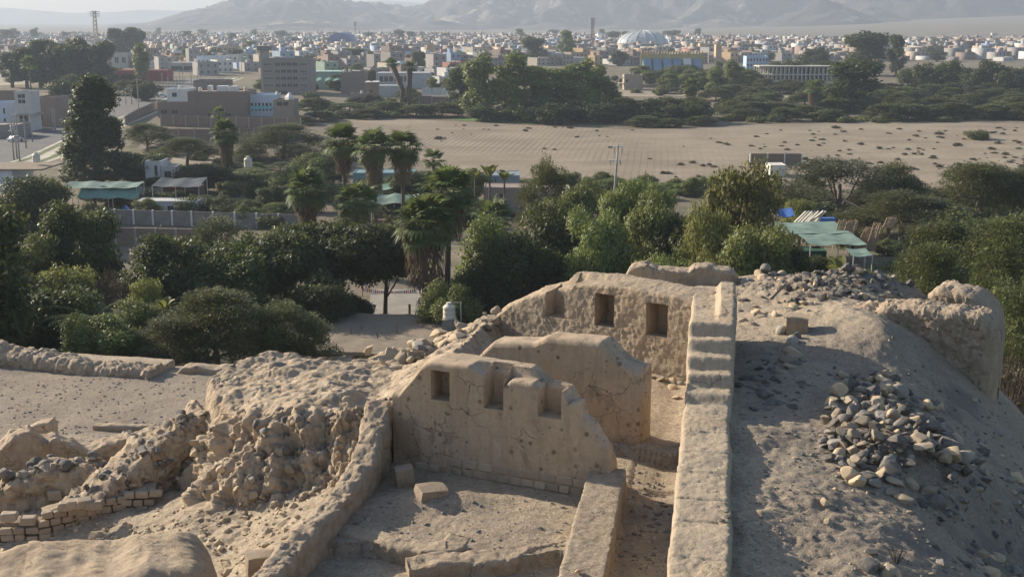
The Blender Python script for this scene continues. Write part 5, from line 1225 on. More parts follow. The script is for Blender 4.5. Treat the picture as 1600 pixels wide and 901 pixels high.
building('house', 'ochre brick house above the long arched house', 348, 372, 72, 92, 12, (.40, .29, .20), grid_win(3, 2))
building('house', 'cream house with rooftop columns near the big far grove', 176, 201, 83, 106, 11, (.42, .39, .35), grid_win(2, 1))
building('house', 'white house with stair hut near the foot of the far grove', 148, 166, 66, 84, 10, WH, grid_win(2, 2))
hb = empty('sports_hall', tuple(atz(511, 78, 0))); tag(hb, 'hall with a big rounded blue roof among the far roofs', 'hall')
wv = atz(551, 78, 0).x - atz(511, 78, 0).x; mb = MB(); n = 14
arc = [(wv * (.5 - .5 * math.cos(math.pi * i / n)), 7 + 11 * math.sin(math.pi * i / n)) for i in range(n + 1)]
mb.add([(x, 0, z) for x, z in arc] + [(x, 45, z) for x, z in arc], [(i, i + 1, n + 2 + i, n + 1 + i) for i in range(n)] + [tuple(range(n + 1))[::-1], tuple(range(n + 1, 2 * n + 2))])
mb.build('roof', plain('blue sheet', (.06, .11, .27), .6), hb); MB().box(.3, wv - .3, .3, 44, -.3, 7).build('wall', M['concrete'], hb)
building('house', 'small white two-storey house in front of the blue-roofed hall', 508, 520, 70, 88, 9, WH, grid_win(2, 2))
building('school', 'long block with pale blue panels and ochre end walls', 633, 668, 81, 97, 10, (.30, .40, .55), grid_win(6, 1, .04, .96, .2, .9, .7, .6))
building('tower_block', 'slim ochre tower right of the blue-panelled block', 668, 677, 68, 98, 8, OC, [])
building('tower_block', 'broad ochre blind-walled house beside the eucalyptus grove', 751, 765, 76, 96, 9, (.55, .38, .20), [])
building('house', 'blue house next to the slim ochre tower', 680, 695, 83, 97, 9, (.30, .40, .58), grid_win(2, 1))
pyr = empty('church', tuple(atz(545, 92, 0))); tag(pyr, 'little church with a pointed yellow spire', 'church')
MB().box(0, 4, 0, 8, -.3, 6).build('wall', M['white'], pyr); MB().lathe([(2.4, 6), (.1, 14)], 4, 2, 2).build('spire', plain('yellow roof', (.5, .42, .22), .8), pyr)
# stadium, coliseum, masts
dm0 = atz(1004, 80, 0); dome = empty('coliseum', tuple(dm0)); tag(dome, 'coliseum with a wide ribbed silver dome', 'dome')
rd = 40 / 1900 * dm0.y * 1.0; g1 = plain('silver panel', (.42, .44, .45), .5, .15, .05); g2 = plain('grey panel', (.34, .37, .38), .5, .15, .05)  # dome panels alternate between silver and a greyer tone
def gore(a0, a1, k=8):
    mb = MB(); v = []
    for i in range(k + 1):
        t = i / k * 1.02; r_ = rd * math.cos(t * math.pi / 2); z = 6 + 15 * math.sin(min(1, t) * math.pi / 2) ; v += [(r_ * math.cos(a0), r_ * math.sin(a0), z), (r_ * math.cos(a1), r_ * math.sin(a1), z)]
    return mb.add(v, [(2*i, 2*i+1, 2*i+3, 2*i+2) for i in range(k)])
for k in range(32): gore(2*math.pi*k/32, 2*math.pi*(k+1)/32).build('roof_panel', g1 if k % 2 else g2, dome)
for k in range(16):
    a = 2*math.pi*k/16; MB().tube([(rd*1.0*math.cos(t*math.pi/2)*math.cos(a), rd*math.cos(t*math.pi/2)*math.sin(a), 6.2+15*math.sin(t*math.pi/2)) for t in (0, .2, .4, .6, .8, 1)], .35, 4).build('rib', M['white'], dome)
MB().lathe([(rd * .98, -.3), (rd * .98, 6.3)], 32).build('wall', M['cement'], dome)
s0 = atz(1005, 112, 0); sd = empty('stadium', tuple(s0)); tag(sd, 'stadium stand with blue seating and a yellow rim', 'stadium'); ws = atz(1100, 112, 0).x - s0.x
blu = plain('blue seating', (.21, .31, .45), .7, .2, .2); ylw = plain('yellow wall', (.44, .34, .14), .8, .15, .2)
for k in range(6):
    x0 = ws * k / 6 + .5; x1 = ws * (k + 1) / 6 - .8; mb = MB()
    for s_ in range(9): mb.box(x0, x1, s_ * 1.1, s_ * 1.1 + 1.1, -.2, 1.0 + s_ * .85)
    mb.build('seating_block', blu if k not in (4,) else M['white'], sd)
MB().box(-1, ws + 1, 10, 10.6, -.2, 10.5).build('rim_wall', ylw, sd)
for k in range(22): MB().box(ws * k / 21 - .35, ws * k / 21 + .35, 9.6, 11.2, 10.5, 12.3).build('rim_pillar', ylw if k % 2 else plain('tan pillar', (.40, .30, .2), .8), sd)
def mast(px, yt, Y, w, label, mat, lattice=True):
    c = aty(px, yt, Y); H = c.z; o = empty('radio_mast', (c.x, Y, 0)); tag(o, label, 'mast'); r_ = .09 * w
    for sx, sy in ((-1, -1), (1, -1), (0, 1)): MB().tube([(sx * w / 2, sy * w / 2, -.2), (sx * w / 4, sy * w / 4, H)], r_, 5).build('leg', M[mat], o)
    n = 10; mb = MB()
    for i in range(n):
        z0, z1 = H * i / n, H * (i + 1) / n; k0 = w / 2 * (1 - .5 * i / n); mb.tube([(-k0, -k0, z0), (k0 * .95, -k0, z1)], r_ * .7, 4).tube([(k0, -k0, z0), (-k0 * .95, -k0, z1)], r_ * .7, 4)
    mb.build('bracing', M[mat], o)
    for k in range(3): MB().box(-w * .8, w * .8, -w * .8, w * .6, H * (.86 + .05 * k), H * (.86 + .05 * k) + .8).build('antenna', M['steel'], o)
M['mast_red'] = plain('red mast', (.28, .12, .10), .7); M['mast_yellow'] = plain('yellow mast', (.45, .37, .2), .7)
mast(926, 28, 1150, 3.5, 'tall reddish lattice mast standing over the town', 'mast_red'); mast(148, 17, 1250, 5, 'yellowish lattice mast in the haze over the far town', 'mast_yellow'); mast(555, 34, 1200, 1.6, 'thin white mast beside the blue-roofed hall', 'steel'); mast(1553, 52, 1500, 4, 'pale lattice mast on the far plain', 'steel'); mast(660, 50, 1150, 1.6, 'thin white mast over the middle of the town', 'steel')
building('school', 'two-storey school with a pale blue front behind the tree belt', 1166, 1200, 88, 108, 12, (.34, .44, .56), [(x / 7 + .03, x / 7 + .11, z, z + .22) for x in range(7) for z in (.18, .6)])
# concrete frame
f0 = atz(1185, 131, 0); fr = empty('concrete_frame', tuple(f0)); tag(fr, 'unfinished two-storey concrete frame with open bays', 'building'); wf = atz(1306, 131, 0).x - f0.x
paleC = plain('pale concrete', (.50, .47, .42), .85, .15, .4)
for z in (0.05, 4.2, 8.4): MB().box(0, wf, 0, 14, z, z + .5).build('slab', paleC, fr)
for k in range(19):
    for y in (.3, 6.5, 13.3): MB().box(wf * k / 18 * .985 + .05, wf * k / 18 * .985 + .6, y, y + .5, .5, 8.4).build('column', paleC, fr)
MB().box(.5, wf - .5, 13.85, 13.95, .5, 8.4).build('back_wall', M['cement'], fr)
cw = empty('compound_wall', (atz(1170, 133, 0).x, atz(1200, 135.5, 0).y, 0)); tag(cw, 'long cream compound wall in front of the concrete frame', 'wall'); wc = atz(1318, 134, 0).x - atz(1170, 134, 0).x
for k in range(9): MB().box(wc * k / 9 + .2, wc * (k + 1) / 9 - .2, 0, .25, -.3, 3.0 - .1 * k).build('panel', plain('cream wall', (.52, .46, .36), .9, .15), cw); MB().box(wc * k / 9 - .2, wc * k / 9 + .2, -.1, .35, -.3, 3.1 - .1 * k).build('pillar', paleC, cw)
bh = building('brick_house', 'half-built brick house with raw columns beyond the grove', 975, 1004, 117, 141, 9, (.33, .26, .21), [(.1, .2, .5, .7)])
for k in range(4): MB().box(k * 1.3, k * 1.3 + .35, .2, .55, bh['h'] - .5, bh['h'] + 1.6 - .2 * k).build('column', paleC, bh)
bk = MB().box(-2.6, 0, -.6, 4, bh['h'] * .42, bh['h'] * .47).box(-2.6, -2.3, -.6, -.3, -.3, bh['h'] * .8).box(-2.6, 0, -.6, -.3, bh['h'] * .78, bh['h'] * .83).build('balcony', paleC, bh)
building('yard_wall', 'low earth wall running behind the far fallow ground', 1004, 1062, 132, 137, .4, (.30, .25, .2), [], par=.05, cat='wall')
building('shed', 'white-walled depot behind the grove', 833, 868, 88, 100, 14, (.60, .60, .58), [], par=.1)
building('shed', 'grey-roofed depot behind the grove, beside the white-walled one', 888, 926, 90, 101, 14, (.40, .41, .42), [], par=.1)
building('house', 'white house left of the white-walled depot', 822, 836, 84, 100, 9, WH, grid_win(2, 2))
building('tower_block', 'ochre blind tower right of the stadium', 1118, 1127, 70, 100, 9, (.45, .33, .23), [])
building('house', 'ochre house with open upper floor right of the coliseum', 1093, 1108, 68, 88, 12, (.48, .36, .24), grid_win(2, 2))

# perimeter walls of panels and pillars
def panel_wall(label, pts, z, h, step, pmat, cmat='concrete', cw_=.3, ch=.25, name='brick_wall', zf=None):
    o = empty(name, (pts[0][0], pts[0][1], 0)); tag(o, label, 'wall'); ox, oy = pts[0]
    for (x0, y0), (x1, y1) in zip(pts, pts[1:]):
        L = math.hypot(x1 - x0, y1 - y0); n = max(1, round(L / step)); a = math.atan2(y1 - y0, x1 - x0); pm = boxme('panel', 0, L / n - cw_, -.1, .1, -1.2, h); pm.materials.append(M[pmat])
        pc = boxme('pillar', -cw_ / 2, cw_ / 2, -.17, .17, -1.2, h + ch); pc.materials.append(M[cmat])
        for k in range(n + 1):
            t = k / n; x, y = x0 + (x1 - x0) * t, y0 + (y1 - y0) * t; zz = VZ(x, y) if z is None else z
            link('pillar', pc, None, o, (x - ox, y - oy, zz), (0, 0, a))
            if k < n: link('panel', pm, None, o, (x - ox + math.cos(a) * cw_ / 2, y - oy + math.sin(a) * cw_ / 2, zz), (0, 0, a))
    return o
def gz_(px, py, h): return XY(ath(px, py, h))
panel_wall('grey block wall with white pillars in front of the shade nets', [gz_(150, 343, -31.4), gz_(300, 347, -31.4), gz_(470, 352, -31.4)], None, 2.3, 3.6, 'cement', 'white', .28, .1)
panel_wall('reddish brick wall running below the white pillars', [gz_(-30, 372, -31), gz_(150, 374, -31), gz_(340, 378, -31)], None, 2.6, 3.3, 'brickwall', 'concrete', .3, .05)
panel_wall('brick perimeter wall with concrete pillars under the large brick house', [g0(252, 197), g0(330, 199), g0(470, 202)], 0.0, 3.2, 4.2, 'brickwall')
panel_wall('nearer brick perimeter wall behind the skirted palm', [g0(255, 222), g0(330, 223), g0(420, 222), g0(468, 216)], 0.0, 3.6, 4.0, 'brickwall')
panel_wall('brick wall along the promenade behind the conifer', [g0(196, 196), g0(216, 184), g0(246, 170)], 0.0, 2.8, 4.5, 'brickwall')
panel_wall('short red brick wall at the near edge of the field', [g0(1172, 258), g0(1252, 258)], 0.0, 2.6, 3.4, 'brickwall', 'white', .25, .05)
# yard things on the near side of the street
wb = building('house', 'white and blue house with a flat tiled roof at the picture edge', -40, 24, 266, 330, 9, (.56, .60, .68), [], z=1.0, par=.1)
MB().box(-.5, wb['w'] + 5.2, -.6, 9.5, wb['h'], wb['h'] + .25).build('roof_slab', M['mudroof'], wb)
def tank_at(px, py, Y, s, mat, label, stand=0.0, top=True):
    c = aty(px, py, Y); o = empty('water_tank', tuple(c)); tag(o, label, 'tank')
    b = link('tank_body', TANK.copy(), M[mat], o, None, None, s); MB().lathe([(.26 * s, 0), (.26 * s, .09 * s), (.2 * s, .13 * s)], 12).build('lid', M[mat], o, loc=(0, 0, 1.33 * s))
    if stand: MB().box(-.62 * s, .62 * s, -.62 * s, .62 * s, -stand, -.003).build('stand', M['cement'], o)
    return o
tank_at(57, 253.5, 205, 1.15, 'cream_plastic', 'white tank on the flat tiled roof at the picture edge')
tank_at(388, 261, 246, 1.5, 'cream_plastic', 'small white tank above the leafy yard trees', 3.3)
building('shed', 'brick shed with a pale tin roof at the picture edge below the house', -30, 82, 322, 346, 6, (.33, .24, .17), [(.3, .55, .1, .7)], z=.9, par=.05)
sh = bpy.data.objects['shed'] if 'shed' in bpy.data.objects else None
tr_ = empty('tin_roof', tuple(aty(-35, 324, 195))); tag(tr_, 'sheet of weathered tin covering the brick shed at the picture edge', 'roof')
for k in range(8): MB().add([(k*1.55, -1.2, .2 - .02*(k % 2)), (k*1.55+1.56, -1.2, .2 - .02*(k % 2)), (k*1.55+1.56, 6, .9 - .02*(k % 2)), (k*1.55, 6, .9 - .02*(k % 2)), (k*1.55, -1.2, .23 - .02*(k % 2)), (k*1.55+1.56, -1.2, .23 - .02*(k % 2)), (k*1.55+1.56, 6, .93 - .02*(k % 2)), (k*1.55, 6, .93 - .02*(k % 2))], [(3,2,1,0),(4,5,6,7),(0,1,5,4),(1,2,6,5),(2,3,7,6),(3,0,4,7)]).build('tin_sheet', M['tin'], tr_)
def canopy(px0, px1, ytop, Y, d, hpost, mat, label, drop=.5, seed=0, k=3, sag=.35):
    a = aty(px0, ytop, Y + d); b = aty(px1, ytop, Y + d); zg = VZ((a.x + b.x) / 2, Y); o = empty('shade_net', (a.x, Y, zg)); tag(o, label, 'shade net')
    z1 = a.z - zg; net_sheet(o, b.x - a.x, d, z1 - drop, z1, mat, seed=seed, sag=sag); posts(o, b.x - a.x, d, z1 - drop, z1, k); return o
canopy(110, 226, 283, 205, 4.5, 3, 'net_pale', 'pale green shade net stretched over the yard left of the blue hut', .5, 1)
canopy(128, 222, 291, 203.5, 2.5, 3, 'net_green', 'darker green net hanging under the pale green one', 1.6, 2)
canopy(252, 324, 277, 204, 6, 3, 'net_dark', 'dark blue net roofing the brown hut with a grey door', .7, 3)
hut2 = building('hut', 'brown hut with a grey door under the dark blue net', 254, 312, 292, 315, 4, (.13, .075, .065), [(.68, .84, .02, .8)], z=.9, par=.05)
building('house', 'white block house glimpsed behind the yard trees', 228, 252, 252, 285, 7, (.52, .52, .52), [(.6, .8, .3, .8)], z=.5)
building('house', 'small pale annex behind the yard trees right of the conifer', 253, 275, 260, 285, 5, (.50, .48, .46), [(.2, .7, .3, .7)], z=.5)
c = aty(196, 318, 198); tp = empty('tent', (c.x, 198, VZ(c.x, 198))); tag(tp, 'small blue tent in the yard behind the white pillars', 'tent')
MB().add([(-1.4, -1, .1), (1.4, -1, .1), (1.4, 1, .1), (-1.4, 1, .1), (0, -.4, 2.2), (0, .4, 2.2)], [(0, 1, 4), (1, 2, 5, 4), (2, 3, 5), (3, 0, 4, 5), (3, 2, 1, 0)]).build('tent_sheet', M['tarp_blue'], tp)
MB().tube([(0, 0, .1), (0, 0, 2.1)], .03, 6).build('pole', M['steel'], tp)
building('house', 'low white slab-roofed yard house behind the pillared wall', 214, 310, 314, 334, 4, (.50, .49, .47), [(.1, .2, .1, .6), (.5, .6, .1, .6)], z=.7, par=.05)
building('shed', 'teal-green painted shed among the three skirted palms', 552, 648, 270, 300, 6, (.17, .27, .29), [(.1, .3, .25, .7)], z=.2, par=.1)
canopy(556, 648, 284, 214, 5, 3, 'net_green', 'bright green net over the stalls between the skirted palms', .6, 5)
canopy(584, 655, 302, 190, 4.5, 3, 'net_pale', 'faded blue-green net over the open yard shelter', .9, 6)
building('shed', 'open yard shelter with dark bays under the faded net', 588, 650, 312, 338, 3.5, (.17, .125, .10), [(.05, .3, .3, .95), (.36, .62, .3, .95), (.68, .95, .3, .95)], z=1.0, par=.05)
building('shed', 'blue-grey shed with a pale roof edge right of the banana plants', 757, 812, 274, 306, 7, (.20, .25, .28), [(.3, .33, .1, .9)], z=.6, par=.1)
building('house', 'plain mud-coloured house with a dark doorway below the blue-grey shed', 756, 825, 293, 330, 6, (.28, .22, .185), [(.36, .46, .1, .75)], z=1.0, par=.1)
building('house', 'small grey house half hidden among the pepper trees', 985, 1030, 336, 372, 4, (.36, .34, .32), [(.7, .85, .2, .8)], z=2.2, par=.1)
building('house', 'white gable end beside the short red brick wall', 1203, 1228, 258, 275, 5, (.62, .58, .52), [], z=.2, par=.05)
building('car_roof_shed', 'cream flat roof glimpsed under the trees by the power pole', 832, 890, 294, 312, 5, (.52, .46, .38), [], z=1.2, par=.05, cat='shed')
# hut with the mud roof, and its tank
hc = [ath(370, 540, -25.2), ath(690, 545, -25.2)]; hz0 = VZ(-8, 96); hut = empty('mud_roofed_hut', (0, 0, 0)); tag(hut, 'long hut with a flat cracked mud roof below the ruin', 'hut')
q0 = ath(455, 540, -25.2); q1 = ath(692, 560, -25.2); q2 = ath(700, 492, -25.2); q3 = ath(492, 488, -25.2); q4 = ath(415, 540, -25.2)
def quad_roof(a, b, c_, d, n=40):
    s, t = np.meshgrid(np.linspace(0, 1, n), np.linspace(0, 1, n), indexing='ij'); a, b, c_, d = map(np.array, (a, b, c_, d))
    p = (1-s)[..., None]*(1-t)[..., None]*a + s[..., None]*(1-t)[..., None]*b + s[..., None]*t[..., None]*c_ + (1-s)[..., None]*t[..., None]*d
    p[..., 2] += .10 * fbm(p * .8, 4, 3) + .04 * fbm(p * 4, 2, 4); bot = p - np.array([0, 0, .28])
    f1 = gridfaces(n, n); f2 = gridfaces(n, n, True) + n * n; v = np.vstack([p.reshape(-1, 3), bot.reshape(-1, 3)]); rim = []
    e = [(i, 0) for i in range(n)] + [(n-1, j) for j in range(1, n)] + [(i, n-1) for i in range(n-2, -1, -1)] + [(0, j) for j in range(n-2, 0, -1)]
    for k in range(len(e)):
        i0, j0 = e[k]; i1, j1 = e[(k+1) % len(e)]; rim.append([i0*n+j0, i0*n+j0+n*n, i1*n+j1+n*n, i1*n+j1])
    return mesh('roof', v, np.vstack([f1, f2, np.array(rim)]), True, 50)
link('roof', quad_roof(q4, q1, q2, q3), M['mudroof'], hut)
cx0, cx1, cy0, cy1 = q4.x + .5, q1.x - .4, q4.y + .4, q3.y - .4
MB().box(cx0, cx1, cy0, cy0 + .25, hz0 - 1.5, 32 - 25.55).build('wall', M['cement'], hut); MB().box(cx0, cx0 + .25, cy0 + .26, cy1, hz0 - 1.5, 32 - 25.55).build('wall', M['cement'], hut); MB().box(cx1 - .25, cx1, cy0 + .26, cy1, hz0 - 1.5, 32 - 25.55).build('wall', M['cement'], hut); MB().box(cx0 + .26, cx1 - .26, cy1 - .25, cy1, hz0 - 1.5, 32 - 25.55).build('wall', M['cement'], hut)
for k in range(9): x = cx0 + .4 + (cx1 - cx0 - .8) * k / 8; MB().tube([(x, cy0 - .7, 32 - 25.52), (x, cy1, 32 - 25.52)], .06, 6).build('roof_beam', M['wood'], hut)
tk = tank_at(702, 497, 96.5, .92, 'cream_plastic', 'cream water tank on a dark stand beside the mud-roofed hut', 3.4)
MB().tube([(.95, .1, -3.2), (.95, .1, 1.35), (.3, .05, 1.3)], .05, 6).build('pipe', M['steel'], tk)
for k, (px, py, hh) in enumerate(((548, 522, .8), (565, 515, .5), (620, 520, .9), (660, 512, .6), (590, 528, .5))):
    p = ath(px, py, -25.15); o = empty('dry_weed', tuple(p)); tag(o, 'dry weed stalk sprouting from the cracked mud roof', 'weed', 'weed stalks on the mud roof'); mb = MB()
    for i in range(4): mb.tube([(0, 0, -.05), (random.uniform(-.15, .15), random.uniform(-.1, .1), hh * random.uniform(.6, 1))], .015, 4)
    mb.build('stalk', M['leaf_dry'], o)
# lane and bunting behind the hut
sheet('lane', [gz_(575, 500, -29.2), gz_(668, 500, -29.2), gz_(660, 452, -29.9), gz_(580, 452, -29.9)], plain('lane dirt', (.25, .225, .195), .95, .25, .3, .2), .28, 'pale lane seen through the gap between the dark trees')
bp = [aty(566, 449, 132), aty(585, 452, 132), aty(620, 453, 132), aty(650, 451, 132)]
bun = empty('bunting', tuple(bp[0])); tag(bun, 'string of little coloured flags strung across the lane', 'bunting'); cols = [(.7, .06, .3), (.75, .5, .05), (.1, .2, .6), (.65, .12, .08), (.15, .45, .2), (.6, .55, .5), (.45, .1, .5)]
FM = [plain('flag cloth', c_, .8, .1) for c_ in cols]; pts = [Vector((bp[0].lerp(bp[3], t))) + Vector((0, 0, -.35 * math.sin(math.pi * t))) for t in np.linspace(0, 1, 27)]
MB().tube([p - bp[0] for p in pts], .012, 4).build('string', M['white'], bun)
for i, p in enumerate(pts[:-1]): q = p - bp[0]; MB().add([(q.x, q.y, q.z), (q.x + .17, q.y, q.z), (q.x + .16, q.y + .02, q.z - .42), (q.x + .01, q.y + .02, q.z - .42), (q.x, q.y + .012, q.z), (q.x + .17, q.y + .012, q.z), (q.x + .16, q.y + .03, q.z - .42), (q.x + .01, q.y + .03, q.z - .42)], [(0,1,2,3),(7,6,5,4),(0,4,5,1),(3,2,6,7)]).build('flag', FM[i % 7], bun)
for p, lab in ((bp[0], 'thin post at one end of the bunting, under dark branches'), (bp[3], 'thin post at the other end of the bunting beside the shaggy palm')):
    o = empty('post', (p.x, p.y + .05, VZ(p.x, p.y))); tag(o, lab, 'post'); MB().tube([(0, 0, -.3), (0, 0, p.z - VZ(p.x, p.y) + .2)], .05, 6).build('pole', M['wood'], o); MB().lathe([(.07, 0), (.07, .06)], 8).build('cap', M['wood'], o, loc=(0, 0, p.z - VZ(p.x, p.y) + .2))
p = ath(640, 493, -28.6); o = empty('post', tuple(p)); tag(o, 'stout wooden post standing behind the mud roof', 'post'); MB().tube([(0, 0, -.8), (0, 0, 1.1)], .13, 8).build('pole', M['wood'], o); MB().lathe([(.15, 0), (.13, .08)], 8).build('cap', M['wood'], o, loc=(0, 0, 1.1))
# retaining wall of stones below the plaza
rw = empty('retaining_wall', (0, 0, 0)); tag(rw, 'shaded retaining wall of field stones below the plaza', 'wall')
for k in range(150):
    px = random.uniform(-20, 150); py = 516 + px * .16 + random.uniform(0, 28); p = aty(px, py, 62)
    for _ in range(8): p = atz(px, py, VZ(p.x, p.y) + .1)
    stone('stone', p.x, p.y, p.z, random.uniform(.3, .5), random.choice(['dark_rock', 'grey_rock']), True, rw, .3, 1.0)  # dark stone tones put the tree shade into the wall's colour
# power pole on the field edge
c = aty(957, 292, 195); po = empty('power_pole', (c.x, 195, VZ(c.x, 195))); tag(po, 'concrete power pole with two crossarms at the field edge', 'pole'); Hp = aty(965, 226, 195).z - VZ(c.x, 195)
MB().tube([(0, 0, -.5), (.8, 0, Hp)], [.24, .14], 8).build('shaft', M['concrete'], po, True)
for k, (z, x0, x1) in enumerate(((Hp - .35, .3, 1.2), (Hp - 2.6, -.3, 1.0))):
    MB().box(x0 + .3 * (1 - k) - .5, x1 + .5 - .2 * k, -.25, -.08, z, z + .16).build('crossarm', M['white'], po)
    for q in (x0 - .1, x1 + .2): MB().tube([(q, -.16, z - 1.0 + .3 * k), (q, -.16, z)], .06, 6).build('insulator', M['wood'], po)
# reed mats and nets on the right
def mat_of_reeds(px0, px1, yt, yb, Y, lean, label, n=16):
    a = aty(px0, yb, Y); b = aty(px1, yb, Y); H = aty(px0, yt, Y).z - a.z; o = empty('reed_mat', tuple(a)); tag(o, label, 'reed mat'); w = b.x - a.x; dz = b.z - a.z
    for i in range(n):
        x = w * (i + .5) / n; h = H * random.uniform(.9, 1.04); z = dz * (i + .5) / n
        MB().tube([(x, 0, z), (x + lean * .5, random.uniform(-.04, .04), z + h * .5), (x + lean + random.uniform(-.05, .05), .25, z + h)], [.062 * w / n * 8, .06 * w / n * 8, .05 * w / n * 8], 6).build('cane', M['reed'], o)
    for t in (.25, .75): MB().tube([(lean * t, .1, H * t), (w + lean * t, .1, dz + H * t)], .035, 5).build('binding', M['wood'], o)
mat_of_reeds(1300, 1331, 344, 376, 140, .7, 'first upright reed mat next to the green shade net', 17)
mat_of_reeds(1334, 1352, 356, 388, 138.5, 1.3, 'leaning middle reed mat of the three', 12)
mat_of_reeds(1351, 1366, 349, 392, 137.8, .8, 'reed mat half hidden by the thorn tree branches', 11)
mat_of_reeds(1378, 1394, 340, 356, 146, .6, 'last reed mat peeping through the thorn branches', 9)
canopy(1205, 1304, 346, 138, 7.5, 3, 'net_pale', 'pale green shade net behind the reed mats', .15, 7, 3, .1)
canopy(1245, 1330, 364, 132, 6.5, 3, 'net_pale', 'pale shade net with hanging fringe in front of the other net', .2, 8, 3, .1)
canopy(1322, 1352, 388, 128, 3, 2, 'net_pale', 'small corner of shade net below the reed mats', .3, 9, 2, .1)
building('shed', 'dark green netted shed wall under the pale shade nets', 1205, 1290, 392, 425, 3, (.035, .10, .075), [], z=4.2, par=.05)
c = aty(1215, 333, 150); tb = empty('tarpaulin', (c.x, 150, c.z)); tag(tb, 'blue tarpaulin glimpsed among leaves beside the young tree', 'tarpaulin'); net_sheet(tb, 2.2, 2, -.3, .5, 'tarp_blue', seed=3); posts(tb, 2.2, 2, -.2, .4, 2)
lum = empty('scrap_heap', tuple(aty(1250, 342, 152))); tag(lum, 'heap of white planks and blue sheeting behind the shade nets', 'heap')
for k in range(7): MB().box(-.09, .09, -.09, .09, -1.4, 1.4).build('plank', M['white'], lum, loc=(k * .42, random.uniform(-.2, .2), .3), rot=(.9, random.uniform(-.3, .1), .5))
MB().box(2.6, 4.4, -.4, .5, -.8, .15).build('sheeting', M['tarp_blue'], lum)
# street poles, lamps and cars along the avenue
def street_lamp(x, y, H, label, arm=2.2, rz=0, group=None):
    o = empty('street_lamp', (x, y, 0), rz); tag(o, label, 'street lamp', group); MB().tube([(0, 0, -.3), (0, 0, H)], [.14, .09], 8).build('pole', M['steel'], o, True); MB().tube([(0, 0, H), (arm * .3, 0, H + .8), (arm, 0, H + 1.2)], .06, 6).build('arm', M['steel'], o); MB().box(arm - .1, arm + .7, -.16, .16, H + 1.08, H + 1.28).build('lamp_head', M['white'], o)
def power_post(x, y, H, label, arm=True, group=None):
    o = empty('utility_pole', (x, y, 0)); tag(o, label, 'pole', group); MB().tube([(0, 0, -.3), (0, 0, H)], [.2, .13], 8).build('shaft', M['concrete'], o, True)
    MB().box(-.9, .9, -.3, -.15, H - .7, H - .52).build('crossarm', M['concrete'], o)
p = atz(73, 190, 0); street_lamp(p.x, p.y, aty(73, 160, p.y).z, 'curved street lamp in front of the green netting', 3.0)
p = atz(109, 182, 0); street_lamp(p.x, p.y, aty(109, 152, p.y).z, 'street lamp partly behind the tall conifer', 2.6)
for px, yb, yt, lab in ((22, 250, 190, 'thin utility pole of the transformer pair at the promenade'), (27, 248, 184, 'inner utility pole of the transformer pair, carrying its platform'), (31, 252, 178, 'tallest utility pole beside the transformer pair'), (41, 232, 184, 'utility pole in front of the tower house door'), (51, 222, 178, 'utility pole at the tower house corner'), (84, 202, 168, 'utility pole left of the green netting end'), (87, 206, 172, 'utility pole right in front of the green netting')):
    p = atz(px, yb, 0); power_post(p.x, p.y, aty(px, yt, p.y).z, lab)
tp_ = atz(25, 249, 0); trf = empty('transformer', (tp_.x, tp_.y - .5, aty(25, 205, tp_.y).z)); tag(trf, 'transformer on a platform between the twin poles', 'transformer'); MB().lathe([(.5, .15), (.55, .3), (.55, 1.3), (.4, 1.45)], 10).build('drum', M['steel'], trf); MB().box(-1.0, 1.0, -.6, .6, 0, .15).build('platform', M['concrete'], trf)
k = 0
for px, yb, yt in ((117, 172, 138), (176, 172, 143), (180, 168, 140), (186, 166, 141), (197, 164, 138), (206, 163, 139), (217, 173, 122), (236, 152, 131), (243, 148, 126), (255, 150, 114), (263, 138, 121), (272, 140, 118), (276, 134, 119), (281, 132, 108), (286, 132, 113), (299, 130, 108), (309, 124, 106), (313, 122, 108), (322, 121, 108), (329, 120, 106), (342, 122, 107), (351, 115, 95), (378, 118, 86), (388, 112, 90), (365, 105, 88), (367, 106, 92)):
    p = atz(px, yb, 0); power_post(p.x, p.y, aty(px, yt, p.y).z, 'pale utility pole in the row following the far avenue', group='utility poles along the far avenue'); k += 1
def car(px, py, rz, col, label):
    p = atz(px, py, 0); o = empty('parked_car', (p.x, p.y, .06), rz); tag(o, label, 'car'); m = plain('car paint', col, .35, .05, 1, 0, .5)
    prof_ = [(-2.1, .35), (-2.1, .8), (-1.35, .92), (-.9, 1.42), (.75, 1.45), (1.35, .98), (2.05, .85), (2.15, .4)]
    v = [(x, -.82, z) for x, z in prof_] + [(x, .82, z) for x, z in prof_]; n = len(prof_)
    MB().add(v, [(i, (i + 1) % n, n + (i + 1) % n, n + i) for i in range(n)] + [tuple(range(n))[::-1], tuple(range(n, 2 * n))]).build('body', m, o)
    for y in (-.83, .83): MB().box(-.85, .7, min(y, y * 1.005), max(y, y * 1.005), .98, 1.34).build('side_window', M['pane'], o)
    for x in (-1.3, 1.35):
        for y in (-.78, .78):
            w = MB().tube([(x, y - .1, .31), (x, y + .1, .31)], .31, 12).build('wheel', M['black_plastic'], o)
car(222, 147, .2, (.6, .6, .6), 'white car parked first in the far avenue row'); car(236, 145, .1, (.55, .56, .58), 'white car parked in the middle of the far avenue row'); car(253, 152, .3, (.62, .62, .6), 'white car driving beside the promenade'); car(24, 221, 1.0, (.6, .6, .6), 'white car driving on the avenue behind the utility poles')

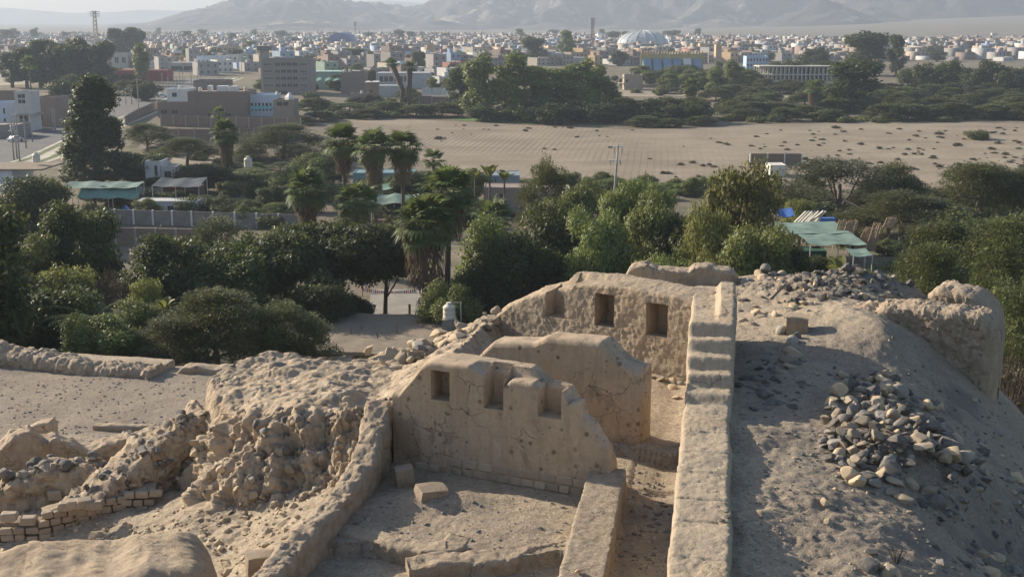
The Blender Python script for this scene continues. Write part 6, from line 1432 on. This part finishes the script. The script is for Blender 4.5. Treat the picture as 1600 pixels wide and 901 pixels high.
# ---------------------------------------------------------------- the town
COLS = [('white', (.54, .53, .51), 4), ('cream', (.42, .375, .31), 3.5), ('brick', (.225, .17, .145), 11), ('grey', (.29, .275, .26), 8), ('ochre', (.47, .34, .21), 1.2), ('pale blue', (.34, .42, .53), 1.3), ('tan', (.38, .31, .25), 4), ('green', (.30, .38, .30), .5), ('reddish', (.34, .16, .12), .6)]
cw_ = np.array([c_[2] for c_ in COLS]); cw_ = cw_ / cw_.sum()
HV = []
for i in range(10):
    st_ = [1, 2, 2, 1, 3, 2, 1, 2, 3, 2][i]; w = [8, 7, 9, 10, 8, 10, 7, 8, 9, 12][i]; d = [10, 9, 12, 9, 10, 11, 8, 10, 12, 10][i]; h = 3.0 * st_ + .5; rects = []
    for s_ in range(st_):
        nx = [2, 2, 3, 2, 2, 3, 1, 2, 2, 3][i]
        for q in range(nx): cx = w * (q + .5) / nx; rects.append((cx - .6, cx + .6, s_ * 3 + 1.0, s_ * 3 + 2.2))
    HV.append((st_, w, d, h, rects, body(w, d, h, rects, .6).me('wall')))
    HV[-1][5].materials.append(M['paint'])
STAIR = boxme('stair_hut', -1.4, 1.4, -1.6, 1.6, 0, 2.3); STAIR.materials.append(M['paint']); COLM = boxme('column', -.16, .16, -.16, .16, -.4, 1.2); COLM.materials.append(M['concrete'])
TK1 = TANK.copy(); TK1.materials.append(M['black_plastic']); TK2 = TANK.copy(); TK2.materials.append(M['cream_plastic'])
def town_ok(px, py):
    lim = np.interp(px, [-40, 100, 250, 400, 480, 560, 700, 780, 960, 1000, 1180, 1250, 1420, 1640], [100, 98, 112, 128, 128, 138, 134, 104, 104, 102, 98, 94, 96, 96])
    return py < lim and py > np.interp(px, [-40, 400, 1000, 1200, 1640], [55, 56, 62, 66, 68])
AVP = [tuple(Vector(AV[i]).lerp(Vector(AV[i + 1]), t)) for i in range(len(AV) - 1) for t in (0, .25, .5, .75)]
lots = []; ca, sa = math.cos(R(31)), math.sin(R(31))
for iu in range(-190, 191):
    for iv in range(-60, 230):
        u = iu * 10.6 + (iu // 8) * 9; v_ = 560 + iv * 12.5 + (iv // 4) * 9; x = u * ca - (v_ - 1000) * sa; y = 1000 + u * sa + (v_ - 1000) * ca
        if y < 560 or y > 2300: continue
        cz, cy = -CAM_Z, y; dp = cy * math.cos(TH) + 32 * math.sin(TH); px = 800 + x / dp * 1900; py = 450.5 - 1900 * (cy * math.sin(TH) - 32 * math.cos(TH)) / dp
        if -30 < px < 1630 and town_ok(px, py) and random.random() < ((.74 if px < 1150 else .5) if py < 100 else .34) and not any(math.hypot(x - a[0], y - a[1]) < 26 for a in AVP): lots.append((y, x, px, py))
NB = [(o.location.x, o.location.y, o['w']) for o in bpy.data.objects if o.get('w') is not None and o.location.y > 540]
lots = [l for l in lots if not any(x0 - 9 < l[1] < x0 + w0 + 2 and y0 - 13 < l[0] < y0 + 16 for x0, y0, w0 in NB)]
lots.sort(); named = lots[:285]; rest = lots[285:]
DET = ['', 'with dark roof tank', 'with pale roof tank', 'with rooftop stair hut', 'with raw rooftop columns']
for y, x, px, py in named:
    i = random.randrange(10); st_, w, d, h, rects, me = HV[i]; ci = int(rng.choice(len(COLS), p=cw_)); cn, cc, _ = COLS[ci]; de = random.choices(range(5), [3, 2, 2, 3, 2])[0]
    o = empty('town_house', (x, y, 0), R(31 + random.uniform(-4, 4))); sc = random.uniform(.9, 1.3); o.scale = (sc, sc, random.uniform(.8, 1.25))
    tag(o, f"{cn} {['one', 'two', 'three'][st_ - 1]}-storey house {DET[de]}{' ' if DET[de] else ''}{zone(px, py)}", 'house', f'town houses {zone(px, py)}')
    f_ = random.uniform(.8, 1.15); wl = link('wall', me, None, o); wl.color = (cc[0] * f_, cc[1] * f_, cc[2] * f_, 1)
    for r in rects: link('window', PANE, None, o, ((r[0] + r[1]) / 2, .17, (r[2] + r[3]) / 2), None, (r[1] - r[0], .03, r[3] - r[2]))
    if de in (1, 2): link('roof_tank', (TK1, TK2)[de - 1], None, o, (w * .6, d * .6, h - .6))
    if de == 3: s_ = link('stair_hut', STAIR, None, o, (w * random.uniform(.3, .7), d * .6, h - .6)); s_.color = (cc[0] * .95, cc[1] * .95, cc[2] * .95, 1)
    if de == 4:
        for q in ((.3, .3), (w - .3, .3), (.3, d - .3), (w - .3, d - .3), (w / 2, .3)): link('column', COLM, None, o, (q[0], q[1], h))
# the remaining houses: too many and too small to tell apart
Vs, Fs, Cs = [], [], []
UB = np.array([(0,0,0),(1,0,0),(1,1,0),(0,1,0),(0,0,1),(1,0,1),(1,1,1),(0,1,1)], float); UF = np.array([(4,5,6,7),(0,1,5,4),(1,2,6,5),(2,3,7,6),(3,0,4,7)])
rot = np.array([[ca, -sa, 0], [sa, ca, 0], [0, 0, 1]])
def addb(org, sz, off, col):
    v = (UB * np.array(sz) + np.array(off)) @ rot.T + np.array(org); Fs.append(UF + 8 * len(Vs)); Vs.append(v); Cs.append(np.tile(np.array([*col, 1.0]), (8, 1)))
for y, x, px, py in rest:
    cn, cc, _ = COLS[int(rng.choice(len(COLS), p=cw_))]; f_ = random.uniform(.8, 1.15); col = tuple(q * f_ for q in cc); w, d, h = random.uniform(8.5, 12.5), random.uniform(9, 14), random.choice([3.2, 3.4, 6.2, 6.4, 6.6, 9.3])
    addb((x, y, 0), (w, d, h), (0, 0, -.3), col)
    if random.random() < .55: addb((x, y, 0), (3, 3, 2.3), (random.uniform(0, w - 3), random.uniform(2, d - 3), h - .35), tuple(q * .95 for q in col))
    for s_ in range(int(h // 3)):
        for q in range(2): addb((x, y, 0), (1.7, .12, 1.3), (w * (.2 + .45 * q), -.1, s_ * 3 + 1), (.035, .037, .04))
tm = mesh('far_houses', np.vstack(Vs), np.vstack(Fs)); ca_ = tm.color_attributes.new('tint', 'FLOAT_COLOR', 'POINT'); ca_.data.foreach_set('color', np.vstack(Cs).astype(np.float32).ravel())
t = NT('far house render'); a_ = t.n('ShaderNodeVertexColor', layer_name='tint'); c_ = t.mix(t.ramp(t.noise(t.co(), .25, 4, .6), [(.3, .35), (.7, 0.)]), a_.outputs[0], (.22, .19, .17)); tag(link('far_houses', tm, t.done(c_, .9, None, .15)), 'dense mass of small houses filling the far town', 'houses', kind='stuff')
# ================================================================ STONES, BRICKS AND SMALL THINGS OF THE RUIN
def brick_mesh(seed, w=1., d=1., h=1., bev=.12):
    r_ = np.random.default_rng(seed); bm = bmesh.new(); bmesh.ops.create_cube(bm, size=1.0); bmesh.ops.bevel(bm, geom=bm.edges[:], offset=bev, segments=1, affect='EDGES')
    for v in bm.verts: v.co += Vector(r_.normal(size=3) * .03)
    me = bpy.data.meshes.new('brick'); bm.to_mesh(me); bm.free(); me.materials.append(M['brick_piece']); return me
BK = [brick_mesh(i) for i in range(5)]
def brick_row(parent, A, d, n, s0, s1, h, z, proud, bw, jit=.02, nm='brick'):
    s = s0; row = 0
    while s < s1:
        w = bw * random.uniform(.85, 1.15); p = A + d * (s + w / 2) + n * (proud - .06)
        link(nm, random.choice(BK), None, parent, (p[0], p[1], z + CAM_Z + random.uniform(-jit, jit) * .4), (0, 0, math.atan2(d[1], d[0]) + random.uniform(-.02, .02)), (w - .028, .16, h - .024)); s += w
A = np.array((-2.70, 26.26)); B = np.array((1.40, 24.4)); d = (B - A) / np.linalg.norm(B - A); n = np.array([d[1], -d[0]])
brick_row(middle_wall, A, d, n, .55, 4.45, .19, -9.83, .012, .30); brick_row(middle_wall, A, d, n, 1.35, 4.5, .21, -9.63, .008, .38)
A = np.array((-1.6, 29.17)); B = np.array((2.94, 26.9)); d = (B - A) / np.linalg.norm(B - A); n = np.array([d[1], -d[0]])
brick_row(second_wall, A, d, n, 3.2, 4.95, .27, -9.85, -.004, .42)
# coursed brick wall of the lower terrace
pa = np.array([XY(ath(-20, 852, -12.35)), XY(ath(62, 848, -12.3)), XY(ath(120, 828, -12.15)), XY(ath(190, 806, -11.95)), XY(ath(240, 800, -11.9))])
bw_ = empty('coursed_brick_wall', (0, 0, 0)); tag(bw_, 'low wall of coursed mud bricks on the lower terrace', 'ruin wall')
core = slab('mud_core', pa + np.array([.03, .14]), .5, -13.0, [(0, -11.85), (1.2, -11.85), (1.3, -11.62), (2.6, -11.45), (3.6, -11.35), (4.4, -11.35)], M['mud'], ds=.06, dz=.07, amp=.05, rnd=.06, seed=31, parent=bw_)
Lp = ell(pa)
for k in range(len(pa) - 1):
    d = pa[k + 1] - pa[k]; L_ = np.linalg.norm(d); d = d / L_; n = np.array([d[1], -d[0]]); t0 = Lp[k] / Lp[-1]
    zb = np.interp(Lp[k], [0, 2, 4.5], [-12.45, -12.2, -11.95])
    for c_ in range(4 if k > 0 else 3):
        brick_row(bw_, pa[k], d, n, 0 if c_ < 3 else L_ * .1, L_, .185, zb + .1 + c_ * .185, .04, .30, .05)
for px, py in ((15, 806), (45, 812), (105, 790), (118, 786), (132, 784), (148, 788)):
    p = aty(px, py, 27.4); link('brick', random.choice(BK), None, bw_, (p.x, p.y, p.z), (random.uniform(-.1, .1), .05, random.uniform(-.3, .5)), (.38, .3, .2))
for px, py, Y in ((134, 752, 29.6), (147, 752, 29.6), (88, 772, 29.3), (100, 760, 29.5)):
    p = aty(px, py, Y); link('brick', random.choice(BK), None, bw_, (p.x, p.y, p.z), (0, .03, random.uniform(-.2, .2)), (.38, .3, .28))

class Grit:                                            # uncountable small rubble, one object per place
    def __init__(s, kind): s.v = []; s.f = []; s.n = 0; s.kind = kind; s.src = [(np.array([v.co[:] for v in m.vertices]), np.array([p.vertices[:] for p in m.polygons])) for m in (rock_mesh('grit', 300 + i, 8, (1, .8, .6), 1) for i in range(5))]
    def add(s, px, py, r_, h):
        p = ath(px, py, h)
        for _ in range(4): p = atz(px, py, GZ(p.x, p.y))
        v, f = random.choice(s.src); a = random.uniform(0, 6.28); c_, q = math.cos(a), math.sin(a); w = v * r_ * np.array([random.uniform(.7, 1.3), random.uniform(.7, 1.3), random.uniform(.6, 1.1)])
        w = np.stack([w[:, 0] * c_ - w[:, 1] * q, w[:, 0] * q + w[:, 1] * c_, w[:, 2]], -1) + np.array([p.x, p.y, GZ(p.x, p.y) + r_ * .12]); s.v.append(w); s.f.append(f + s.n); s.n += len(w)
    def done(s, label): return tag(link('gravel', mesh('gravel', np.vstack(s.v), np.vstack(s.f), True, 30), M[s.kind]), label, 'gravel', kind='stuff')
def heap_h(x, y): return .32 * max(0.0, 1 - ((x - 8.35) / 1.75)**2 - ((y - 26.0) / 3.3)**2)
GP = 'stones heaped on the outer ridge'
k = 0; made = []
while k < 275:
    px = random.gauss(1402, 74); py = random.gauss(668, 52)
    if not (1262 < px < 1530 and 582 < py < 758): continue
    if px < 1285 + (abs(py - 665) > 55) * 30 or px > 1395 + (py - 585) * .95: continue
    r_ = random.choice([.10, .12, .14, .16, .18, .21, .25]) * random.uniform(.9, 1.1); p = ath(px, py, -8.8)
    for _ in range(3): p = atz(px, py, GZ(p.x, p.y) + heap_h(p.x, p.y))
    if any((p.x - a)**2 + (p.y - b)**2 < (.47 * (r_ + c_))**2 for a, b, c_ in made): k += .06; continue
    made.append((p.x, p.y, r_)); q = random.random(); kind = 'dark_rock' if q < .46 else ('tan_rock' if q < .78 else 'grey_rock')
    o = stone('rock', p.x, p.y, GZ(p.x, p.y) + heap_h(p.x, p.y), r_, kind, kind == 'tan_rock' and random.random() < .45, None, .15, .8); k += 1
    tag(o, f"{'large' if r_ > .19 else ('small' if r_ < .13 else 'medium')} {dict(dark_rock='dark angular stone', tan_rock='tan cobble', grey_rock='grey stone')[kind]} in the {'upper' if py < 635 else ('middle' if py < 695 else 'lower')} part of the stone heap, {'wall' if px < 1375 else ('central' if px < 1440 else 'slope')} side", 'rock', GP)
for px, py, r_, kd, rd_, lab in ((1505, 732, .26, 'grey_rock', True, 'large round boulder at the lower corner of the stone heap'), (1477, 722, .16, 'tan_rock', True, 'round tan cobble beside the large corner boulder'), (1337, 728, .2, 'tan_rock', True, 'big tan cobble at the foot of the stone heap'), (1432, 735, .2, 'tan_rock', True, 'oval tan cobble low in the middle of the stone heap'),
    (1346, 664, .19, 'tan_rock', True, 'upright tan cobble on the near flank of the stone heap'), (1335, 680, .17, 'tan_rock', True, 'round tan cobble just below the upright one'), (1372, 638, .18, 'tan_rock', True, 'tan cobble high on the stone heap'), (1404, 620, .24, 'grey_rock', True, 'biggest grey boulder near the top of the stone heap'), (1450, 640, .22, 'tan_rock', True, 'smooth tan boulder at the upper edge of the stone heap'),
    (1375, 598, .2, 'tan_rock', False, 'pale angular stone standing above the stone heap'), (1440, 700, .3, 'tan_rock', False, 'largest slab-sided tan stone in the stone heap'), (1485, 703, .3, 'grey_rock', False, 'long flat grey stone at the edge of the stone heap')):
    p = ath(px, py, -8.8)
    for _ in range(3): p = atz(px, py, GZ(p.x, p.y) + heap_h(p.x, p.y))
    tag(stone('rock', p.x, p.y, GZ(p.x, p.y) + heap_h(p.x, p.y) + .05, r_, kd, rd_, None, .1, .3), lab, 'rock')
for i, (px, py, r_, kd, rd_) in enumerate(((1400, 757, .22, 'tan_rock', False), (1425, 762, .2, 'tan_rock', False), (1450, 770, .24, 'tan_rock', False), (1470, 780, .2, 'grey_rock', False), (1440, 790, .2, 'dark_rock', False), (1410, 782, .2, 'tan_rock', False), (1465, 758, .2, 'dark_rock', True), (1490, 775, .16, 'dark_rock', False), (1390, 770, .15, 'tan_rock', False))):
    gstone(px, py, r_, kd, rd_, 'broken mud lump or stone just below the stone heap', 'broken lumps below the stone heap')
for px, py, r_, kd in ((1362, 865, .17, 'tan_rock'), (1357, 886, .2, 'dark_rock'), (1373, 888, .17, 'tan_rock'), (1388, 896, .2, 'tan_rock')): gstone(px, py, r_, kd, False, 'stone in the little cluster at the bottom of the picture', 'stone cluster at the bottom')
for px, py, r_, lab in ((1290, 786, .13, 'pale angular stone lying on lit ground below the heap'), (1294, 816, .11, 'tilted pale stone with a dark shadow on the lit ground'), (1305, 764, .07, 'small grey stone between the wall and the heap'), (1270, 770, .05, 'tiny stone on the dusty path')): gstone(px, py, r_, 'tan_rock', False, lab)
g_ = Grit('grey_rock'); g2_ = Grit('tan_rock'); g3_ = Grit('dark_rock')
for k in range(700): random.choice((g_, g2_, g3_)).add(random.uniform(1150, 1460), random.uniform(480, 900), random.choice([.012, .015, .02, .02, .03, .04]), -8.8)
for k in range(500): random.choice((g_, g2_, g3_)).add(random.gauss(1400, 70), random.gauss(680, 55), random.choice([.03, .04, .05, .07]), -8.9)
for k in range(220): random.choice((g_, g2_, g3_)).add(random.uniform(1440, 1600), random.uniform(620, 900), random.choice([.02, .03, .05, .08, .12]), -10)
g_.done('grey gravel scattered on the dusty ground beside the long wall'); g2_.done('tan grit scattered on the dusty ground beside the long wall'); g3_.done('dark gravel scattered around the stone heap')
for i, (px, py, r_) in enumerate(((1222, 521, .24), (1243, 527, .2), (1237, 536, .23), (1239, 545, .22), (1240, 555, .25), (1231, 564, .22), (1233, 574, .22))):
    gstone(px, py, r_, 'tan_rock' if i > 3 else 'grey_rock', i < 5, ['lone rounded stone beside the head of the stone row', 'first stone of the short row behind the long wall', 'second stone of the short row', 'third stone of the short row', 'fourth and widest stone of the short row', 'fifth stone of the short row, pale and flat', 'last stone of the short row, pale and square'][i], 'stone row behind the long wall')
for px, py, r_, kd, lab in ((1187, 424, .26, 'tan_rock', 'tan boulder at the near end of the boulders on the far rim'), (1196, 413, .22, 'grey_rock', 'pale boulder lying on top of the others on the far rim'), (1207, 424, .24, 'grey_rock', 'half hidden boulder between the tan ones on the far rim'), (1222, 422, .27, 'tan_rock', 'roundest tan boulder on the far rim')):
    p = aty(px, py + 2, 41.6); tag(stone('rock', p.x, p.y, max(p.z - .2, GZ(p.x, p.y)), r_, kd, True, None, .1, .3), lab, 'rock')
spoil = empty('spoil_heap', (0, 0, 0)); tag(spoil, 'dark spoil heap of broken stones along the far rim', 'heap')
for k in range(230):
    px = random.gauss(1325, 62); py = random.uniform(426, 482); p = aty(px, py, random.uniform(37, 41)); 
    if not 1160 < px < 1450: continue
    dk = random.random() < .75
    stone('stone', p.x, p.y, GZ(p.x, p.y), random.choice([.06, .08, .1, .13, .17, .22]), 'dark_rock' if dk else 'tan_rock', False, spoil, .25)
for k in range(45):
    px = random.uniform(1155, 1290); py = random.uniform(432, 505); p = ath(px, py, -8.8)
    stone('stone', p.x, p.y, GZ(p.x, p.y), random.choice([.1, .14, .2, .28]), random.choice(['tan_rock', 'tan_rock', 'grey_rock']), False, hill, .45)
for px, py, r_, kd, rd_, lab in ((1372, 447, .2, 'grey_rock', True, 'grey boulder at the end of the spoil heap'), (1420, 452, .22, 'dark_rock', True, 'dark round boulder beside the rounded wall top'), (1395, 442, .18, 'grey_rock', True, 'smaller grey boulder on the rim')):
    p = aty(px, py, 39.5); tag(stone('rock', p.x, p.y, GZ(p.x, p.y), r_, kd, rd_, None, .2), lab, 'rock')
for i, (px, py, r_, kd) in enumerate(((1032, 594, .2, 'tan_rock'), (1052, 598, .17, 'tan_rock'), (1020, 590, .13, 'grey_rock'), (1050, 606, .2, 'tan_rock'), (1055, 622, .16, 'tan_rock'), (1062, 600, .14, 'grey_rock'))):
    gstone(px, py, r_, kd, False, ['biggest tan stone at the foot of the back niche wall', 'tan stone behind the nearest pale one at the back wall', 'small grey stone in the back corner', 'pale flat stone lying in front of the back wall', 'squared stone against the long wall below the steps', 'grey stone tucked against the long wall'][i], h=-9.7)
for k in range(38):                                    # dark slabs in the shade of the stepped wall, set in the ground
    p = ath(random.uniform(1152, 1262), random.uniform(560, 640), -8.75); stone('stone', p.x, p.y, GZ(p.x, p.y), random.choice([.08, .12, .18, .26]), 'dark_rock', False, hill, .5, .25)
for k in range(60):
    p = ath(random.uniform(1440, 1600), random.uniform(640, 900), -10.2)
    stone('stone', p.x, p.y, GZ(p.x, p.y), random.choice([.06, .1, .16, .24]), random.choice(['dark_rock', 'grey_rock', 'tan_rock']), False, hill, .5, .5)
# blocks in the room
def mud_block(px, py, sz, rot_, label, h=-9.88):
    p = ath(px, py, h); bm = bmesh.new(); bmesh.ops.create_cube(bm, size=1.0); bmesh.ops.subdivide_edges(bm, edges=bm.edges[:], cuts=5, use_grid_fill=True)
    for v in bm.verts:
        c_ = np.array(v.co[:]); m_ = np.abs(c_).max(); r_ = np.linalg.norm(c_); c_ = c_ * (1 - .10 * (r_ / .866)**4); c_ = c_ + .05 * fbm(np.array([c_ * 2.2 + px]), 3, int(px))[0]; v.co = c_
    me = bpy.data.meshes.new('fallen_block'); bm.to_mesh(me); bm.free(); me.polygons.foreach_set('use_smooth', np.ones(len(me.polygons), bool)); me.set_sharp_from_angle(angle=R(35))
    tag(link('fallen_block', me, M['brick'], None, (p.x, p.y, p.z + sz[2] * .45), rot_, sz), label, 'block')
mud_block(632, 758, (.40, .36, .46), (.05, -.08, .25), 'upright fallen mud block in the shaded corner of the room')
mud_block(674, 783, (.66, .45, .36), (.1, .12, .5), 'fallen mud block lying tilted on the sunken floor')
gstone(557, 818, .08, 'grey_rock', False, 'small pale stone on the shaded room floor', h=-9.9); gstone(574, 813, .09, 'tan_rock', False, 'small tan stone on the shaded room floor', h=-9.9)
mud_block(405, 893, (.5, .45, .42), (.0, .05, .4), 'square mud block outside the crumbling parapet', h=-10.4)
g_ = Grit('grey_rock')
for k in range(120):
    px = random.uniform(560, 910); py = random.uniform(770, 880); g_.add(px, py, random.choice([.018, .025, .035, .05]), -9.9)
for k in range(130):
    px = random.uniform(965, 1050); py = random.uniform(730, 890); g_.add(px, py, random.choice([.02, .03, .04, .06]), -10)
g_.done('crumbs of rubble littering the sunken room and passage')
for px, py, r_ in ((1133, 797, .1), (1136, 806, .08), (1128, 812, .07)):
    p = ath(px, py, -8.38); tag(stone('rock', p.x, p.y, p.z, r_, 'dark_rock', False, None, .45), 'dark stone set in the hole at the edge of the long wall', 'rock', 'stones in the hole of the long wall')
p = ath(905, 893, -9.33); tag(stone('rock', p.x, p.y, p.z, .08, 'tan_rock', False, None, .2), 'small pale stone lying on the blotched low wall', 'rock')
g_ = Grit('tan_rock')
for k in range(420):
    px = random.uniform(0, 300); py = random.uniform(815, 895); g_.add(px, py, random.choice([.02, .03, .04, .06, .08]), -11.8)
for k in range(320):
    px = random.uniform(240, 490); py = random.uniform(790, 895); g_.add(px, py, random.choice([.02, .03, .04, .06, .1]), -10.8)
g_.done('crumbled clods on the earth slopes below the rubble mass')
g_ = Grit('grey_rock')
for k in range(500): g_.add(random.uniform(0, 345), random.uniform(590, 690), random.choice([.02, .03, .04, .06]), -14)
g_.done('sparse gravel on the floor of the plaza')
a = aty(1205, 467, 37.2); b = aty(1230, 440, 38.6); o = empty('stick', tuple(a)); tag(o, 'pale dead branch lying against the spoil heap', 'branch'); MB().tube([(0, 0, 0), ((b - a) * .5 + Vector((.05, 0, .05)))[:], (b - a)[:]], [.045, .04, .02], 6).build('branch', M['bark_grey'], o); MB().tube([((b - a) * .6)[:], ((b - a) * .8 + Vector((.3, 0, .1)))[:]], [.02, .01], 5).build('twig', M['bark_grey'], o)
p = ath(1400, 880, -9.1); p = atz(1400, 880, GZ(p.x, p.y)); o = empty('dead_twig', tuple(p)); tag(o, 'thin dead twigs sprouting at the bottom of the picture', 'twig')
for k in range(6): MB().tube([(0, 0, -.05), (random.uniform(-.2, .2), random.uniform(-.1, .1), .25), (random.uniform(-.35, .35), random.uniform(-.2, .2), random.uniform(.2, .45))], [.012, .009, .005], 4).build('stem', M['leaf_dry'], o)
